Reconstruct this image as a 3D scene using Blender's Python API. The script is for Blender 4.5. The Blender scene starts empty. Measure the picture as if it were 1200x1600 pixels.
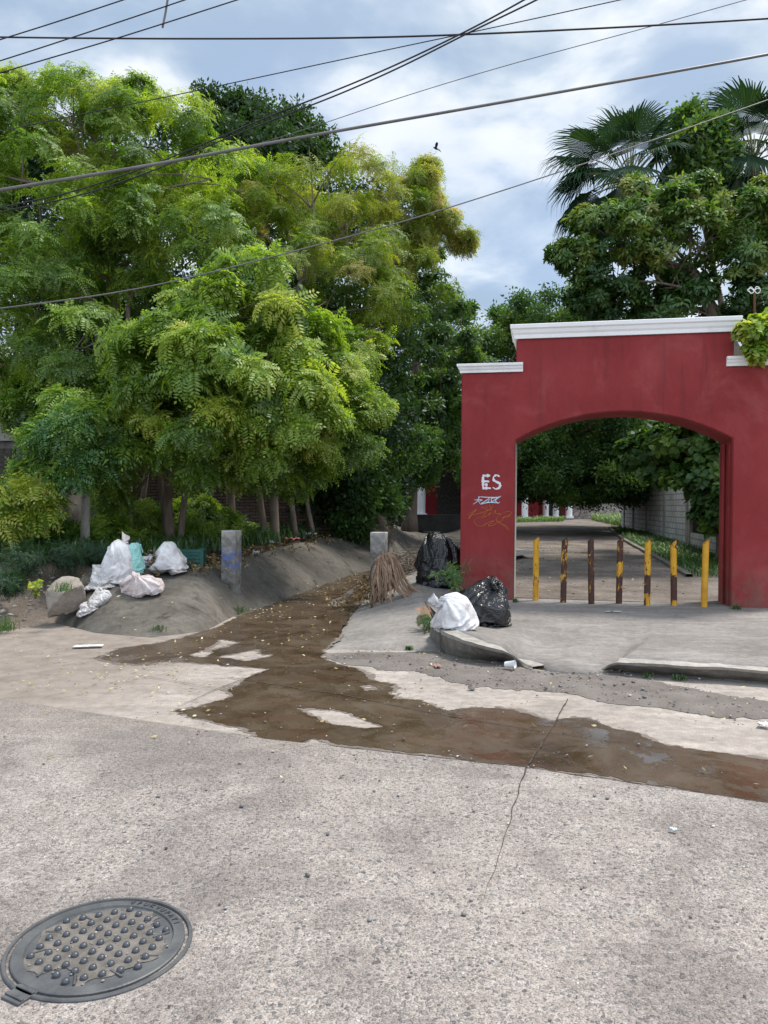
import bpy, bmesh, math, random
import numpy as np
from mathutils import Vector, Matrix, Euler, noise as mnoise
R = math.radians
random.seed(7); RNG = np.random.default_rng(11)
SC = bpy.context.scene; COL = SC.collection
# ------------------------------------------------------------------ camera
EYE = 1.55
cd = bpy.data.cameras.new('camera'); cam = bpy.data.objects.new('camera', cd); COL.objects.link(cam)
cd.sensor_fit = 'VERTICAL'; cd.sensor_height = 36.0; cd.lens = 27.0; cd.clip_start = 0.05; cd.clip_end = 3000
CM = Matrix.Translation((0, 0, EYE)) @ (Euler((R(90 - 0.57), 0, 0)).to_matrix() @ Matrix.Rotation(R(0.45), 3, 'Z')).to_4x4()
cam.matrix_world = CM; SC.camera = cam
# ------------------------------------------------------------------ light
SUN_EL, SUN_AZ = 63.0, 62.0           # azimuth from +Y towards +X
sl = bpy.data.lights.new('sun', 'SUN'); sl.energy = 2.5; sl.angle = R(11); sl.color = (1.0, 0.95, 0.87)
so = bpy.data.objects.new('sun', sl); COL.objects.link(so)
SD = Vector((math.sin(R(SUN_AZ)) * math.cos(R(SUN_EL)), math.cos(R(SUN_AZ)) * math.cos(R(SUN_EL)), math.sin(R(SUN_EL))))
so.rotation_euler = SD.to_track_quat('Z', 'Y').to_euler(); so.location = (0, 0, 60)
W = bpy.data.worlds.new('World'); SC.world = W; W.use_nodes = True
SC.view_settings.view_transform = 'Standard'; SC.view_settings.look = 'None'
SC.view_settings.exposure = 0.95; SC.view_settings.gamma = 1.0
SKY_STRENGTH = 0.10
def build_world():
    nt = W.node_tree; N = nt.nodes; L = nt.links; N.clear()
    out = N.new('ShaderNodeOutputWorld'); bg = N.new('ShaderNodeBackground'); bg.inputs[1].default_value = SKY_STRENGTH
    sky = N.new('ShaderNodeTexSky'); sky.sky_type = 'NISHITA'; sky.sun_disc = False
    sky.sun_elevation = R(SUN_EL); sky.sun_rotation = R(SUN_AZ); sky.air_density = 1.0; sky.dust_density = 2.0
    tc = N.new('ShaderNodeTexCoord'); sep = N.new('ShaderNodeSeparateXYZ'); L.new(tc.outputs['Generated'], sep.inputs[0])
    za = N.new('ShaderNodeMath'); za.operation = 'MAXIMUM'; L.new(sep.outputs['Z'], za.inputs[0]); za.inputs[1].default_value = 0.0
    zb = N.new('ShaderNodeMath'); zb.operation = 'ADD'; L.new(za.outputs[0], zb.inputs[0]); zb.inputs[1].default_value = 0.22
    dv = N.new('ShaderNodeVectorMath'); dv.operation = 'DIVIDE'; L.new(tc.outputs['Generated'], dv.inputs[0])
    cb = N.new('ShaderNodeCombineXYZ'); L.new(zb.outputs[0], cb.inputs[0]); L.new(zb.outputs[0], cb.inputs[1]); cb.inputs[2].default_value = 1.0
    L.new(cb.outputs[0], dv.inputs[1])
    mp = N.new('ShaderNodeMapping'); mp.inputs['Location'].default_value = (3.3, 1.2, 0); L.new(dv.outputs[0], mp.inputs[0])
    def nz(scale, det, rough, dist=0.0):
        n = N.new('ShaderNodeTexNoise'); n.inputs['Scale'].default_value = scale; n.inputs['Detail'].default_value = det
        n.inputs['Roughness'].default_value = rough; n.inputs['Distortion'].default_value = dist; L.new(mp.outputs[0], n.inputs['Vector']); return n
    n1 = nz(2.1, 7, 0.50, 0.25); n2 = nz(3.6, 6, 0.52, 0.2)
    r1 = N.new('ShaderNodeMapRange'); r1.interpolation_type = 'SMOOTHSTEP'; L.new(n1.outputs['Fac'], r1.inputs['Value'])
    r1.inputs['From Min'].default_value = 0.30; r1.inputs['From Max'].default_value = 0.62; r1.inputs['To Min'].default_value = 0.72; r1.inputs['To Max'].default_value = 1.0
    # cloud brightness: grey bases to bright tops, brighter where the sun lights them from behind
    r2 = N.new('ShaderNodeMapRange'); r2.interpolation_type = 'SMOOTHSTEP'; L.new(n2.outputs['Fac'], r2.inputs['Value'])
    r2.inputs['From Min'].default_value = 0.34; r2.inputs['From Max'].default_value = 0.68
    dot = N.new('ShaderNodeVectorMath'); dot.operation = 'DOT_PRODUCT'; L.new(tc.outputs['Generated'], dot.inputs[0]); dot.inputs[1].default_value = SD
    r3 = N.new('ShaderNodeMapRange'); L.new(dot.outputs['Value'], r3.inputs['Value']); r3.interpolation_type = 'SMOOTHSTEP'
    r3.inputs['From Min'].default_value = 0.70; r3.inputs['From Max'].default_value = 1.0; r3.inputs['To Max'].default_value = 0.55
    ad = N.new('ShaderNodeMath'); ad.operation = 'ADD'; L.new(r2.outputs[0], ad.inputs[0]); L.new(r3.outputs[0], ad.inputs[1])
    cr = N.new('ShaderNodeValToRGB'); L.new(ad.outputs[0], cr.inputs[0])
    e = cr.color_ramp.elements; e[0].position = 0.0; e[0].color = (0.325, 0.425, 0.565, 1); e[1].position = 1.0; e[1].color = (0.80, 0.83, 0.855, 1)
    m = e.new(0.5); m.color = (0.50, 0.585, 0.685, 1)
    sc = N.new('ShaderNodeVectorMath'); sc.operation = 'SCALE'; L.new(cr.outputs[0], sc.inputs[0]); sc.inputs['Scale'].default_value = 0.68 / SKY_STRENGTH
    r4 = N.new('ShaderNodeMapRange'); r4.interpolation_type = 'SMOOTHSTEP'; L.new(sep.outputs['Y'], r4.inputs['Value'])  # brighter sky behind the camera, added to fill the gate and tree fronts
    r4.inputs['From Min'].default_value = 0.25; r4.inputs['From Max'].default_value = -0.55; r4.inputs['To Min'].default_value = 0.68 / SKY_STRENGTH; r4.inputs['To Max'].default_value = 1.35 / SKY_STRENGTH
    L.new(r4.outputs[0], sc.inputs['Scale'])
    mx = N.new('ShaderNodeMix'); mx.data_type = 'RGBA'; L.new(r1.outputs[0], mx.inputs['Factor']); L.new(sky.outputs[0], mx.inputs['A']); L.new(sc.outputs[0], mx.inputs['B'])
    L.new(mx.outputs['Result'], bg.inputs[0]); L.new(bg.outputs[0], out.inputs[0])
build_world()
cy = SC.cycles; cy.max_bounces = 7; cy.diffuse_bounces = 4; cy.glossy_bounces = 3; cy.transmission_bounces = 4; cy.transparent_max_bounces = 8
cy.caustics_reflective = False; cy.caustics_refractive = False; cy.use_denoising = True; cy.sample_clamp_indirect = 6
# ------------------------------------------------------------------ helpers
M3 = CM.to_3x3(); EYEP = Vector((0, 0, EYE))
def ray(px, py): return M3 @ Vector(((px - 600) / 1200, -(py - 800) / 1200, -1.0))
def G(px, py, z=0.0):                 # point of the place seen at a photo pixel, on the level z
    d = ray(px, py); return EYEP + d * ((z - EYE) / d.z)
def P(px, py, D):                     # ... at the distance D ahead
    d = ray(px, py); return EYEP + d * (D / d.y)
def onplane(px, py, p0, n):
    d = ray(px, py); return EYEP + d * ((p0 - EYEP).dot(n) / d.dot(n))
def S(r, g, b): return tuple(((c / 255) / 12.92 if c / 255 <= 0.04045 else ((c / 255 + 0.055) / 1.055) ** 2.4) for c in (r, g, b))
def tag(o, label=None, cat=None, group=None, kind=None):
    if label: o['label'] = label
    if cat: o['category'] = cat
    if group: o['group'] = group
    if kind: o['kind'] = kind
    return o
def empty(name, loc=(0, 0, 0), rz=0.0):
    o = bpy.data.objects.new(name, None); COL.objects.link(o); o.location = loc; o.rotation_euler = (0, 0, rz); o.empty_display_size = 0.1; return o
class MB:
    def __init__(s): s.v = []; s.f = []; s.m = []
    def add(s, v, f, m=0):
        b = len(s.v); s.v += [tuple(q) for q in v]; s.f += [tuple(i + b for i in q) for q in f]; s.m += [m] * len(f); return s
    def box(s, c, d, rot=None, m=0, taper=1.0):
        x, y, z = d[0] / 2, d[1] / 2, d[2] / 2
        vs = [Vector((sx * x * (taper if sz > 0 else 1), sy * y * (taper if sz > 0 else 1), sz * z)) for sz in (-1, 1) for sx, sy in ((-1, -1), (1, -1), (1, 1), (-1, 1))]
        if rot is not None: vs = [rot @ q for q in vs]
        c = Vector(c)
        return s.add([q + c for q in vs], [(3, 2, 1, 0), (4, 5, 6, 7), (0, 1, 5, 4), (1, 2, 6, 5), (2, 3, 7, 6), (3, 0, 4, 7)], m)
    def tube(s, pts, rad, n=8, m=0, caps=True):
        pts = [Vector(p) for p in pts]; k = len(pts)
        if not hasattr(rad, '__len__'): rad = [rad] * k
        vs = []; up = Vector((0.13, 0.21, 1)).normalized()
        prev = None
        for i, p in enumerate(pts):
            t = (pts[min(i + 1, k - 1)] - pts[max(i - 1, 0)]).normalized()
            if prev is None:
                a = t.cross(up)
                if a.length < 1e-3: a = t.cross(Vector((1, 0, 0)))
            else: a = prev - t * prev.dot(t)
            a.normalize(); prev = a; b = t.cross(a)
            for j in range(n):
                w = 2 * math.pi * j / n; vs.append(p + (a * math.cos(w) + b * math.sin(w)) * rad[i])
        fs = [(i * n + j, i * n + (j + 1) % n, (i + 1) * n + (j + 1) % n, (i + 1) * n + j) for i in range(k - 1) for j in range(n)]
        if caps: fs += [tuple(range(n))[::-1], tuple((k - 1) * n + j for j in range(n))]
        return s.add(vs, fs, m)
    def grid(s, rows, m=0, closed=False):
        nr, nc = len(rows), len(rows[0]); vs = [q for r in rows for q in r]
        fs = [(i * nc + j, i * nc + (j + 1) % nc, (i + 1) * nc + (j + 1) % nc, (i + 1) * nc + j) for i in range(nr - 1) for j in range(nc if closed else nc - 1)]
        return s.add(vs, fs, m)
    def build(s, name, mats, parent=None, smooth=False, bevel=0.0):
        me = bpy.data.meshes.new(name); me.from_pydata(s.v, [], s.f)
        if not isinstance(mats, (list, tuple)): mats = [mats]
        for q in mats: me.materials.append(q)
        if len(mats) > 1: me.polygons.foreach_set('material_index', s.m)
        if smooth: me.polygons.foreach_set('use_smooth', [True] * len(s.f))
        if bevel:
            bm = bmesh.new(); bm.from_mesh(me)
            ed = [e for e in bm.edges if len(e.link_faces) == 2 and e.calc_face_angle(0) > 0.6]
            bmesh.ops.bevel(bm, geom=ed, offset=bevel, segments=2, affect='EDGES', profile=0.6); bm.to_mesh(me); bm.free()
        me.update()
        o = bpy.data.objects.new(name, me); COL.objects.link(o)
        if parent: o.parent = parent
        return o
def crom(pts, n=8):                   # smooth curve through points
    pts = [Vector(p) for p in pts]
    if len(pts) < 3: return [pts[0].lerp(pts[-1], i / n) for i in range(n + 1)]
    q = [pts[0] * 2 - pts[1]] + pts + [pts[-1] * 2 - pts[-2]]; out = []
    for i in range(1, len(q) - 2):
        a, b, c, d = q[i - 1:i + 3]
        for k in range(n):
            t = k / n; out.append(0.5 * ((2 * b) + (c - a) * t + (2 * a - 5 * b + 4 * c - d) * t * t + (3 * b - a - 3 * c + d) * t ** 3))
    out.append(pts[-1]); return out
def _hash(i, j, k):
    h = (i * 374761393 + j * 668265263 + k * 2147483647 + 1013904223) & 0xffffffff
    h = ((h ^ (h >> 13)) * 1274126177) & 0xffffffff
    return ((h ^ (h >> 16)) & 0xffff) / 65535.0
def vnoise(p):                        # value noise in 0..1, p is (N, 3)
    p = np.asarray(p, float); f = np.floor(p).astype(np.int64); t = p - f; t = t * t * (3 - 2 * t); r = 0
    for a in (0, 1):
        for b in (0, 1):
            for c in (0, 1):
                w = (t[:, 0] if a else 1 - t[:, 0]) * (t[:, 1] if b else 1 - t[:, 1]) * (t[:, 2] if c else 1 - t[:, 2])
                r = r + w * _hash(f[:, 0] + a, f[:, 1] + b, f[:, 2] + c)
    return r
def fbm(p, o=4): p = np.asarray(p, float); return sum(vnoise(p * 2 ** i + 17.3 * i) * 0.5 ** (i + 1) for i in range(o)) / (1 - 0.5 ** o)
def vtx(o):
    n = len(o.data.vertices); a = np.empty(n * 3); o.data.vertices.foreach_get('co', a); return a.reshape(-1, 3)
def setv(o, a): o.data.vertices.foreach_set('co', np.asarray(a, float).ravel()); o.data.update()
def sdf(pts, poly):                   # signed distance in plan, inside positive
    pts = np.asarray(pts, float)[:, :2]; poly = np.asarray([(q[0], q[1]) for q in poly], float)
    d = np.full(len(pts), 1e9); ins = np.zeros(len(pts), bool); n = len(poly)
    for i in range(n):
        a, b = poly[i], poly[(i + 1) % n]; ab = b - a; ap = pts - a
        t = np.clip((ap @ ab) / max(ab @ ab, 1e-12), 0, 1); d = np.minimum(d, np.hypot(*(ap - t[:, None] * ab).T))
        c = ((a[1] > pts[:, 1]) != (b[1] > pts[:, 1])); dy = b[1] - a[1]
        if abs(dy) > 1e-12: ins ^= c & (pts[:, 0] < (b[0] - a[0]) * (pts[:, 1] - a[1]) / dy + a[0])
    return np.where(ins, d, -d)
def patch(name, fn, box, cell, zfn, mat):   # a thin sheet over the plan region where fn > 0, its edge following fn smoothly
    x0, x1, y0, y1 = box; nx = int((x1 - x0) / cell) + 1; ny = int((y1 - y0) / cell) + 1
    X, Y = np.meshgrid(x0 + np.arange(nx) * cell, y0 + np.arange(ny) * cell); pts = np.stack([X.ravel(), Y.ravel(), 0 * X.ravel()], 1)
    val = fn(pts); idx = np.arange(nx * ny).reshape(ny, nx)
    tri = np.concatenate([np.stack([idx[:-1, :-1].ravel(), idx[:-1, 1:].ravel(), idx[1:, 1:].ravel()], 1), np.stack([idx[:-1, :-1].ravel(), idx[1:, 1:].ravel(), idx[1:, :-1].ravel()], 1)])
    pos = (val[tri] > 0).sum(1); faces = [tuple(t) for t in tri[pos == 3]]; V = [tuple(p) for p in pts]; cache = {}
    def cut(a, b):
        k = (min(a, b), max(a, b))
        if k not in cache:
            t = val[a] / (val[a] - val[b]); cache[k] = len(V); V.append(tuple(pts[a] * (1 - t) + pts[b] * t))
        return cache[k]
    for t in tri[(pos > 0) & (pos < 3)]:
        pl = []
        for i in range(3):
            a, b = t[i], t[(i + 1) % 3]
            if val[a] > 0: pl.append(a)
            if (val[a] > 0) != (val[b] > 0): pl.append(cut(a, b))
        faces.append(tuple(pl))
    used = sorted({i for f in faces for i in f}); mp = {u: k for k, u in enumerate(used)}
    VV = np.array([V[u] for u in used]); VV[:, 2] = zfn(VV)
    b = MB(); b.v = [tuple(v) for v in VV]; b.f = [tuple(mp[i] for i in f) for f in faces]; b.m = [0] * len(b.f)
    return b.build(name, mat, smooth=True)
# ------------------------------------------------------------------ materials
class NT:
    def __init__(s, name):
        s.mat = bpy.data.materials.new(name); s.mat.use_nodes = True; s.t = s.mat.node_tree; s.t.nodes.clear()
        s.out = s.n('ShaderNodeOutputMaterial'); s.bs = s.n('ShaderNodeBsdfPrincipled'); s.l(s.bs.outputs[0], s.out.inputs[0]); s.co = None
    def n(s, k): return s.t.nodes.new(k)
    def l(s, a, b): s.t.links.new(a, b)
    def coord(s):
        if s.co is None: s.co = s.n('ShaderNodeTexCoord').outputs['Object']
        return s.co
    def noise(s, scale, det=4, rough=0.55, dist=0.0, vec=None):
        n = s.n('ShaderNodeTexNoise'); n.inputs['Scale'].default_value = scale; n.inputs['Detail'].default_value = det
        n.inputs['Roughness'].default_value = rough; n.inputs['Distortion'].default_value = dist; s.l(vec or s.coord(), n.inputs['Vector']); return n.outputs['Fac']
    def vor(s, scale, feat='F1', vec=None):
        n = s.n('ShaderNodeTexVoronoi'); n.feature = feat; n.inputs['Scale'].default_value = scale; s.l(vec or s.coord(), n.inputs['Vector']); return n
    def ramp(s, f, stops):
        n = s.n('ShaderNodeValToRGB'); e = n.color_ramp.elements
        while len(e) < len(stops): e.new(0.5)
        for q, (p, c) in zip(e, stops): q.position = p; q.color = (*c, 1) if len(c) == 3 else c
        s.l(f, n.inputs[0]); return n.outputs[0]
    def mr(s, v, a, b, c=0.0, d=1.0, smooth=True):
        n = s.n('ShaderNodeMapRange'); n.interpolation_type = 'SMOOTHSTEP' if smooth else 'LINEAR'
        for k, q in zip(('From Min', 'From Max', 'To Min', 'To Max'), (a, b, c, d)): n.inputs[k].default_value = q
        s.l(v, n.inputs['Value']); return n.outputs[0]
    def mix(s, f, a, b, mode='MIX'):
        n = s.n('ShaderNodeMix'); n.data_type = 'RGBA'; n.blend_type = mode
        for k, q in (('Factor', f), ('A', a), ('B', b)):
            if isinstance(q, (int, float)): n.inputs[k].default_value = q
            elif isinstance(q, tuple): n.inputs[k].default_value = (*q, 1)
            else: s.l(q, n.inputs[k])
        return n.outputs['Result']
    def math(s, op, a, b=None):
        n = s.n('ShaderNodeMath'); n.operation = op
        for i, q in enumerate((a, b)):
            if q is None: continue
            if isinstance(q, (int, float)): n.inputs[i].default_value = q
            else: s.l(q, n.inputs[i])
        return n.outputs[0]
    def sep(s, v=None):
        n = s.n('ShaderNodeSeparateXYZ'); s.l(v or s.coord(), n.inputs[0]); return n.outputs
    def vmap(s, scale=(1, 1, 1), rot=(0, 0, 0), loc=(0, 0, 0)):
        n = s.n('ShaderNodeMapping'); n.inputs['Scale'].default_value = scale; n.inputs['Rotation'].default_value = rot; n.inputs['Location'].default_value = loc
        s.l(s.coord(), n.inputs[0]); return n.outputs[0]
    def bump(s, h, strength=0.5, dist=0.01, nrm=None):
        n = s.n('ShaderNodeBump'); n.inputs['Strength'].default_value = strength; n.inputs['Distance'].default_value = dist; s.l(h, n.inputs['Height'])
        if nrm: s.l(nrm, n.inputs['Normal'])
        return n.outputs[0]
    def fin(s, col, rough=0.8, spec=0.3, nrm=None, metal=0.0):
        for k, q in (('Base Color', col), ('Roughness', rough), ('Specular IOR Level', spec), ('Metallic', metal)):
            if isinstance(q, (int, float)): s.bs.inputs[k].default_value = q
            elif isinstance(q, tuple): s.bs.inputs[k].default_value = (*q, 1)
            else: s.l(q, s.bs.inputs[k])
        if nrm: s.l(nrm, s.bs.inputs['Normal'])
        return s.mat
def m_rough(name, stops, scale=3.0, fine=40.0, bump=0.4, bdist=0.01, rough=0.85, spec=0.25):
    t = NT(name); a = t.noise(scale, 6, 0.6); c = t.ramp(a, stops); f = t.noise(fine, 4, 0.6)
    c = t.mix(0.35, c, t.ramp(f, [(0.25, (0.35,) * 3), (0.75, (0.65,) * 3)]), 'OVERLAY')
    return t.fin(c, rough, spec, t.bump(f, bump, bdist))
def m_concrete_road():
    t = NT('exposed aggregate concrete')
    big = t.noise(0.7, 4, 0.55); mid = t.noise(3.2, 5, 0.6); wear = t.mr(t.math('ADD', t.math('MULTIPLY', big, 0.65), t.math('MULTIPLY', mid, 0.35)), 0.40, 0.60)
    mortar = t.ramp(t.noise(9, 5, 0.6), [(0.3, (0.25, 0.215, 0.195)), (0.7, (0.36, 0.318, 0.292))])
    dn = t.n('ShaderNodeTexNoise'); dn.inputs['Scale'].default_value = 34; dn.inputs['Detail'].default_value = 3; t.l(t.coord(), dn.inputs['Vector'])
    ma = t.n('ShaderNodeVectorMath'); ma.operation = 'MULTIPLY_ADD'; t.l(dn.outputs['Color'], ma.inputs[0]); ma.inputs[1].default_value = (0.020, 0.020, 0.0); t.l(t.coord(), ma.inputs[2]); dv = ma.outputs[0]
    v1 = t.vor(74, vec=dv); v2 = t.vor(125, vec=dv); v3 = t.vor(30, vec=dv)
    cs = [(0.0, (0.085, 0.082, 0.085)), (0.15, (0.16, 0.15, 0.148)), (0.5, (0.235, 0.212, 0.196)), (0.72, (0.31, 0.275, 0.245)), (0.88, (0.20, 0.195, 0.20)), (1.0, (0.46, 0.43, 0.395))]
    s1 = t.ramp(t.sep(v1.outputs['Color'])[0], cs); s2 = t.ramp(t.sep(v2.outputs['Color'])[1], cs)
    k1 = t.mr(v1.outputs['Distance'], 0.40, 0.62, 1.0, 0.0); k2 = t.mr(v2.outputs['Distance'], 0.35, 0.55, 1.0, 0.0)
    show2 = t.math('MULTIPLY', k2, t.mr(t.sep(v2.outputs['Color'])[2], 0.30, 0.45))
    th = t.math('SUBTRACT', 0.80, t.math('MULTIPLY', wear, 0.62))
    show1 = t.math('MULTIPLY', k1, t.math('GREATER_THAN', t.sep(v1.outputs['Color'])[2], th))
    k3 = t.math('MULTIPLY', t.mr(v3.outputs['Distance'], 0.28, 0.36, 1.0, 0.0), t.math('GREATER_THAN', t.sep(v3.outputs['Color'])[2], 0.86))
    s3 = t.ramp(t.sep(v3.outputs['Color'])[0], cs)
    c = t.mix(t.math('MULTIPLY', show2, 0.75), mortar, s2); c = t.mix(show1, c, s1); c = t.mix(t.math('MULTIPLY', k3, 0.9), c, s3)
    dirt = t.mr(t.noise(1.3, 6, 0.62, 0.6), 0.46, 0.64); c = t.mix(t.math('MULTIPLY', dirt, 0.55), c, (0.14, 0.122, 0.115), 'MIX')
    pale = t.mr(t.noise(0.9, 6, 0.6, 0.4, t.vmap((1, 1, 1), (0, 0, 0.4), (4, 7, 2))), 0.54, 0.68); c = t.mix(t.math('MULTIPLY', pale, 0.42), c, (0.40, 0.362, 0.332))
    X_, Y_, Z_ = t.sep(); s_ = t.math('ADD', t.math('ADD', Y_, t.math('MULTIPLY', X_, 0.4)), t.math('MULTIPLY', t.noise(1.6, 5, 0.65), 1.5))
    ds = t.math('MULTIPLY', t.mr(s_, 4.3, 5.6), t.mr(t.math('ADD', X_, t.math('MULTIPLY', t.noise(1.0, 4), 1.5)), -0.9, 1.6, 1.0, 0.0)); c = t.mix(t.math('MULTIPLY', ds, 0.85), c, t.ramp(t.noise(5, 6, 0.65), [(0.3, (0.19, 0.16, 0.14)), (0.7, (0.30, 0.262, 0.235))]))
    pt = t.mr(t.noise(0.55, 5, 0.6, 0.8, t.vmap((1, 1.6, 1), (0, 0, 0.38), (2, 9, 4))), 0.47, 0.60); c = t.mix(t.math('MULTIPLY', pt, 0.42), c, (0.135, 0.122, 0.118))
    tr = t.mr(t.noise(2.2, 5, 0.6, 0.3, t.vmap((0.22, 2.2, 1), (0, 0, 0.40), (5, 1, 4))), 0.56, 0.70); c = t.mix(t.math('MULTIPLY', tr, 0.28), c, (0.40, 0.36, 0.33))
    sp_ = t.noise(150, 3, 0.65); c = t.mix(0.85, c, t.ramp(sp_, [(0.30, (0.22,) * 3), (0.5, (0.5,) * 3), (0.70, (0.78,) * 3)]), 'OVERLAY')
    gr = t.noise(48, 4, 0.65); c = t.mix(0.6, c, t.ramp(gr, [(0.32, (0.30,) * 3), (0.68, (0.68,) * 3)]), 'OVERLAY')
    h = t.math('ADD', t.math('MULTIPLY', show1, 1.0), t.math('ADD', t.math('MULTIPLY', show2, 0.5), t.math('ADD', t.math('MULTIPLY', k3, 1.2), t.math('MULTIPLY', t.noise(90, 3, 0.6), 0.7))))
    return t.fin(c, 0.82, 0.3, t.bump(h, 0.8, 0.006))
def m_smooth_slab(name, c0, c1, dusty=True, stain=0.35, speck=0.5):
    t = NT(name); a = t.noise(1.1, 7, 0.62, 0.3); c = t.ramp(a, [(0.3, c0), (0.7, c1)])
    f = t.noise(14, 5, 0.6); c = t.mix(0.75, c, t.ramp(f, [(0.25, (0.34,) * 3), (0.75, (0.65,) * 3)]), 'OVERLAY')
    sk = t.noise(5, 6, 0.65, 0.5, t.vmap((0.35, 1.6, 1), (0, 0, 0.35))); c = t.mix(0.7, c, t.ramp(sk, [(0.3, (0.36,) * 3), (0.7, (0.64,) * 3)]), 'OVERLAY')
    g = t.noise(110, 3, 0.6); c = t.mix(0.6, c, t.ramp(g, [(0.3, (0.30,) * 3), (0.7, (0.68,) * 3)]), 'OVERLAY')
    st = t.mr(t.noise(2.4, 6, 0.65, 0.5, t.vmap(loc=(9, 3, 1))), 0.52, 0.70); c = t.mix(t.math('MULTIPLY', st, stain), c, tuple(q * 0.45 for q in c0))
    v = t.vor(75); k = t.math('MULTIPLY', t.mr(v.outputs['Distance'], 0.2, 0.32, 1, 0), t.math('GREATER_THAN', t.sep(v.outputs['Color'])[0], 0.80))
    c = t.mix(t.math('MULTIPLY', k, speck), c, t.ramp(t.sep(v.outputs['Color'])[1], [(0, (0.07, 0.065, 0.06)), (1, (0.5, 0.46, 0.42))]))
    if dusty:                          # earth washed over the slab on the side of the bank
        x = t.sep()[0]; d = t.mr(t.math('ADD', x, t.math('MULTIPLY', t.noise(1.1, 6, 0.65), 2.6)), -1.6, 0.0, 1.0, 0.0)
        e = t.ramp(t.noise(5, 6, 0.65), [(0.3, (0.165, 0.136, 0.114)), (0.7, (0.27, 0.232, 0.203))]); c = t.mix(t.math('MULTIPLY', d, 0.92), c, e)
    h = t.math('ADD', t.math('MULTIPLY', f, 0.5), g)
    return t.fin(c, 0.85, 0.25, t.bump(h, 0.35, 0.006))
def m_wet():
    t = NT('wet brown concrete under a film of water')
    a = t.noise(1.6, 6, 0.6, 0.3); c = t.ramp(a, [(0.3, (0.040, 0.025, 0.015)), (0.5, (0.062, 0.041, 0.025)), (0.72, (0.090, 0.063, 0.041))])
    g = t.noise(70, 3, 0.6); c = t.mix(0.5, c, t.ramp(g, [(0.3, (0.33,) * 3), (0.7, (0.66,) * 3)]), 'OVERLAY')
    v = t.vor(60); k = t.math('MULTIPLY', t.mr(v.outputs['Distance'], 0.15, 0.25, 1, 0), t.math('GREATER_THAN', t.sep(v.outputs['Color'])[0], 0.9)); c = t.mix(t.math('MULTIPLY', k, 0.5), c, (0.2, 0.17, 0.14))
    sh = t.mr(t.noise(2.3, 6, 0.65, 0.5, t.vmap(loc=(6, 2, 1))), 0.45, 0.66); c = t.mix(t.math('MULTIPLY', sh, 0.55), c, (0.105, 0.086, 0.064))
    rd = t.mr(t.noise(1.7, 5, 0.65, 0.5, t.vmap(loc=(1, 8, 3))), 0.52, 0.68); c = t.mix(t.math('MULTIPLY', rd, 0.5), c, (0.075, 0.040, 0.026))
    pool = t.mr(t.noise(3.4, 6, 0.65, 0.5, t.vmap(loc=(2.2, 5.1, 0))), 0.46, 0.58); r = t.mr(pool, 0, 1, 0.40, 0.07, False)
    b = t.math('MULTIPLY', g, t.mr(pool, 0, 1, 1, 0.06, False))
    return t.fin(c, r, 0.36, t.bump(b, 0.4, 0.004))
def m_paint_wall():
    t = NT('dark red painted plaster'); a = t.noise(0.8, 6, 0.6, 0.2); c = t.ramp(a, [(0.25, S(119, 37, 38)), (0.5, S(131, 44, 45)), (0.8, S(146, 57, 58))])
    g = t.noise(7, 6, 0.65, 0.4, t.vmap((1, 1, 0.45))); c = t.mix(0.35, c, t.ramp(g, [(0.3, (0.38,) * 3), (0.7, (0.6,) * 3)]), 'OVERLAY')
    z = t.sep()[2]; sc = t.math('MULTIPLY', t.mr(z, 0.0, 0.95, 1.0, 0.0), t.mr(t.noise(4.5, 6, 0.7), 0.36, 0.60)); c = t.mix(t.math('MULTIPLY', sc, 0.7), c, S(112, 82, 72))
    rn = t.mr(t.noise(3.4, 5, 0.6, 0.3, t.vmap((2.6, 2.6, 0.16), loc=(1, 2, 3))), 0.54, 0.70); c = t.mix(t.math('MULTIPLY', t.math('MULTIPLY', rn, t.mr(z, 1.6, 3.6)), 0.45), c, S(86, 36, 38))
    fd = t.mr(t.noise(1.4, 5, 0.6, 0.5, t.vmap(loc=(7, 1, 2))), 0.50, 0.68); c = t.mix(t.math('MULTIPLY', fd, 0.35), c, S(160, 82, 80))
    pk = t.mr(t.noise(11, 4, 0.7, 0.8, t.vmap((1, 1, 0.6), loc=(3, 1, 8))), 0.735, 0.75); c = t.mix(t.math('MULTIPLY', pk, 0.6), c, S(170, 120, 112))
    f = t.noise(45, 5, 0.6); return t.fin(c, 0.72, 0.25, t.bump(t.math('ADD', f, t.math('MULTIPLY', g, 1.5)), 0.35, 0.01))
def m_bollard(name, lo, band=(0, .01, 0)):
    t = NT(name); n = t.noise(13, 8, 0.70, 0.5, t.vmap((1.2, 1.2, 0.5), loc=(lo * 31, lo * 17, lo * 53))); zz = t.sep()[2]; n = t.math('SUBTRACT', n, t.math('MULTIPLY', t.math('MULTIPLY', t.mr(zz, band[0] - .05, band[0] + .05), t.mr(zz, band[1] - .05, band[1] + .05, 1, 0)), band[2])); k = t.mr(n, lo - 0.012, lo + 0.012)
    r = t.ramp(t.noise(30, 5, 0.65), [(0.3, (0.035, 0.016, 0.014)), (0.7, (0.10, 0.045, 0.03))]); y = t.ramp(t.noise(6, 5, 0.6), [(0.3, S(178, 124, 26)), (0.7, S(212, 160, 40))])
    return t.fin(t.mix(k, r, y), t.mr(k, 0, 1, 0.8, 0.5, False), 0.4, t.bump(t.math('ADD', k, t.math('MULTIPLY', t.noise(60, 3), 0.4)), 0.4, 0.003))
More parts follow.
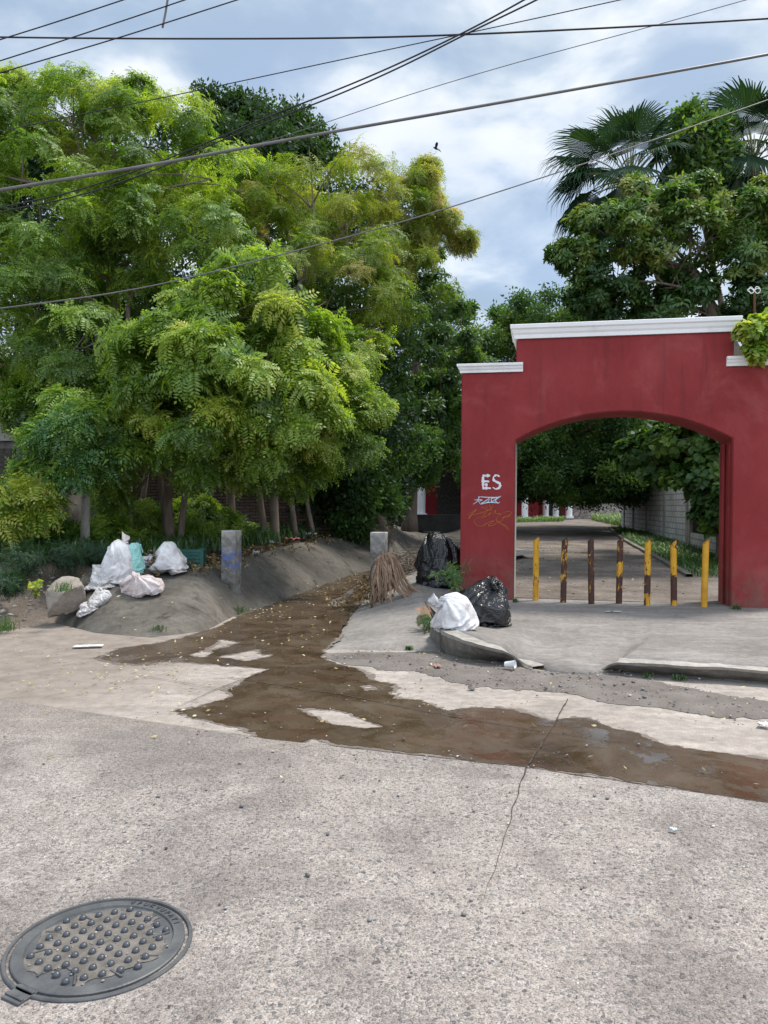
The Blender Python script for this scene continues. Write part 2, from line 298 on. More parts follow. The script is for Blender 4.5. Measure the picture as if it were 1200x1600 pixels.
def m_film(name, c0, c1, rough, spec, scale=7.0, bs=0.8, dirt=None):
    t = NT(name); a = t.noise(scale * 0.5, 5, 0.6, 0.6); c = t.ramp(a, [(0.3, c0), (0.7, c1)])
    if dirt: d = t.mr(t.noise(scale * 0.8, 6, 0.65, 0.4, t.vmap(loc=(4, 2, 6))), 0.46, 0.68); c = t.mix(t.math('MULTIPLY', d, 0.7), c, dirt)
    def ridge(sc, st, loc): return t.math('SUBTRACT', 1.0, t.math('ABSOLUTE', t.math('SUBTRACT', t.math('MULTIPLY', t.noise(sc, 3, 0.5, 1.2, t.vmap(st, (0.3, 0.2, 0.5), loc)), 2.0), 1.0)))
    h = t.math('ADD', t.math('POWER', ridge(scale * .55, (1.4, 1.4, .5), (0, 0, 0)), 4.0), t.math('MULTIPLY', t.math('POWER', ridge(scale * 1.2, (.7, 1.5, 1.2), (5, 2, 1)), 5.0), .6))
    return t.fin(c, rough, spec, t.bump(h, bs, 0.022))
def m_brick(name, b0, b1, mortar, bw, bh, stain=0.5, ms=0.012, staincol=(0.02, 0.02, 0.022)):
    t = NT(name); x, y, z = t.sep(); cb = t.n('ShaderNodeCombineXYZ'); t.l(t.math('ADD', x, y), cb.inputs[0]); t.l(z, cb.inputs[1])
    wob = t.n('ShaderNodeVectorMath'); wob.operation = 'MULTIPLY_ADD'; nn = t.n('ShaderNodeTexNoise'); nn.inputs['Scale'].default_value = 5; t.l(t.coord(), nn.inputs['Vector'])
    t.l(nn.outputs['Color'], wob.inputs[0]); wob.inputs[1].default_value = (0.03, 0.03, 0); t.l(cb.outputs[0], wob.inputs[2])
    b = t.n('ShaderNodeTexBrick'); t.l(wob.outputs[0], b.inputs['Vector']); b.inputs['Color1'].default_value = (*b0, 1); b.inputs['Color2'].default_value = (*b1, 1); b.inputs['Mortar'].default_value = (*mortar, 1)
    b.inputs['Scale'].default_value = 1.0; b.inputs['Brick Width'].default_value = bw; b.inputs['Row Height'].default_value = bh; b.inputs['Mortar Size'].default_value = ms; b.inputs['Mortar Smooth'].default_value = 0.3
    c = t.mix(0.5, b.outputs['Color'], t.ramp(t.noise(9, 5, 0.65), [(0.25, (0.33,) * 3), (0.75, (0.66,) * 3)]), 'OVERLAY')
    st = t.mr(t.noise(1.6, 6, 0.65, 0.6, t.vmap((1, 1, 0.5))), 0.48, 0.66); c = t.mix(t.math('MULTIPLY', st, stain), c, staincol)
    h = t.math('ADD', t.math('MULTIPLY', b.outputs['Fac'], -1.0), t.math('MULTIPLY', t.noise(30, 4), 0.5)); return t.fin(c, 0.9, 0.2, t.bump(h, 0.7, 0.015))
def m_leaf(name, stops, trans=0.35, gloss=0.06):
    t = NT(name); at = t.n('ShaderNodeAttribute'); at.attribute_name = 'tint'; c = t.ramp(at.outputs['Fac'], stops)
    t.t.nodes.remove(t.bs); d = t.n('ShaderNodeBsdfDiffuse'); tr = t.n('ShaderNodeBsdfTranslucent'); gl = t.n('ShaderNodeBsdfGlossy'); gl.inputs['Roughness'].default_value = 0.48
    t.l(c, d.inputs[0]); t.l(t.mix(1.0, c, (1.5, 1.55, 0.7), 'MULTIPLY'), tr.inputs[0]); gl.inputs[0].default_value = (0.9, 0.95, 1, 1)
    a = t.n('ShaderNodeMixShader'); a.inputs[0].default_value = trans; t.l(d.outputs[0], a.inputs[1]); t.l(tr.outputs[0], a.inputs[2])
    b = t.n('ShaderNodeMixShader'); b.inputs[0].default_value = gloss; t.l(a.outputs[0], b.inputs[1]); t.l(gl.outputs[0], b.inputs[2]); t.l(b.outputs[0], t.out.inputs[0]); return t.mat
def m_bark(name, c0, c1):
    t = NT(name); n = t.noise(9, 6, 0.65, 0.5, t.vmap((1, 1, 0.25))); c = t.ramp(n, [(0.25, c0), (0.75, c1)]); return t.fin(c, 0.9, 0.2, t.bump(n, 0.8, 0.02))
def m_plain(name, c, rough=0.6, spec=0.3, var=0.2, scale=12, metal=0.0):
    t = NT(name); n = t.noise(scale, 5, 0.6); return t.fin(t.mix(1.0, c, t.ramp(n, [(0.3, (1 - var,) * 3), (0.7, (1 + var * 0.5,) * 3)]), 'MULTIPLY'), rough, spec, t.bump(t.noise(scale * 4, 3), 0.2, 0.003), metal)
MT = {}
MT['road'] = m_concrete_road()
MT['slab'] = m_smooth_slab('pale dusty gutter concrete', (0.25, 0.218, 0.194), (0.355, 0.316, 0.287))
MT['walk'] = m_smooth_slab('worn sidewalk concrete', (0.165, 0.15, 0.138), (0.265, 0.243, 0.226), dusty=False, stain=0.3)
MT['kerb'] = m_smooth_slab('weathered kerb concrete with painted shade', (0.11, 0.10, 0.086), (0.21, 0.19, 0.165), dusty=False, stain=0.9)  # kerb face: its shade is painted into the colour, along with moss stains
MT['kerbtop'] = m_smooth_slab('worn kerb top with painted light', (0.26, 0.24, 0.215), (0.37, 0.345, 0.315), dusty=False, stain=0.35)  # paler copy of the kerb, light on the top painted in
MT['bank'] = m_smooth_slab('stained channel concrete', (0.070, 0.063, 0.053), (0.142, 0.128, 0.110), dusty=False, stain=0.95, speck=0.3)
MT['apron'] = m_smooth_slab('grey apron concrete', (0.17, 0.157, 0.146), (0.25, 0.232, 0.217), dusty=False, stain=0.2)
MT['wet'] = m_wet()
MT['dirt'] = m_rough('pinkish brown earth', [(0.25, (0.12, 0.092, 0.07)), (0.5, (0.20, 0.16, 0.13)), (0.75, (0.29, 0.245, 0.21))], 1.2, 45, 0.7, 0.02, 0.95, 0.1)
MT['darkdirt'] = m_rough('shaded leaf mould earth', [(0.25, (0.05, 0.038, 0.026)), (0.5, (0.10, 0.078, 0.055)), (0.75, (0.17, 0.135, 0.10))], 1.6, 40, 0.8, 0.03, 0.95, 0.1)
MT['lane'] = m_rough('packed dirt lane', [(0.25, (0.10, 0.084, 0.072)), (0.5, (0.175, 0.15, 0.132)), (0.75, (0.27, 0.238, 0.212))], 1.3, 22, 0.9, 0.05, 0.95, 0.1)
MT['silt'] = m_rough('grey silt', [(0.3, (0.125, 0.109, 0.099)), (0.7, (0.21, 0.187, 0.173))], 2.5, 60, 0.8, 0.015, 0.95, 0.1)
MT['joint'] = m_plain('dark joint filler', (0.075, 0.065, 0.058), 0.9, 0.1, 0.6, 20)
MT['red'] = m_paint_wall()
MT['grey'] = m_rough('bare grey plaster', [(0.3, (0.25, 0.24, 0.22)), (0.7, (0.40, 0.38, 0.35))], 3, 40)
MT['white'] = m_rough('weathered white paint', [(0.25, (0.62, 0.61, 0.61)), (0.42, (0.80, 0.79, 0.79)), (0.75, (0.85, 0.84, 0.84))], 2.2, 30, 0.25, 0.006, 0.6, 0.3)
MT['blackbag'] = m_film('black bin liner', (0.006, 0.006, 0.007), (0.013, 0.013, 0.015), 0.24, 0.6, 9, 0.45)
MT['sack'] = m_film('grubby white woven sack', (0.50, 0.49, 0.50), (0.74, 0.73, 0.74), 0.6, 0.25, 8, 0.25, (0.36, 0.30, 0.27))
MT['pinksack'] = m_film('pinkish white woven sack', (0.52, 0.44, 0.43), (0.74, 0.66, 0.65), 0.6, 0.25, 8, 0.25, (0.36, 0.27, 0.24))
MT['clearbag'] = m_film('dull translucent plastic', (0.46, 0.45, 0.45), (0.62, 0.60, 0.60), 0.35, 0.45, 9, 0.8, (0.33, 0.28, 0.25))
MT['tealbag'] = m_film('pale teal plastic', (0.22, 0.55, 0.50), (0.42, 0.66, 0.62), 0.4, 0.45, 9, 0.6)
MT['crate'] = m_plain('green crate plastic', (0.018, 0.095, 0.075), 0.5, 0.4, 0.3, 9)
MT['iron'] = m_rough('grey cast iron', [(0.3, (0.050, 0.053, 0.058)), (0.7, (0.112, 0.115, 0.118))], 7, 60, 0.5, 0.004, 0.5, 0.5)
MT['ironstud'] = m_plain('polished iron studs', (0.055, 0.06, 0.072), 0.33, 0.6, 0.3, 30)
MT['dust'] = m_rough('sandy dust', [(0.3, (0.085, 0.08, 0.074)), (0.7, (0.20, 0.18, 0.162))], 14, 90, 0.8, 0.006, 0.95, 0.1)
MT['cable'] = m_plain('black cable sheath', (0.030, 0.026, 0.03), 0.55, 0.3, 0.3, 3)
MT['greycable'] = m_plain('grey cable sheath', (0.14, 0.135, 0.135), 0.5, 0.4, 0.3, 3)
MT['bark'] = m_bark('grey brown bark', (0.10, 0.078, 0.06), (0.27, 0.215, 0.175))
MT['palebark'] = m_bark('flaking pale bark', (0.10, 0.085, 0.07), (0.50, 0.46, 0.42))
MT['dead'] = m_bark('dry tan palm leaf', (0.12, 0.075, 0.048), (0.40, 0.27, 0.185))
MT['twig'] = m_plain('dry grey twigs', (0.16, 0.135, 0.115), 0.9, 0.1, 0.4, 15)
MT['rock'] = m_rough('dusty boulder stone', [(0.3, (0.17, 0.145, 0.12)), (0.7, (0.33, 0.285, 0.245))], 3, 25, 0.7, 0.02)
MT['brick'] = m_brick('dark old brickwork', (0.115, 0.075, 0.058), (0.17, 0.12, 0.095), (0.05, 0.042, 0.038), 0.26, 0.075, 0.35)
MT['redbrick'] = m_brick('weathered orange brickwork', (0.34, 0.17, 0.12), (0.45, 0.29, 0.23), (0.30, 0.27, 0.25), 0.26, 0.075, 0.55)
MT['block'] = m_brick('whitewashed block wall', (0.56, 0.54, 0.51), (0.70, 0.68, 0.65), (0.33, 0.315, 0.295), 0.42, 0.2, 0.3, 0.02, (0.17, 0.16, 0.15))
MT['burnt'] = m_rough('sooty grey render', [(0.35, (0.015, 0.015, 0.017)), (0.5, (0.12, 0.11, 0.10)), (0.75, (0.24, 0.22, 0.20))], 1.8, 20)
MT['beam'] = m_rough('grey concrete beam', [(0.3, (0.17, 0.16, 0.145)), (0.7, (0.31, 0.29, 0.27))], 3, 30)
def m_rubble():
    t = NT('rubble stone'); v = t.vor(3.2); e = t.vor(3.2, 'DISTANCE_TO_EDGE'); c = t.ramp(t.sep(v.outputs['Color'])[0], [(0, (0.24, 0.20, 0.18)), (1, (0.46, 0.40, 0.36))]); k = t.mr(e.outputs['Distance'], 0.0, 0.07)
    return t.fin(t.mix(k, (0.20, 0.17, 0.15), c), 0.9, 0.2, t.bump(k, 0.8, 0.06))
MT['rubble'] = m_rubble()
MT['housered'] = m_rough('house red paint', [(0.3, S(112, 30, 36)), (0.7, S(138, 44, 48))], 1.5, 20)
# foliage: stored tint varies leaves and sprays, and paints lit tops, dark lower clumps
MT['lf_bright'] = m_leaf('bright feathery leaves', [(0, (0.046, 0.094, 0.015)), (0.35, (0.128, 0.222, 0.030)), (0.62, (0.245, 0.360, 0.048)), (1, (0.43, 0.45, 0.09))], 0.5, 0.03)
MT['lf_yellow'] = m_leaf('yellowing feathery leaves', [(0, (0.06, 0.115, 0.014)), (0.4, (0.17, 0.255, 0.026)), (0.7, (0.32, 0.345, 0.055)), (1, (0.46, 0.37, 0.15))], 0.5, 0.03)
MT['lf_dark'] = m_leaf('dark glossy leaves', [(0, (0.014, 0.036, 0.010)), (0.5, (0.030, 0.072, 0.016)), (1, (0.075, 0.135, 0.026))], 0.33, 0.03)
MT['lf_mango'] = m_leaf('olive mango leaves', [(0, (0.026, 0.066, 0.016)), (0.45, (0.062, 0.138, 0.028)), (0.75, (0.145, 0.235, 0.040)), (1, (0.26, 0.27, 0.07))], 0.4, 0.035)
MT['lf_almond'] = m_leaf('broad almond leaves', [(0, (0.028, 0.068, 0.018)), (0.6, (0.076, 0.155, 0.032)), (1, (0.20, 0.28, 0.045))], 0.42, 0.025)
MT['lf_weed'] = m_leaf('dark weed leaves', [(0, (0.018, 0.045, 0.020)), (0.6, (0.040, 0.088, 0.036)), (1, (0.12, 0.19, 0.05))], 0.35, .02)
MT['lf_blue'] = m_leaf('blue green leaves', [(0, (0.035, 0.095, 0.032)), (0.55, (0.095, 0.21, 0.062)), (1, (0.30, 0.42, 0.08))], 0.4, .03)
MT['lf_palm'] = m_leaf('fan palm leaves', [(0, (0.014, 0.036, 0.018)), (0.6, (0.027, 0.062, 0.028)), (1, (0.055, 0.10, 0.04))], 0.22, 0.015)
MT['lf_palmdead'] = m_leaf('dry hanging palm leaves', [(0, (0.10, 0.07, 0.045)), (1, (0.24, 0.18, 0.12))], 0.25, 0.03)
MT['lf_litter'] = m_leaf('fallen yellow leaves', [(0, (0.11, 0.06, 0.03)), (0.35, (0.30, 0.22, 0.10)), (0.7, (0.48, 0.40, 0.20)), (1, (0.60, 0.53, 0.34))], 0.15, 0.03)
MT['lf_grass'] = m_leaf('green grass', [(0, (0.025, 0.070, 0.012)), (0.6, (0.06, 0.14, 0.02)), (1, (0.15, 0.20, 0.05))], 0.35)
MT['pebble'] = m_leaf('mixed pebbles', [(0, (0.055, 0.055, 0.06)), (0.35, (0.13, 0.12, 0.115)), (0.65, (0.27, 0.235, 0.205)), (0.85, (0.20, 0.2, 0.215)), (1, (0.55, 0.52, 0.48))], 0.0, 0.04)
# ------------------------------------------------------------------ many small faces as one mesh
def quad_mesh(name, Q, tint, mat, parent=None, smooth=False):
    Q = np.asarray(Q, np.float32).reshape(-1, 4, 3); n = len(Q); me = bpy.data.meshes.new(name)
    me.vertices.add(n * 4); me.loops.add(n * 4); me.polygons.add(n)
    me.vertices.foreach_set('co', Q.ravel()); me.loops.foreach_set('vertex_index', np.arange(n * 4, dtype=np.int32))
    me.polygons.foreach_set('loop_start', np.arange(0, n * 4, 4, dtype=np.int32)); me.polygons.foreach_set('loop_total', np.full(n, 4, np.int32))
    me.materials.append(mat); a = me.attributes.new('tint', 'FLOAT', 'FACE'); a.data.foreach_set('value', np.clip(np.asarray(tint, np.float32), 0, 1))
    me.update(calc_edges=True); me.validate()
    o = bpy.data.objects.new(name, me); COL.objects.link(o)
    if parent: o.parent = parent
    return o
def nrm(a): return a / np.maximum(np.linalg.norm(a, axis=-1, keepdims=True), 1e-9)
def frames(zax, spin):
    zax = nrm(zax); h = np.where(np.abs(zax[:, 2:3]) > 0.95, np.array([[1.0, 0, 0]]), np.array([[0, 0, 1.0]])); x = nrm(np.cross(h, zax)); y = np.cross(zax, x)
    c, s = np.cos(spin)[:, None], np.sin(spin)[:, None]; return np.stack([x * c + y * s, -x * s + y * c, zax], 2)
def scatter(temps, pos, zax, scale, tint, jit=0.10, rng=RNG):
    pos = np.asarray(pos, float); n = len(pos); Rm = frames(np.asarray(zax, float), rng.uniform(0, 6.28, n)); which = rng.integers(0, len(temps), n); Qs = []; Ts = []
    for k, T in enumerate(temps):
        i = np.where(which == k)[0]
        if not len(i): continue
        q = np.einsum('nij,kcj->nkci', Rm[i] * np.asarray(scale)[i][:, None, None], T) + pos[i][:, None, None, :]; Qs.append(q.reshape(-1, 4, 3))
        Ts.append((np.asarray(tint)[i][:, None] + rng.normal(0, jit, (len(i), len(T)))).ravel())
    return np.concatenate(Qs), np.concatenate(Ts)
def leaf(base, d, side, ln, w, fold=0.0, belly=0.45):
    base, d, side = np.asarray(base, float), nrm(np.asarray(d, float)), nrm(np.asarray(side, float)); up = np.cross(d, side)
    m = base + d * ln * belly; return np.array([base, m - side * w / 2 + up * fold * w, base + d * ln, m + side * w / 2 + up * fold * w])
def compound(rng, L=0.26, pairs=7, ll=0.052, lw=0.024, el=0.5, droop=1.2, az=0.0):
    out = []; p = np.zeros(3); a = el; hx = np.array([math.cos(az), math.sin(az), 0.0]); sd = np.array([-math.sin(az), math.cos(az), 0.0]); st = L / (pairs + 1)
    for i in range(pairs + 1):
        d = hx * math.cos(a) + np.array([0, 0, math.sin(a)]); p = p + d * st; a -= droop / pairs; s = ll * (0.75 + 0.5 * math.sin(math.pi * (i + 1) / (pairs + 1))) * rng.uniform(0.85, 1.15)
        if i == pairs: out.append(leaf(p, d, sd, s, lw)); break
        for q in (-1, 1):
            ld = sd * q * 0.9 + d * 0.45 + np.array([0, 0, rng.uniform(-0.30, 0.05)]); out.append(leaf(p, ld, np.cross(ld, [0, 0, 1.0]) + rng.normal(0, 0.2, 3), s, lw * rng.uniform(0.85, 1.1), 0.0))
    return np.array(out)
def t_feather(rng, n=7, **k):
    return np.concatenate([compound(rng, el=rng.uniform(-0.1, 1.0), droop=rng.uniform(0.8, 1.7), az=6.28 * i / n + rng.uniform(-0.4, 0.4), **k) for i in range(n)])
def t_whorl(rng, n=11, ln=0.17, w=0.045, el=(-0.6, 0.9)):
    out = []
    for i in range(n):
        az = 6.28 * i / n * 1.618 * 2 + rng.uniform(-0.3, 0.3); e = rng.uniform(*el); d = np.array([math.cos(az) * math.cos(e), math.sin(az) * math.cos(e), math.sin(e)]); sd = np.array([-math.sin(az), math.cos(az), rng.uniform(-0.5, 0.5)])
        l = ln * rng.uniform(0.7, 1.15); d2 = nrm(d + np.array([0, 0, -0.55])); b = d * 0.02 + np.array([0, 0, rng.uniform(-0.05, 0.05)]); m = b + d * l * 0.5; e2 = m + d2 * l * 0.5; sd = nrm(sd)
        out.append(np.array([b, b + d * l * 0.22 - sd * w * 0.36, m - sd * w * 0.5, m])); out.append(np.array([b, m, m + sd * w * 0.5, b + d * l * 0.22 + sd * w * 0.36]))
        out.append(np.array([m - sd * w * 0.5, m + d2 * l * 0.28 - sd * w * 0.36, e2, m])); out.append(np.array([m, e2, m + d2 * l * 0.28 + sd * w * 0.36, m + sd * w * 0.5]))
    return np.array(out)
def t_sprig(rng, n=16, ln=0.09, w=0.045, R_=0.16):
    out = []
    for i in range(n):
        b = rng.normal(0, R_ * 0.55, 3); d = nrm(rng.normal(0, 1, 3) + np.array([0, 0, -0.35]) + b * 3); out.append(leaf(b, d, np.cross(d, rng.normal(0, 1, 3)), ln * rng.uniform(0.7, 1.2), w))
    return np.array(out)
TR = np.random.default_rng(5)
T_FEATHER = [t_feather(TR, 7, L=0.33, pairs=8, ll=0.062, lw=0.028) for _ in range(5)]
T_FEATHERBIG = [t_feather(TR, 6, L=0.42, pairs=8, ll=0.085, lw=0.038) for _ in range(4)]
T_FINE = [t_feather(TR, 6, L=0.22, pairs=7, ll=0.034, lw=0.017) for _ in range(4)]
T_MANGO = [t_whorl(TR, 11) for _ in range(5)]
T_ALMOND = [t_whorl(TR, 9, 0.26, 0.15, (-0.5, 0.7)) for _ in range(4)]
T_SMALL = [t_sprig(TR) for _ in range(5)]
T_COARSE = [t_sprig(TR, 18, 0.17, 0.085, 0.30) for _ in range(5)]
def lobes_to_sprays(lobes, subs=12, per=20, sub_r=0.36, flat=0.62, rng=None, updir=0.55):
    pos, zs, tn = [], [], []
    for (c, r, tb) in lobes:
        c = np.array(c); r3 = np.array(r if hasattr(r, '__len__') else (r, r, r * 0.85)); ns = max(3, int(subs))
        for k in range(ns):
            d = nrm(rng.normal(0, 1, 3)); d[2] = d[2] * 0.9 + 0.08; rr = rng.uniform(0.35, 1.0) ** 0.6; sc = c + d * r3 * rr; sr = r3.mean() * sub_r * rng.uniform(0.65, 1.3); off = rng.normal(0, 0.17)
            m = max(4, int(per * rng.uniform(0.7, 1.3))); v = nrm(rng.normal(0, 1, (m, 3))); v[:, 2] = np.abs(v[:, 2]) * rng.choice([1, 1, 1, -1], m); q = rng.uniform(0.2, 1, m)[:, None] ** 0.5
            p = sc + v * q * np.array([sr, sr, sr * flat]); pos.append(p); zs.append(nrm(v * 0.6 + (p - c) / r3 * 0.5 + np.array([0, 0, updir]) + rng.normal(0, 0.25, (m, 3)))); tn.append(np.full(m, tb + off) + rng.normal(0, 0.07, m))
    return np.concatenate(pos), np.concatenate(zs), np.concatenate(tn)
def px_lobes(L): return [(P(a, b, D), r, t) for (a, b, D, r, t) in L]
def branchy(mb, base, lobes, r0, rng, trunk=None, n=7, kids=3):
    """stem from the base up through given points, limbs from it to each lobe, twigs inside the lobes"""
    base = Vector(base); tp = crom([base] + [Vector(t) for t in (trunk or [])], 6) if trunk else [base, base + Vector((0, 0, 1))]
    k = len(tp); mb.tube(tp, [r0 * (1.25 if i == 0 else 1) * (1 - 0.55 * i / k) for i in range(k)], n)
    for (c, r, _) in lobes:
        c = Vector(c); f = [q for q in tp if q.z < c.z - 0.2] or [tp[0]]
        s = min(f[len(f) // 3:], key=lambda q: (q - c).length); mid = s.lerp(c, 0.5) + Vector((rng.normal(0, 0.12), rng.normal(0, 0.12), rng.uniform(-0.1, 0.25)))
        ln = (c - s).length; ra = min(r0 * 0.5, 0.018 + 0.011 * ln); pts = crom([s, mid, c], 5); mb.tube(pts, [ra * (1 - 0.7 * i / (len(pts) - 1)) for i in range(len(pts))], 6, caps=False)
        rm = r if not hasattr(r, '__len__') else sum(r) / 3
        for _k in range(kids):
            d = Vector(nrm(rng.normal(0, 1, 3) + np.array([0, 0, 0.5]))); st = pts[rng.integers(4, len(pts))]; mb.tube(crom([st, st + d * rm * 0.45 + Vector((0, 0, 0.05)), st + d * rm * 0.95], 3), [0.02, 0.018, 0.015, 0.012, 0.010, 0.008, 0.005], 5, caps=False)
def tree(name, label, base, lobes, temps, leafmat, barkmat, r0=0.12, trunk=None, stems=(), subs=12, per=20, scale=(0.8, 1.2), seed=1, group=None, cat='tree', sub_r=0.36, flat=0.62, extra=None, kids=3, bare=()):
    rng = np.random.default_rng(seed); base = Vector(base); root = empty(name, base); tag(root, label, cat, group)
    L = [(Vector(c) - base, r, t) for (c, r, t) in lobes]; mb = MB()
    branchy(mb, (0, 0, -0.1), [l for i, l in enumerate(L) if i not in bare], r0, rng, [Vector(t) - base for t in (trunk or [])], kids=kids)
    for st in stems:
        q = crom([Vector(p) - base for p in st[0]], 6); mb.tube(q, [st[1] * (1 - 0.5 * i / (len(q) - 1)) for i in range(len(q))], 7)
    mb.build('trunk', barkmat, root, smooth=True)
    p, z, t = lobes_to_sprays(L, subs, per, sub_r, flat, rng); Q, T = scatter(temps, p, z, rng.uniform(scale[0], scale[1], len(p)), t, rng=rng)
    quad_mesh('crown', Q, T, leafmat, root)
    if extra: extra(root, base, rng)
    return root
# ================================================================== SETTING
def xy(pts, z=0.0): return [G(a, b, z) for a, b in pts]
def lane_h(y): return 0.15 + np.clip((np.asarray(y, float) - 13) * 0.0105, 0, 0.36)
# channel lines: B foot of the left bank, T its top, RB foot of the right bank, RT its top
BL = [G(a, b, z) for a, b, z in [(85, 972, 0), (150, 988, 0), (235, 995, 0), (320, 985, 0), (365, 962, 0), (420, 944, 0), (500, 917, 0), (560, 899, .05), (600, 888, .1), (625, 866, .2), (650, 852, .22), (685, 849, .22), (740, 848, .22), (800, 846, .22)]]
TL = [G(a, b, z) for a, b, z in [(128, 905, .50), (172, 900, .53), (228, 893, .57), (292, 888, .60), (345, 879, .62), (430, 857, .68), (500, 843, .73), (560, 833, .78), (595, 829, .80), (606, 824, .80), (625, 818, .80), (665, 817, .80), (720, 820, .80), (790, 823, .80)]]
RB = [G(a, b, z) for a, b, z in [(505, 1013, 0), (530, 985, 0), (552, 955, 0), (572, 930, .02), (592, 905, .06), (625, 880, .12), (670, 866, .18), (720, 858, .2), (790, 856, .2)]]
RT = [G(a, b, z) for a, b, z in [(684, 1016, .004), (670, 988, .08), (666, 960, .16), (655, 935, .24), (655, 915, .30), (690, 888, .36), (715, 872, .40), (760, 862, .42), (830, 860, .42)]]
KE = [G(a, b, z) for a, b, z in [(684, 1016, 0), (735, 1030, 0), (797, 1036, 0), (830, 1043, 0), (880, 1049, 0), (930, 1049, 0), (955, 1048, 0), (1080, 1057, 0), (1200, 1066, 0)]]
sl_dir = (KE[-1] - KE[-3]).normalized()
KE += [KE[-1] + sl_dir * 4, KE[-1] + sl_dir * 30]
far_left = [Vector((-40, 24, 0)), Vector((-14, 13.2, 0)), G(-60, 992, 0), G(0, 986, 0)]
FAR = far_left + [BL[0], BL[1], BL[2], BL[3], BL[4], RB[0]] + KE
NEARL = [(0, 1092), (430, 1156), (800, 1196), (1200, 1254)]
nl = [G(a, b) for a, b in NEARL]; nl = [nl[0] + (nl[0] - nl[1]).normalized() * 40] + nl + [nl[-1] + (nl[-1] - nl[-2]).normalized() * 25]
def at_x(line, x):
    for a, b in zip(line, line[1:]):
        if a.x <= x <= b.x: return a.y + (b.y - a.y) * (x - a.x) / max(b.x - a.x, 1e-9)
    return line[0].y if x < line[0].x else line[-1].y
def ground():
    xs = np.concatenate([[-900, -400, -180, -90, -55], np.arange(-36, -12, 1.0), np.arange(-12, 12, 0.16), np.arange(12, 40, 1.0), [55, 90, 180, 400, 900]])
    ys = np.concatenate([[-300, -60, -15, -4], np.arange(0, 6, 1.0), np.arange(6, 22, 0.16), np.arange(22, 60, 1.0), [80, 120, 220, 500, 1200]])
    X, Y = np.meshgrid(xs, ys); p = np.stack([X.ravel(), Y.ravel()], 1); n3 = np.stack([p[:, 0], p[:, 1], 0 * p[:, 0]], 1)
    h = lane_h(p[:, 1]) - 0.05 + 0.04 * (fbm(n3 * 0.8) - 0.5)
    land = [Vector((-900, 1200, 0)), Vector((-900, 500, 0)), Vector((-40, 24, 0)), Vector((-14, 13.4, 0)), G(-60, 988, 0), G(30, 975, 0), G(95, 955, .15)] + TL[:9] + [Vector((TL[8].x, 60, 0)), Vector((0, 1200, 0))]
    d = sdf(p, land); ramp = np.clip((d + 0.05) / (0.35 + 1.3 * np.clip((-3.2 - p[:, 0]) / 2.0, 0, 1)), 0, 1); ramp = ramp * ramp * (3 - 2 * ramp)
    lz = 0.60 + 0.018 * np.clip(p[:, 1] - 10, 0, 12) + 0.16 * (fbm(n3 * 1.3 + 5) - 0.5) + 0.05 * (fbm(n3 * 5 + 9) - 0.5)
    h = np.where(d > -0.05, -0.05 + (lz + 0.03) * ramp, h)
    ch = sdf(p, BL + RB[::-1]); h = np.where((ch > -0.9) & (d < 0), np.minimum(h, -0.35 + 0 * h), h)
    ch2 = sdf(p, TL + RT[::-1]); h = np.where((ch2 > -0.1) & (d < 0), -0.4, h)
    rd = sdf(p, [Vector((-40, -300, 0))] + FAR + [Vector((40, -300, 0))]); h = np.where((rd > 0.06) & (d <= 0), -0.12, h)
    gl = np.interp(p[:, 0], [-1, 1.0, 40], [11.9, 11.7, 3.8]); h = np.where((p[:, 0] > -.2) & (p[:, 1] < gl) & (d <= 0), -.25, h)
    b = MB(); nx = len(xs); b.v = [(float(a), float(c), float(z)) for (a, c), z in zip(p, h)]
    b.f = [(j * nx + i, j * nx + i + 1, (j + 1) * nx + i + 1, (j + 1) * nx + i) for j in range(len(ys) - 1) for i in range(nx - 1)]; b.m = [0] * len(b.f)
    def mat():
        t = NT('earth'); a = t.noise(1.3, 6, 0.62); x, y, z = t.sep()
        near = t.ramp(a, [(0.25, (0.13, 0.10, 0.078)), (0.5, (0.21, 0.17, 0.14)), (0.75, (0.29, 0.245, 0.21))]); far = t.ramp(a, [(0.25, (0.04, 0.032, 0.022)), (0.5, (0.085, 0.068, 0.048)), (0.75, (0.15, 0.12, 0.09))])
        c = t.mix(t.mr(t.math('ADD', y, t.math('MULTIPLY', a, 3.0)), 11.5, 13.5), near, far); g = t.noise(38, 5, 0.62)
        c = t.mix(0.6, c, t.ramp(g, [(0.3, (0.3,) * 3), (0.7, (0.7,) * 3)]), 'OVERLAY'); return t.fin(c, 0.95, 0.1, t.bump(g, 0.9, 0.03))
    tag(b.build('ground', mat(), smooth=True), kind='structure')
ground()
def strip_between(name, la, lb, xs, n, mat, z=0.0):
    rows = []
    for k in range(n + 1): rows.append([Vector((x, (at_x(la, x)) * (1 - k / n) + at_x(lb, x) * k / n, z)) for x in xs])
    b = MB(); b.grid(rows); return tag(b.build(name, mat), kind='structure')
XS = sorted(set([-40, -30, -22, -14] + [float(q) for q in np.arange(-10, 10, 0.25)] + [12, 18, 26, 30] + [v.x for v in FAR]))
behind = [Vector((-60, -25, 0)), Vector((60, -25, 0))]
strip_between('road', behind, nl, XS, 8, MT['road'])
strip_between('gutter_pavement', nl, FAR, XS, 3, MT['slab'], -0.010)
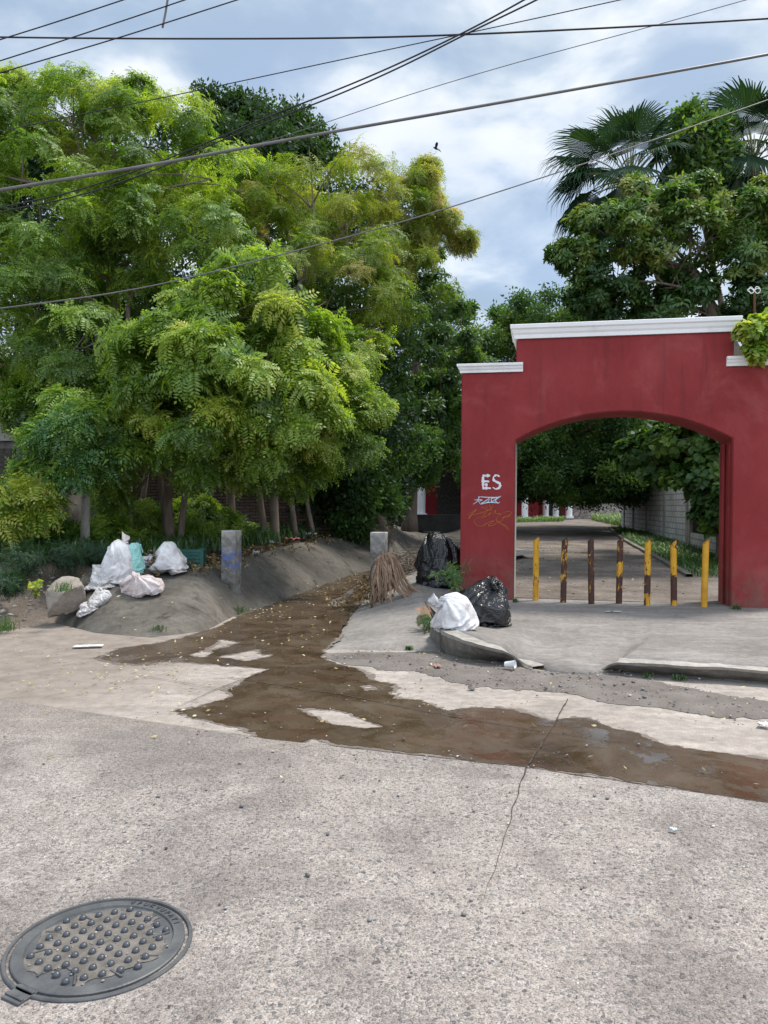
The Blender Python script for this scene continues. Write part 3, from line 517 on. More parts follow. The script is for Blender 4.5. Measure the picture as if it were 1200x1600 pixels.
# joints between the slabs
def joint(name, px, w=0.016, z=0.0):
    pts = [G(a, b) for a, b in px]; q = []
    for a, b in zip(pts, pts[1:]):
        m = max(2, int((b - a).length / 0.06)); q += [a.lerp(b, i / m) for i in range(m)]
    q.append(pts[-1]); r = [[], []]
    for i, p in enumerate(q):
        t = (q[min(i + 1, len(q) - 1)] - q[max(i - 1, 0)]).normalized(); n = Vector((-t.y, t.x, 0)); wob = (mnoise.noise(p * 6) * 0.012); ww = w * min(1, (len(q) - i) / (len(q) * .35)) * (0.35 + 1.2 * abs(mnoise.noise(p * 9 + Vector((3, 1, 0)))))
        for s, row in ((-1, r[0]), (1, r[1])): row.append(p + n * (wob + s * ww / 2) + Vector((0, 0, z)))
    b = MB(); b.grid(r); return tag(b.build(name, MT['joint']), kind='structure')
joint('road_joint', [(1200, 1254), (800, 1196), (430, 1156), (330, 1141)], 0.016, 0.002)
joint('road_joint', [(355, 1058), (540, 1086), (700, 1118), (840, 1141), (1200, 1192)], 0.014, 0.002)
joint('road_joint', [(887, 1092), (858, 1145), (822, 1200), (800, 1270), (786, 1320), (750, 1420)], 0.012, 0.002)
joint('road_joint', [(415, 1048), (330, 1080), (262, 1112)], 0.014, 0.002)
joint('road_joint', [(225, 1056), (332, 1074), (350, 1076)], 0.010, 0.002)
# channel
def loft(A, B, n, ease=None):
    A2 = crom(A, 4); B2 = crom(B, 4); return [[a.lerp(b, k / n) + (ease(k / n) if ease else Vector((0, 0, 0))) for a, b in zip(A2, B2)] for k in range(n + 1)]
def lump(o, amp, sc):
    v = vtx(o); w = fbm(v * sc, 4) - 0.5; v[:, 2] += w * amp; setv(o, v); return o
fl = MB(); nB = 14
RBx = crom(RB, 6); RBs = [RBx[int(i * (len(RBx) - 1) / (len(BL[4:]) - 1))] for i in range(len(BL[4:]))]
fl.grid(loft([v + Vector((0, 0, -.012)) for v in BL[4:]], [v + Vector((0, 0, -.012)) for v in RBs], 6)); tag(fl.build('channel_floor_pavement', MT['bank'], smooth=True), kind='structure')
lb = MB(); lb.grid(loft([v + Vector((0, 0, -.05)) for v in BL], TL, 8, lambda t: Vector((0, 0, 0.07 * math.sin(math.pi * t)))))
inn = [t + (t - b).normalized() * 0.35 + Vector((0, 0, -0.16)) for t, b in zip(TL, BL)]
lb.grid(loft(TL, inn, 2)); lbo = lump(lb.build('channel_bank', MT['bank'], smooth=True), 0.10, 1.7); tag(lbo, kind='structure')
rb = MB(); rr_ = loft([v + Vector((0, 0, -.03)) for v in RB], RT, 8, lambda t: Vector((0, 0, 0.03 * math.sin(math.pi * t))))
for q_ in rr_: q_[0].z = -.04
rr_ += [[p + (q - p) * t + Vector((0, 0, -.05 * t)) for p, q in zip(rr_[-1], [v + Vector((.95, .30, -.04)) for v in crom(RT, 4)])] for t in (.5, 1)]
rb.grid(rr_); tag(lump(rb.build('channel_apron_pavement', MT['apron'], smooth=True), 0.02, 2.5), kind='structure')
# kerbs and sidewalk
KT = [G(a, b, z) for a, b, z in [(676, 972, .24), (685, 981, .24), (700, 990, .235), (737, 1004, .21), (775, 1014, .17), (797, 1021, .13), (818, 1036, .03), (832, 1042, .012)]]
KF = [G(a, b, z) for a, b, z in [(672, 998, .03), (684, 1013, 0), (699, 1022, 0), (735, 1030, 0), (774, 1033, 0), (797, 1035, 0), (816, 1042, -.003), (831, 1048, -.008)]]
def kerb(KT, KF, name='kerb'):
    a, c = crom(KT, 5), crom(KF, 5); n = len(a); inn = []
    for i in range(n):
        t = (a[min(i + 1, n - 1)] - a[max(i - 1, 0)]); w = Vector((-t.y, t.x, 0)).normalized(); inn.append(a[i] + w * 0.15)
    f2 = [p + Vector((0, 0, -.05)) for p in c]; lip = [p.lerp(q, 0.12) + Vector((0, 0, -0.012)) for p, q in zip(a, c)]
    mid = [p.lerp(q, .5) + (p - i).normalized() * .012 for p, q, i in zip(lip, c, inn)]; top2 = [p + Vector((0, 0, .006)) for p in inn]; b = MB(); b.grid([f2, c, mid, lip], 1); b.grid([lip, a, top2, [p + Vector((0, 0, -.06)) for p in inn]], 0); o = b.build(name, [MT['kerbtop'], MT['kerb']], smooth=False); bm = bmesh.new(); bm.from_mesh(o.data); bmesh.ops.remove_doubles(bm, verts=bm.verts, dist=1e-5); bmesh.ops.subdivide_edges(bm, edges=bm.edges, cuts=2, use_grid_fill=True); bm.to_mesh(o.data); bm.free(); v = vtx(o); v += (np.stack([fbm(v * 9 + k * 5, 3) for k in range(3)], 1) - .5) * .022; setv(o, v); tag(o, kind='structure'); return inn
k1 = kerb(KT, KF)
dirR = sl_dir
KT2 = [G(a, b, z) for a, b, z in [(938, 1046, .012), (957, 1036, .11), (990, 1035, .13), (1080, 1041, .13), (1200, 1048, .13)]]; KT2 += [KT2[-1] + dirR * 3, KT2[-1] + dirR * 28]
KF2 = [G(a, b, z) for a, b, z in [(938, 1049, -.005), (957, 1047, 0), (990, 1051, 0), (1080, 1057, 0), (1200, 1066, 0)]]; KF2 += [KF2[-1] + dirR * 3, KF2[-1] + dirR * 28]
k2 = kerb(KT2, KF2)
GA = G(803, 938, .15); yaw = R(-11.5); GX = Vector((math.cos(yaw), math.sin(yaw), 0)); GN = Vector((-math.sin(yaw), math.cos(yaw), 0)); OPEN = 2.99; PIER = 0.80; DEP = 0.80
g0 = GA - GX * PIER; g0.z = 0.15
def gp(u, d=0, z=0.0): return g0 + GX * u + GN * d + Vector((0, 0, z))
ramp_pts = [G(a, b, z) for a, b, z in [(855, 1046, .022), (880, 1049, .022), (905, 1049, .022), (930, 1049, .022)]]
front = k1 + [p for p in ramp_pts] + k2; front = [p + Vector((0, 0, -.004)) for p in front]
us = np.linspace(-0.75, 5.6, len(front)); 
back = [gp(float(u), 0.35, 0.0) for u in us[:-10]] + [gp(float(u), 0.35, 0) for u in np.linspace(us[-11], 34, 10)]
for i in range(6): back[i] = back[i].lerp(RT[3] + Vector((0.05, 0, 0)), (5 - i) / 6)
rows = []
for k in range(13):
    s = k / 12; rr = []
    for a, c in zip(front, back):
        q = a.lerp(c, s); z1 = c.z; e = min(1, s / 0.5); e = e * e * (3 - 2 * e); q.z = a.z + (z1 - a.z) * e; rr.append(q)
    rows.append(rr)
rows.insert(0, [p + Vector((0, 0, -.05)) for p in rows[0]])
sw = MB(); sw.grid(rows); swo = sw.build('sidewalk', MT['walk'], smooth=True); lump(swo, 0.025, 1.3); tag(swo, kind='structure')
# lane beyond the gate
LR = [gp(4.3, .3, 0)] + [G(1072, 904, .15), G(1020, 873, .2), G(971, 844, .3), G(950, 826, .42)]; LR[0].z = .15
ln_rows = []
for i in range(30):
    s = i / 29; y = 0.30 + 33 * s ** 1.4; row = []
    for u in np.linspace(-0.4, 4.6 + 2 * s, 14):
        q = gp(float(u), y, 0); q.z = float(lane_h(q.y)) + 0.006 + 0.05 * (fbm([[q.x * 1.1, q.y * 1.1, 3]])[0] - 0.5) * min(1, y); row.append(q)
    ln_rows.append(row)
lm = MB(); lm.grid(ln_rows); tag(lm.build('lane_road', MT['lane'], smooth=True), kind='structure')
xr = MB(); xr.grid([[Vector((x, y, float(lane_h(y)) + .016)) for x in np.linspace(0, 40, 12)] for y in np.linspace(38, 62, 6)]); tag(xr.build('cross_lane_road', MT['lane']), kind='structure')
lk = MB(); kk = crom(LR[1:], 6)
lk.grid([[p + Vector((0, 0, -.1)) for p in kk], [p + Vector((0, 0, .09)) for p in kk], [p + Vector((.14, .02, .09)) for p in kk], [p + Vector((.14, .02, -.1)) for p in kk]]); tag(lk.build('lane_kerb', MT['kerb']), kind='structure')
# water standing and running over the slabs
WO = [(275, 1110), (330, 1128), (400, 1143), (425, 1159), (450, 1163), (490, 1153), (560, 1162), (640, 1172), (700, 1181), (800, 1196), (880, 1204), (960, 1214), (1050, 1229), (1200, 1255), (1400, 1290), (1700, 1345), (1700, 1262), (1400, 1212), (1200, 1187), (1150, 1181), (1090, 1169), (1040, 1157), (960, 1136), (920, 1121), (900, 1119), (872, 1121), (860, 1125), (830, 1115), (790, 1108), (740, 1104), (700, 1108), (658, 1093), (621, 1091), (612, 1068), (587, 1062), (562, 1047), (535, 1038), (510, 1030), (505, 1013), (530, 985), (552, 955), (572, 930), (592, 906), (625, 881), (640, 874), (622, 872), (600, 889), (560, 900), (500, 918), (420, 946), (370, 964), (345, 977), (260, 1003), (190, 1012), (145, 1026), (195, 1036), (231, 1040), (254, 1033), (330, 1036), (421, 1044), (385, 1060), (354, 1077), (360, 1085), (325, 1100)]
ISL = [[(467, 1106), (520, 1107), (560, 1121), (600, 1135), (575, 1138), (520, 1128), (487, 1116)], [(300, 1023), (329, 1008), (346, 998), (379, 1002), (337, 1014), (320, 1025)], [(346, 1025), (400, 1014), (404, 1020), (431, 1021), (429, 1025), (379, 1034)], [(567, 1071), (577, 1069), (586, 1076), (571, 1078)], [(516, 940), (561, 914), (566, 919), (527, 948)]]
WOg = xy(WO); ISg = [xy(q) for q in ISL]
def wet_fn(p):
    d = sdf(p, WOg)
    for q in ISg: d = np.minimum(d, -sdf(p, q))
    return d + 0.15 * (fbm(p * 3.2, 4) - 0.5) + 0.09 * (fbm(p * 13 + 7, 3) - 0.5) + 0.05 * (fbm(p * 38 + 2, 2) - 0.5)
def chan_z(v): return np.interp(v[:, 1], [0, 12, 14.2, 17.4, 20.8, 25], [0, 0, .03, .1, .2, .22]) - 0.005
MT['damp'] = m_rough('damp concrete', [(0.3, (0.12, 0.098, 0.083)), (0.7, (0.19, 0.162, 0.142))], 4, 60, 0.3, 0.004, 0.6, 0.35)
def damp_fn(p): return wet_fn(p) + .05 * fbm(p * 5 + 4, 3) + .07 * np.clip(fbm(p * 1.7 + 1, 3) - .45, 0, 1) * 4 * .5 + .05 * (fbm(p * 30, 2) - .5)
tag(patch('damp_ground', damp_fn, (-4.6, 7.5, 2.6, 9.2), 0.022, lambda v: chan_z(v) - .0025, MT['damp']), kind='structure')
tag(patch('water', wet_fn, (-4.6, 7.5, 2.6, 9.2), 0.020, chan_z, MT['wet']), kind='structure')
tag(patch('water', wet_fn, (-4.6, 1.2, 9.2, 20.4), 0.04, chan_z, MT['wet']), kind='structure')
# silt washed along the kerb
SO = xy([(508, 1020), (560, 1020), (690, 1016), (740, 1030), (820, 1046), (900, 1052), (960, 1053), (1010, 1062), (1100, 1077), (1200, 1092), (1500, 1120), (1500, 1150), (1200, 1124), (1120, 1118), (1040, 1105), (960, 1098), (900, 1083), (820, 1078), (740, 1073), (660, 1052), (600, 1044), (540, 1036)])
FARX = np.array([v.x for v in FAR]); FARY = np.array([v.y for v in FAR])
def silt_fn(p): return np.minimum(sdf(p, SO), np.interp(p[:, 0], FARX, FARY) - p[:, 1] - .02) * 1.0 + np.where(np.interp(p[:, 0], FARX, FARY) - p[:, 1] < .12, 0, 1) * (0.30 * (fbm(p * 2.1 + 3, 5) - 0.5) + 0.16 * (fbm(p * 9, 3) - 0.5) + .07 * (fbm(p * 34, 2) - .5))
tag(patch('silt_gravel', silt_fn, (-1.5, 7, 5.0, 9.2), 0.035, lambda v: -0.0065 + np.clip(silt_fn(v), 0, .12) * .12 * fbm(v * 5, 4) * 2, MT['silt']), kind='stuff')
# ================================================================== GATE
gate = empty('archway_gate', g0, yaw); tag(gate, 'dark red plastered archway with white cornices spanning the lane entrance', 'archway')
def gate_body():
    z0, ws, wt, mt, apex = -0.25, 2.36, 3.36, 3.84, 2.76; Wd = PIER * 2 + OPEN; x1, x2 = PIER, PIER + OPEN
    arc = []; half = OPEN / 2; rise = apex - ws; Rr = (half * half + rise * rise) / (2 * rise); cz = apex - Rr
    for i in range(37):
        x = x1 + OPEN * i / 36; arc.append((x, cz + math.sqrt(max(Rr * Rr - (x - x1 - half) ** 2, 0))))
    arc[0] = (x1, ws); arc[-1] = (x2, ws)
    bm = bmesh.new()
    def P3(p, d): return bm.verts.new((p[0], d, p[1]))
    fr, bk = {}, {}
    cols = [(0, z0), (0, wt), (x1, wt)]
    def both(key, p): fr[key] = P3(p, 0); bk[key] = P3(p, DEP)
    tops = []
    for i, a in enumerate(arc): both(('a', i), a); both(('t', i), (a[0], mt))
    both('lb', (0, z0)); both('lt', (0, wt)); both('lti', (x1, wt)); both('lbi', (x1, z0)); both('ls', (0, ws)); both('rb', (Wd, z0)); both('rt', (Wd, wt)); both('rti', (x2, wt)); both('rbi', (x2, z0)); both('rs', (Wd, ws))
    A0, A1 = ('a', 0), ('a', 36); grey = []
    def face(keys):
        bm.faces.new([fr[k] for k in keys]); bm.faces.new([bk[k] for k in keys][::-1])
    face(['lb', 'lbi', A0, 'ls']); face(['ls', A0, 'lti', 'lt']); face(['rbi', 'rb', 'rs', A1]); face([A1, 'rs', 'rt', 'rti'])
    for i in range(36): 
        k = [('a', i), ('a', i + 1), ('t', i + 1), ('t', i)]
        if i == 0: k = [('a', 0), ('a', 1), ('t', 1), ('t', 0), 'lti']
        if i == 35: k = [('a', 35), ('a', 36), 'rti', ('t', 36), ('t', 35)]
        face(k)
    loop = ['lb', 'ls', 'lt', 'lti', ('t', 0)] + [('t', i) for i in range(1, 37)] + ['rti', 'rt', 'rs', 'rb', 'rbi', A1] + [('a', i) for i in range(35, -1, -1)] + ['lbi']
    for a, b in zip(loop, loop[1:] + loop[:1]):
        f = bm.faces.new([fr[a], fr[b], bk[b], bk[a]])
        if (a, b) == (A0, 'lbi'): f.material_index = 1
    bmesh.ops.recalc_face_normals(bm, faces=bm.faces)
    ed = [e for e in bm.edges if len(e.link_faces) == 2 and e.calc_face_angle(0) > 0.7]; bmesh.ops.bevel(bm, geom=ed, offset=0.012, segments=2, affect='EDGES')
    me = bpy.data.meshes.new('wall'); bm.to_mesh(me); bm.free(); me.materials.append(MT['red']); me.materials.append(MT['grey'])
    o = bpy.data.objects.new('wall', me); COL.objects.link(o); o.parent = gate
    return x1, x2, Wd, wt, mt
gx1, gx2, gW, gwt, gmt = gate_body()
def cornice(xa, xb, z, h, over, ends=(1, 1)):
    prof = [(0.0, 0.0), (0.030, 0.0), (0.034, 0.26), (0.052, 0.40), (0.064, 0.62), (0.084, 0.72), (0.088, 0.97), (0.080, 1.0)]
    b = MB(); rows = []
    for o_, t in prof:
        o_ = o_ * over / 0.088; a = xa - o_ * ends[0]; c = xb + o_ * ends[1]; zz = z + t * h
        rows.append([(a, -o_ , zz), (c, -o_, zz), (c, DEP + o_, zz), (a, DEP + o_, zz)])
    b.grid(rows, closed=True); n = len(rows) * 4; b.f.append((n - 4, n - 3, n - 2, n - 1)); b.m.append(0); b.f.append((3, 2, 1, 0)); b.m.append(0)
    o = b.build('cornice', MT['white'], gate); return o
cornice(gx1, gx2, gmt + .003, 0.20, 0.09)
cornice(0, gx1 + .10, gwt + .003, 0.13, 0.07, (1, 0)); cornice(gx2 - .10, gW, gwt + .003, 0.13, 0.07, (0, 1))
cb = MB(); cb.tube([(gx2 - 0.03, 0.40, -0.2), (gx2 - 0.03, 0.40, 2.3)], 0.026, 10); cb.box((gx2 - .012, 0.16, 1.05), (0.024, 0.05, 2.5)); cb.build('conduit', MT['red'], gate, smooth=False)
# marks painted on the left pier
def stroke(b, px, w, lift=0.004, n=6, taper=True, wob=0.0):
    pts = crom([onplane(a, c, g0 - GN * lift, GN) for a, c in px], n); k = len(pts); r = [[], []]
    for i, p in enumerate(pts):
        t = (pts[min(i + 1, k - 1)] - pts[max(i - 1, 0)]).normalized(); s = t.cross(GN).normalized(); e = (1 - 0.55 * abs(2 * i / (k - 1) - 1) ** 2) if taper else 1; ww = w * e * (1 + wob * mnoise.noise(p * 60))
        p2 = p
        r[0].append(p2 + s * ww / 2); r[1].append(p2 - s * ww / 2)
    gi = Matrix.Rotation(-yaw, 4, 'Z') @ Matrix.Translation(-g0); b.grid([[gi @ q for q in rr] for rr in r])
wm = m_rough('worn white spray paint', [(0.3, (0.60, 0.58, 0.62)), (0.7, (0.76, 0.74, 0.77))], 12, 60)
b = MB()
for q in [[(754, 743), (760, 743.3), (766, 743)], [(755, 741.5), (754.6, 752), (755, 764.5)], [(755, 752.5), (760, 752), (764.5, 752.5)], [(754, 763), (760, 762.6), (767, 763)], [(781, 745), (776, 742.5), (771.5, 745), (771.5, 750), (776, 753), (781, 756), (780.5, 761.5), (775, 764), (770, 761.5)], [(757, 757), (762, 757.5)]]:
    stroke(b, q, 0.036, 0.004 + 0.0006 * random.random(), wob=0.9)
b.build('stencil_mark', wm, gate)
b = MB(); bl = m_plain('pale blue spray paint', S(176, 204, 214), 0.6, 0.3, 0.2)
for q in [[(739, 788), (746, 783), (749, 776), (747, 781), (751, 788)], [(741, 781), (753, 781), (749, 783)], [(747, 776), (764, 778), (752, 787), (763, 784)], [(765, 779), (763, 785), (768, 784), (768, 779), (777, 778), (769, 784), (776, 784)], [(783, 775), (776, 780), (774, 782), (778, 786), (781, 784)], [(751, 788), (764, 785), (778, 786)], [(747, 776), (760, 777), (777, 777), (783, 775)]]:
    stroke(b, q, 0.013, 0.0045 + 0.001 * random.random())
b.build('graffiti', bl, gate)
b = MB(); og = m_plain('thin orange spray paint', S(178, 104, 40), 0.6, 0.3, 0.3)
for q in [[(730, 804), (737, 801), (745, 796), (735, 806), (732, 811), (738, 804)], [(731, 806), (745, 803), (754, 801), (760, 798), (763, 796), (755, 806), (751, 809)], [(752, 810), (760, 806), (767, 801), (763, 807)], [(770, 803), (775, 797), (774, 802), (783, 803), (776, 806)], [(786, 801), (795, 799), (799, 801), (794, 806), (784, 810), (791, 807), (797, 806), (791, 811)], [(749, 808), (742, 813), (744, 820), (753, 822), (764, 816), (772, 814), (763, 821), (770, 821), (779, 816), (787, 822), (796, 829)], [(779, 806), (775, 813), (783, 815), (787, 809)], [(752, 792), (757, 794), (763, 791)], [(765, 788), (767, 795), (771, 788)], [(757, 795), (764, 797), (770, 797)], [(778, 817), (789, 821), (795, 826)]]:
    stroke(b, q, 0.0085, 0.0055 + 0.001 * random.random())
b.build('graffiti', og, gate)
# ------------------------------------------------------------------ bollards
BP = [(837, 838, 938, .40, 'yellow slanted steel post with rust flecks, nearest the archway pier with graffiti'), (880, 838, 941, .57, 'mostly rust brown slanted post, second from the graffiti pier'), (924, 838, 943, .63, 'almost bare brown slanted post, third from the graffiti pier'), (967, 838, 943, .61, 'brown slanted post with a yellow middle, in the centre of the row'), (1011, 840, 946, .46, 'yellow slanted post with a large brown rust band low down, fifth in the row'), (1053, 840, 946, .42, 'yellow slanted post with a dark brown base, second from the bare pier'), (1100, 841, 948, .30, 'cleanest bright yellow slanted post, beside the pier without graffiti')]
for i, (x, y0, y1, lo, lab) in enumerate(BP):
    base = G(x, y1, .15); H = (EYE - 0.15) * (y1 - y0) / (y1 - 789); root = empty('bollard', base); tag(root, lab, 'bollard', 'slanted steel posts across the archway')
    b = MB(); rr = 0.044; n = 16; lean = 0.02 * math.sin(i * 2.3); rows = []
    for k in range(9):
        z = -0.12 + (H + .12 - 0.07) * k / 8; rows.append([(rr * math.cos(6.2832 * j / n) + lean * z, rr * math.sin(6.2832 * j / n), z) for j in range(n)])
    rows.append([(rr * math.cos(6.2832 * j / n) + lean * H, rr * math.sin(6.2832 * j / n), H - 0.035 + 0.035 * math.cos(6.2832 * j / n) - .0) for j in range(n)])
    b.grid(rows, closed=True); o = b.build('post', m_bollard('chipped yellow paint %d' % i, lo, [(0, .01, 0), (.3, .75, -.07), (.5, .62, -.09), (.38, .62, -.14), (.18, .42, .2), (.06, .40, .17), (0, .08, .1)][i]), root, smooth=True)
    inn = [(c[0] - (c[0] - lean * H) * .14, c[1] * .86, c[2] - .001) for c in rows[-1]]; b = MB(); b.grid([rows[-1], inn], closed=True); b.grid([inn, [(c[0], c[1], c[2] - .12) for c in inn]], closed=True); b.build('cut_end', MT['joint'] if i % 2 else o.data.materials[0], root)
# ------------------------------------------------------------------ concrete posts
def cpost(px0, px1, top, base, z0, lab, blue):
    a, c = G(px0, base, z0), G(px1, base, z0); m = (a + c) / 2; w = (c - a).length; H = EYE + (789 - top) / 1200 * m.y - z0
    t = NT('weathered post concrete'); n = t.noise(4, 7, 0.65); col = t.ramp(n, [(0.36, (0.065, 0.06, 0.053)), (0.52, (0.19, 0.178, 0.16)), (0.72, (0.36, 0.34, 0.315))]); z = t.sep()[2]
    tp = t.mr(t.math('ADD', z, t.math('MULTIPLY', t.noise(12, 4), 0.3)), H - .1, H + .18); col = t.mix(t.math('MULTIPLY', tp, .6), col, (0.48, 0.46, 0.43))
    if blue: k = t.math('MULTIPLY', t.math('MULTIPLY', t.mr(z, H - .62, H - .5), t.mr(z, H - .36, H - .2, 1, 0)), t.mr(t.noise(9, 5, 0.7), 0.46, 0.56)); col = t.mix(t.math('MULTIPLY', k, .8), col, (0.09, 0.14, 0.36))
    mat = t.fin(col, 0.9, 0.2, t.bump(t.noise(22, 6, 0.65), 0.8, 0.02)); b = MB(); b.box((0, 0, H / 2 - .15), (w * .80, w * .80, H + .3)); o = b.build('concrete_post', mat, bevel=0.012)
    o.location = m + Vector((0, .1, 0)); o.rotation_euler = (0, 0, R(-14)); tag(o, lab, 'post', 'concrete posts at the mouth of the channel')
    bm = bmesh.new(); bm.from_mesh(o.data); bmesh.ops.subdivide_edges(bm, edges=bm.edges, cuts=5, use_grid_fill=True); bm.to_mesh(o.data); bm.free(); v = vtx(o); v += (np.stack([fbm(v * 7 + k * 9) for k in range(3)], 1) - 0.5) * 0.03; setv(o, v); return o
cpost(344, 374, 832, 951, .0, 'grey concrete post with faded blue paint, standing against the channel bank', True)
cpost(577, 606, 833, 945, .02, 'bare grey concrete post behind the dried palm leaf', False)
# ------------------------------------------------------------------ sacks and bags
def put(o, loc, rz=0, tilt=(0, 0)): o.location = loc; o.rotation_euler = (tilt[0], tilt[1], rz); return o
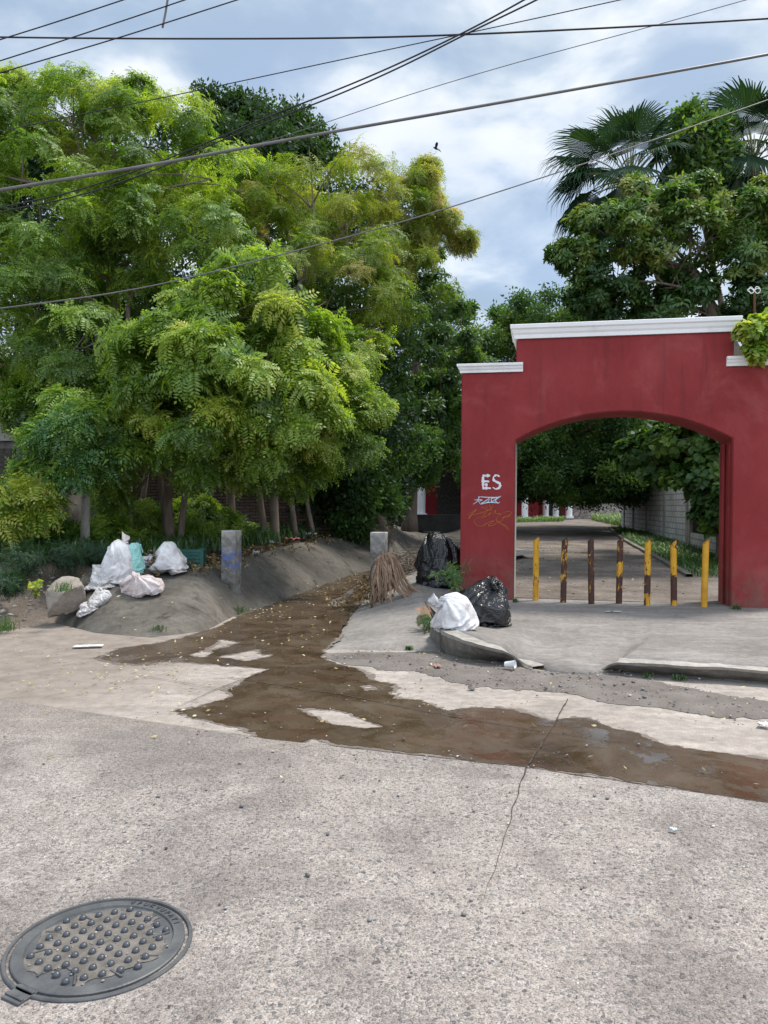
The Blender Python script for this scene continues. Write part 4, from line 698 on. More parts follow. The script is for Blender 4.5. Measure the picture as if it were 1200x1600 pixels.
# folded cloth shapes: rings of points, 0 to 255 across the width, depth and height
CLOTHS = {
 'tied': (21, 42, [158,129,6,160,133,6,160,138,7,160,141,9,161,144,12,161,148,17,158,150,17,154,153,16,150,156,15,146,156,11,139,156,9,132,155,9,127,153,8,121,150,4,118,148,6,114,146,7,111,144,6,105,143,11,105,139,11,105,135,10,106,132,8,107,129,5,108,124,3,109,120,4,112,114,4,115,108,5,117,104,5,120,100,6,124,98,7,128,96,9,128,94,12,132,94,10,134,90,17,137,92,12,137,95,9,139,97,6,144,99,9,142,102,3,149,108,2,153,116,0,156,119,6,157,124,5,253,124,17,255,142,17,253,161,19,244,177,24,233,191,29,219,204,32,204,215,32,190,227,31,173,237,29,156,245,26,137,247,23,119,245,21,100,244,17,85,239,9,69,230,8,54,220,8,40,210,14,32,195,23,28,177,27,24,160,29,15,149,20,12,133,10,13,116,6,17,99,12,23,82,16,30,64,16,38,48,13,49,35,11,62,24,7,78,13,8,94,6,11,111,1,16,128,0,21,147,2,22,165,8,26,181,18,30,192,34,33,204,49,33,215,63,32,228,77,30,238,92,29,249,106,22,254,125,23,255,142,23,253,159,25,241,173,26,229,186,31,215,199,32,201,211,32,186,222,32,171,231,29,154,239,27,136,244,27,117,249,25,100,249,16,83,244,11,66,235,7,52,224,10,44,210,19,37,194,26,34,176,29,30,158,30,19,145,23,11,131,16,8,114,9,13,97,8,20,80,10,27,63,11,35,47,9,45,31,8,59,19,9,75,10,12,92,5,16,110,2,22,128,2,26,145,7,25,163,10,31,177,22,33,188,37,32,199,53,31,211,66,30,224,80,31,236,95,33,250,108,28,251,129,34,247,143,30,244,154,29,232,166,22,222,181,23,210,195,22,194,202,28,185,217,21,169,225,19,152,231,18,134,236,19,115,238,21,97,242,21,79,244,20,63,238,16,59,222,12,54,207,24,46,191,20,41,173,20,38,156,23,29,140,23,21,125,16,12,111,11,8,94,15,11,76,11,18,59,10,28,43,13,42,31,17,59,23,18,76,18,21,94,15,20,110,10,26,127,14,26,145,15,32,160,21,30,169,29,32,181,43,29,193,58,26,206,71,22,220,85,21,231,100,24,241,115,27,241,127,39,238,144,35,240,161,37,224,160,26,213,174,23,203,188,16,189,198,19,177,210,23,167,216,13,150,223,10,132,227,11,114,229,15,96,231,19,80,235,12,66,230,19,60,216,20,61,200,19,54,185,25,49,170,20,45,153,16,39,136,20,30,123,13,17,113,15,16,96,17,19,78,17,23,62,15,33,49,17,47,37,23,64,31,22,79,26,26,95,20,31,110,13,33,127,19,36,141,25,35,157,31,34,173,30,43,187,41,38,197,57,37,210,69,34,222,84,33,232,99,33,240,114,38,242,130,50,236,146,47,236,159,43,220,165,34,206,171,30,197,187,26,182,194,18,170,208,15,166,223,22,150,220,17,132,223,14,114,224,17,96,226,22,82,235,19,66,231,25,69,213,22,70,196,22,62,179,23,53,164,24,42,152,24,41,135,25,29,123,21,18,112,25,20,98,22,26,81,24,24,64,27,35,50,28,47,37,28,62,30,34,80,29,37,96,25,40,112,19,43,128,12,46,142,24,47,159,30,45,174,37,47,190,39,49,200,55,48,214,68,46,226,81,45,232,99,45,239,113,50,241,131,60,245,148,54,230,153,50,216,162,44,203,172,41,191,181,34,177,190,28,170,206,24,159,220,26,151,226,24,134,232,22,116,234,23,98,235,29,82,240,23,76,231,31,70,215,29,68,197,33,58,182,32,48,167,31,40,151,36,31,140,27,27,124,32,19,108,28,11,94,24,20,81,33,31,68,32,40,53,35,48,39,37,61,27,42,79,26,48,96,19,49,113,23,54,129,16,57,144,21,58,160,29,57,173,42,58,191,40,61,203,54,60,216,67,59,229,81,57,235,99,57,244,114,58,247,133,70,244,151,66,226,155,61,214,164,56,203,177,52,186,179,45,182,195,38,171,210,35,166,225,31,153,235,29,136,240,30,117,243,30,99,247,31,88,243,30,79,229,38,64,218,38,59,203,35,48,187,34,38,172,33,30,156,35,22,140,33,20,123,25,14,109,36,14,93,35,13,75,35,28,66,39,44,57,41,57,44,42,60,29,54,76,22,57,94,18,61,111,19,65,129,19,67,146,18,69,161,29,69,173,42,70,189,42,73,204,55,72,218,67,71,229,82,70,234,100,69,240,115,70,243,135,81,241,153,77,224,159,72,213,167,68,199,176,62,184,183,56,185,199,48,173,214,46,167,230,41,153,240,38,135,244,38,119,251,36,101,252,36,82,251,35,72,236,38,60,222,39,49,208,37,39,193,36,29,178,35,20,161,32,15,144,25,9,127,26,9,111,36,10,94,40,19,79,43,25,62,46,40,51,48,57,44,52,68,34,59,76,23,68,93,24,71,110,20,75,127,17,79,145,21,81,160,31,81,171,46,80,187,46,84,204,55,84,217,68,84,226,84,82,232,101,81,236,118,81,240,137,93,238,154,89,222,163,84,212,171,79,196,179,73,184,188,67,181,202,58,177,218,57,166,233,53,152,244,49,136,252,47,118,249,47,100,247,43,84,244,44,67,239,39,55,228,30,44,213,28,32,198,28,22,183,26,14,166,27,9,148,28,9,131,35,8,113,42,7,96,49,16,80,52,30,68,55,39,52,59,54,43,63,72,40,67,76,27,79,92,32,80,109,26,85,125,20,91,143,24,93,160,32,93,170,48,92,185,50,96,201,58,96,214,71,95,221,88,92,230,102,94,232,120,93,236,139,104,235,156,101,221,167,95,211,177,90,194,182,85,187,194,77,176,204,68,178,222,68,165,234,65,148,242,61,133,252,59,115,254,56,97,250,52,83,239,53,66,235,48,54,224,39,37,218,34,26,203,33,17,186,34,16,167,36,13,149,36,18,132,40,16,114,46,17,96,52,14,81,62,25,67,66,37,54,70,53,45,75,70,42,79,83,33,85,93,29,91,107,29,95,124,26,100,142,28,103,159,34,105,170,49,104,183,54,107,199,61,108,210,75,106,216,91,103,228,104,106,231,121,105,232,140,115,232,159,112,220,171,106,210,183,100,192,186,96,187,200,87,171,206,80,177,223,81,162,235,77,145,240,72,131,252,71,113,255,68,95,253,63,80,242,60,69,228,55,52,222,51,35,218,46,21,205,43,19,187,44,17,168,46,13,150,48,15,134,51,11,116,55,13,99,62,21,84,70,22,67,77,35,56,82,50,45,86,68,45,89,84,39,95,94,27,102,109,37,102,122,27,111,140,29,115,157,37,116,168,52,116,180,58,118,197,64,120,206,79,117,211,94,115,225,105,118,229,122,117,229,142,127,228,160,124,218,175,118,208,187,112,191,191,107,183,205,97,168,207,91,174,224,93,159,234,89,142,238,84,128,250,83,111,254,80,92,252,75,82,237,70,66,229,66,49,222,62,31,220,57,19,206,55,19,187,56,13,169,57,11,152,59,19,135,62,12,120,65,14,103,73,15,86,81,21,70,87,33,57,93,49,48,98,67,50,100,82,41,106,92,30,114,106,42,113,122,34,121,138,32,126,155,40,128,167,54,127,178,62,129,195,67,131,202,82,129,206,97,126,221,107,130,226,124,129,225,144,139,224,162,135,216,178,130,205,190,123,191,198,116,178,206,108,165,209,103,169,223,104,155,233,100,137,233,94,126,248,95,108,252,91,90,250,87,79,235,82,64,228,77,46,228,73,29,220,69,16,206,67,13,188,67,12,169,68,9,153,71,16,137,73,18,124,75,18,107,83,20,90,90,22,74,98,36,64,102,52,56,105,67,48,111,84,49,114,92,36,124,104,44,125,119,39,131,136,36,137,152,43,139,165,57,139,175,66,140,192,69,143,198,86,140,201,100,138,216,109,142,223,126,141,222,146,150,220,164,146,213,180,141,202,194,135,189,204,127,174,206,119,163,210,115,163,221,114,151,232,112,133,229,105,123,245,106,105,251,103,87,248,99,76,234,93,60,230,88,44,227,85,27,220,81,14,207,78,10,188,78,8,170,80,3,153,80,12,137,84,18,128,86,22,112,93,24,95,100,28,78,107,37,63,108,54,65,113,67,54,121,83,53,125,95,43,132,104,43,137,120,47,140,134,38,149,150,46,150,163,59,151,172,70,151,190,72,155,194,89,152,197,103,149,212,112,153,218,128,152,218,148,161,216,166,158,209,182,153,198,195,146,185,205,138,169,207,130,161,211,127,158,219,126,146,230,123,130,227,117,120,241,118,102,248,115,84,246,111,73,233,105,57,229,100,42,226,97,25,219,93,12,206,90,5,189,89,6,170,91,1,153,92,6,139,94,14,126,97,28,116,103,31,99,109,37,81,112,40,64,118,53,58,123,71,63,128,82,51,136,97,49,141,108,40,147,120,53,149,132,44,159,149,47,162,161,60,163,169,74,163,187,74,167,190,92,164,193,105,161,207,115,164,213,131,163,215,149,167,214,166,163,207,183,159,196,196,152,182,206,143,167,207,135,161,210,133,156,218,132,144,228,129,128,226,122,118,240,123,101,246,121,83,244,116,71,232,110,56,228,106,41,225,103,25,218,99,11,205,96,3,189,95,6,171,97,0,153,98,5,139,99,13,128,103,26,117,109,35,101,114,34,83,117,37,65,122,52,56,128,69,63,133,81,52,141,97,52,147,107,41,153,119,55,155,135,49,162,148,48,168,161,61,169,168,75,168,186,76,173,188,93,169,191,107,167,205,116,170,210,132,168,112,135,225,112,137,218,110,139,212,107,140,208,104,142,206,100,147,207,97,150,206,94,152,204,88,155,201,82,156,200,76,156,198,69,158,197,64,155,195,61,148,194,59,146,193,54,144,192,49,141,194,49,138,193,45,138,198,44,135,202,43,137,209,42,138,214,46,131,217,47,128,220,45,128,227,50,124,231,52,120,236,56,118,238,62,116,241,66,114,245,70,113,250,77,110,251,82,111,254,89,109,255,95,110,253,100,112,254,106,115,251,109,119,248,110,124,244,112,128,243,112,132,239,112,132,230,95,128,225,97,131,221,96,135,218,91,133,215,87,138,211,85,138,210,81,139,207,77,142,207,75,146,204,69,145,203,64,145,205,59,145,202,53,150,198,46,144,199,48,144,204,51,144,206,50,142,209,53,141,212,58,140,208,59,138,211,57,137,216,61,133,213,63,130,216,64,128,218,60,132,225,68,126,222,65,130,229,69,130,232,74,124,231,72,129,237,75,125,238,81,118,236,79,126,239,83,122,245,85,118,241,89,116,241,95,116,239,95,121,239,91,124,239,90,130,238,91,128,233,96,127,228,84,149,206,80,150,206,75,155,204,73,155,206,70,157,203,66,160,205,61,163,205,60,167,201,62,170,198,61,173,193,56,171,196,53,174,191,50,176,190,45,173,190,46,170,195,40,172,200,45,169,202,42,171,208,49,166,206,46,168,212,48,166,215,54,163,213,56,160,215,59,160,218,61,160,219,66,156,220,61,160,223,65,158,228,69,153,225,68,156,232,72,156,233,81,149,237,83,153,233,77,148,233,87,149,232,84,145,227,92,143,224,93,144,221,90,144,216,85,147,215,86,147,212,85,148,209,75,152,215,81,156,217,80,156,213,77,158,215,76,161,215,76,164,211,72,166,211,71,172,210,66,170,211,64,173,209,62,173,207,60,177,205,59,179,202,55,175,200,54,181,198,51,180,198,54,176,203,56,178,206,56,175,209,60,174,209,58,175,213,58,174,214,62,173,215,64,172,212,66,169,213,70,165,213,68,169,214,73,167,215,74,163,216,75,163,220,78,160,219,72,156,220,72,154,221,73,152,222,73,150,223,74,146,225,76,147,222,79,145,217,77,148,220,75,153,219,78,154,218,76,150,217]),
 'plump': (21, 42, [123,121,3,124,123,7,125,128,6,126,130,13,124,132,7,123,135,8,127,136,18,120,138,14,118,137,12,114,135,12,112,131,7,103,132,9,99,129,5,95,133,14,92,128,9,88,132,14,91,139,19,88,137,24,86,134,20,84,129,24,84,128,19,87,128,14,88,130,9,89,123,9,93,115,3,90,112,9,83,114,15,87,108,14,90,106,11,92,105,8,95,103,8,99,100,6,103,98,6,106,96,9,110,94,6,114,93,8,118,94,13,121,96,13,122,101,12,118,104,2,120,111,0,123,115,5,210,129,30,210,148,26,208,164,17,205,179,17,197,191,15,187,204,11,175,216,10,160,223,8,144,226,13,127,229,16,111,229,23,96,225,26,81,223,29,66,221,22,50,215,18,34,207,21,19,197,25,10,185,37,3,168,35,2,149,38,12,138,49,7,121,41,9,102,36,16,84,35,25,69,37,37,56,42,39,38,33,44,23,21,58,12,13,75,7,10,92,3,10,109,1,9,127,2,9,144,7,9,159,14,9,173,24,10,187,34,9,195,47,17,198,63,9,202,76,19,205,91,30,208,109,25,210,129,21,215,147,23,212,163,11,209,181,16,201,194,15,190,208,11,176,219,17,160,220,15,146,228,19,129,232,21,114,229,29,98,222,30,83,216,29,67,218,28,51,212,25,35,206,28,19,199,32,5,188,38,5,168,41,0,150,45,8,137,55,5,119,47,7,100,42,14,83,40,21,66,38,33,53,35,38,35,38,45,22,27,59,13,20,76,8,17,92,1,17,109,0,16,127,1,16,144,5,16,160,11,16,175,21,15,189,32,15,200,46,14,203,62,9,206,78,17,206,92,21,211,109,20,218,128,16,219,146,12,221,165,10,216,183,16,204,195,21,189,204,17,174,212,17,158,214,19,142,218,19,132,230,25,117,221,29,103,215,26,86,211,30,70,208,29,55,203,30,39,196,28,23,190,35,11,185,50,2,169,55,3,151,58,2,135,65,2,116,60,4,97,56,11,80,53,20,64,52,32,51,49,34,32,46,46,19,40,61,15,33,78,14,28,94,8,26,109,9,17,126,11,17,143,12,17,159,19,19,172,28,23,186,38,20,198,49,23,205,60,13,209,75,15,212,92,13,216,109,14,225,127,9,228,145,13,224,164,20,212,177,19,198,186,22,184,195,19,172,202,23,156,206,28,145,219,33,131,224,29,117,226,41,103,221,38,87,218,38,71,210,38,55,204,40,39,199,41,25,191,45,17,177,51,7,168,66,2,150,70,0,133,75,1,114,73,4,95,71,10,78,68,20,63,66,32,50,63,39,33,58,52,22,51,64,10,44,79,5,35,96,10,35,112,11,29,126,20,22,143,22,20,155,29,21,170,35,27,180,46,26,193,57,23,207,64,22,217,73,9,220,92,11,223,109,9,233,128,13,226,144,23,218,158,28,210,171,30,198,184,33,189,200,29,175,206,30,161,216,27,148,225,38,133,231,38,117,236,37,100,232,37,84,227,38,69,219,34,53,213,33,39,206,44,31,192,56,22,176,62,14,161,69,4,150,83,3,132,86,2,113,87,4,94,85,11,77,83,20,62,80,31,47,76,44,35,70,57,25,62,69,11,56,84,3,47,99,0,37,115,7,35,130,11,26,145,20,29,156,32,31,169,42,32,184,46,36,196,56,28,208,68,31,217,77,15,227,90,15,233,108,13,229,129,22,233,147,27,226,165,28,216,180,28,203,192,33,194,205,30,179,215,25,164,224,25,149,231,28,134,237,26,117,237,24,100,232,24,83,230,25,67,228,31,55,219,43,48,202,48,39,186,57,31,172,67,21,159,79,11,146,90,3,132,100,4,112,101,7,93,100,13,76,98,22,61,94,35,49,88,48,38,81,61,26,74,73,13,68,88,5,59,103,3,49,119,1,39,135,5,31,150,14,27,163,24,31,175,35,38,186,49,43,200,59,36,214,59,27,221,74,28,220,92,21,224,111,19,222,131,28,230,147,36,225,165,38,217,183,38,208,199,34,197,213,28,183,223,19,167,229,15,151,235,15,134,238,13,117,240,14,100,240,19,85,238,30,73,227,38,63,213,47,53,201,59,43,188,68,37,172,77,27,160,89,16,147,102,8,132,111,7,112,114,10,94,114,16,76,111,27,62,107,39,49,101,52,37,94,64,25,88,77,13,81,92,6,71,107,6,60,123,7,49,138,9,39,155,10,36,170,18,29,181,32,29,193,42,40,206,53,39,219,60,31,229,74,25,227,93,29,225,112,28,227,128,36,222,145,40,217,161,34,209,178,41,200,194,38,190,210,37,180,224,29,169,238,20,153,244,16,135,248,16,118,248,22,102,246,30,87,239,38,78,226,49,68,212,55,60,196,63,50,185,76,39,176,90,33,159,100,23,147,112,14,132,123,11,113,127,14,94,127,21,78,124,32,63,120,44,51,113,56,38,107,68,25,100,82,14,93,97,7,84,112,5,72,126,11,60,141,15,48,156,20,40,173,20,39,189,25,32,199,37,39,207,52,49,215,65,39,226,80,37,234,95,29,234,113,24,220,124,40,212,142,39,213,160,38,201,172,36,192,188,38,182,205,40,171,218,32,167,235,28,152,238,24,137,243,27,121,246,35,105,242,41,90,235,46,76,231,58,67,216,66,59,201,75,55,184,86,46,172,97,35,163,112,29,146,122,20,132,134,16,114,139,19,95,140,27,79,137,37,65,132,49,53,125,61,40,119,73,27,112,86,15,106,101,9,95,117,8,83,131,12,70,142,22,58,158,27,49,174,31,42,191,30,44,207,36,36,214,50,43,217,68,48,219,85,37,231,98,39,232,113,36,227,130,43,217,144,50,212,162,51,200,173,46,188,186,46,177,201,45,170,219,43,167,234,41,151,231,34,140,242,38,125,240,42,109,240,48,94,236,58,79,230,66,69,217,76,59,204,87,53,189,98,52,173,108,42,160,121,34,148,134,27,132,144,21,115,152,25,97,152,32,81,149,42,66,144,54,55,137,66,43,129,79,31,123,91,18,117,107,12,107,122,10,95,136,14,82,148,21,68,159,35,58,174,39,48,192,39,50,209,41,48,222,51,39,226,68,43,225,86,43,225,105,46,237,118,44,232,138,38,223,150,50,214,166,57,203,180,52,193,192,44,185,206,52,178,218,37,168,224,47,157,235,41,143,236,46,127,241,47,113,237,59,99,232,67,84,229,77,71,221,89,61,207,98,55,192,109,49,177,120,46,161,132,39,148,145,33,132,154,26,116,164,30,98,165,37,82,162,47,67,157,59,56,149,72,46,140,84,35,133,97,22,128,112,15,118,127,13,106,141,15,92,153,24,79,166,31,64,177,46,57,192,48,49,209,50,56,222,57,49,233,69,40,233,88,43,232,106,49,230,124,48,237,143,44,228,157,43,220,172,49,210,188,53,201,200,47,193,208,44,185,225,38,173,231,54,161,243,47,146,244,55,129,248,56,113,247,65,99,241,75,85,234,87,73,223,98,64,209,110,55,197,121,49,181,132,45,164,143,40,150,156,36,134,167,30,117,177,35,99,178,42,84,175,52,69,170,64,57,161,77,48,152,91,40,141,102,26,138,117,20,128,132,17,116,145,22,101,159,25,88,171,33,74,185,40,61,195,56,55,210,59,52,226,62,59,230,77,48,241,90,41,240,109,44,238,127,52,241,149,49,234,163,35,226,179,42,218,195,49,207,207,51,201,214,43,192,230,46,179,238,48,165,248,48,149,254,55,133,251,65,119,243,74,104,237,84,90,232,97,78,222,108,70,208,117,59,198,132,54,182,141,45,169,156,41,152,167,36,137,180,36,119,189,39,101,191,48,85,188,57,70,182,69,58,174,82,50,163,96,45,150,108,31,147,122,28,135,137,25,124,150,26,112,162,33,96,177,31,84,188,43,73,202,52,62,210,68,56,225,73,61,237,80,54,238,98,49,248,112,40,244,130,43,248,152,42,243,168,36,234,185,38,224,201,43,213,215,49,209,220,45,198,235,46,184,246,51,169,253,59,152,255,67,137,250,74,123,239,83,109,232,93,96,228,106,84,220,117,75,206,126,67,193,137,57,185,154,51,169,165,45,155,179,40,139,192,41,121,200,45,102,204,53,86,201,63,71,194,74,58,186,88,51,175,102,49,161,114,37,156,127,36,142,141,32,133,156,30,122,167,38,107,182,33,96,194,42,84,204,56,74,216,68,66,224,83,58,241,85,63,244,101,56,246,118,50,253,134,42,255,156,48,246,171,47,240,189,46,230,202,52,214,209,60,216,226,53,201,235,58,187,246,64,171,248,70,155,251,78,139,252,87,126,240,95,114,230,104,100,230,118,86,223,128,82,205,137,74,189,145,62,181,159,53,173,175,47,157,189,48,140,200,46,123,212,51,104,216,59,87,213,68,72,207,80,59,198,93,51,186,107,51,172,120,43,165,133,42,151,146,37,143,159,36,132,172,42,117,187,37,107,197,45,96,208,58,86,221,68,78,228,85,70,240,96,66,251,103,63,249,121,61,251,139,51,255,156,55,247,172,54,240,189,53,232,206,55,218,208,65,218,226,60,201,233,64,189,245,71,172,247,77,156,248,84,141,252,93,127,243,101,117,228,110,102,226,122,89,223,134,81,207,143,76,191,151,65,182,165,56,173,180,52,157,192,48,142,206,49,125,217,53,105,223,61,87,220,71,72,214,83,59,205,96,51,192,110,50,177,123,47,166,135,44,156,148,40,148,161,39,137,174,44,123,189,39,113,199,46,103,210,58,93,223,69,84,231,85,76,240,94,73,251,105,70,254,123,63,249,141,57,192,178,181,187,183,182,194,181,183,190,187,188,195,182,194,192,184,198,193,186,205,186,185,207,184,187,212,181,187,216,178,188,224,176,188,229,170,185,232,167,179,229,164,177,232,162,172,235,160,171,241,159,169,245,158,162,243,158,162,252,156,155,249,158,150,255,160,143,250,162,137,253,166,134,252,171,132,249,174,131,242,179,130,237,182,132,230,186,133,224,190,135,220,193,135,214,200,139,206,194,140,203,198,145,196,196,148,193,193,152,193,194,156,187,193,159,183,192,163,180,192,167,178,194,174,179,200,171,200,198,169,196,195,169,201,193,170,206,191,168,198,188,169,202,184,167,201,184,169,206,180,170,207,180,170,212,183,172,219,176,168,214,180,171,222,178,168,224,177,168,229,177,166,234,174,163,236,171,159,233,175,158,242,173,155,239,170,153,238,171,146,240,175,149,243,177,146,238,177,138,239,177,142,230,180,145,229,187,147,226,191,144,223,196,149,222,199,152,224,197,153,216,199,154,209,201,159,198,201,165,193,205,166,186,205,167,175,205,173,175,207,171,185,206,176,189,204,175,195,202,176,199,223,151,197,217,149,193,216,152,201,220,155,206,215,153,205,213,152,209,209,153,211,206,154,213,202,154,217,206,158,217,209,160,223,202,155,221,203,157,224,203,157,228,202,157,232,204,157,237,202,154,239,197,152,232,201,145,238,196,145,233,195,144,228,195,136,228,201,137,229,196,142,222,202,131,219,201,136,212,204,138,205,201,146,203,205,140,191,205,144,185,207,147,186,209,147,177,212,148,177,212,151,166,221,147,168,223,149,170,228,151,172,227,151,179,226,150,186,226,152,195,221,149,185,218,150,189,216,136,193,216,136,195,216,138,197,218,139,200,216,139,201,215,138,203,214,140,205,216,139,209,212,141,209,213,143,211,212,143,215,209,143,216,207,144,215,207,143,222,205,145,215,204,145,222,201,148,220,201,148,216,203,144,217,201,146,218,201,144,212,205,139,213,208,140,213,206,143,206,210,139,206,212,136,203,213,135,197,212,133,193,213,134,189,213,133,185,211,130,180,215,134,182,217,137,182,217,134,177,219,137,180,222,138,180,223,139,179,221,138,183,221,136,188,221,135,192,216,138,190,216,138,187]),
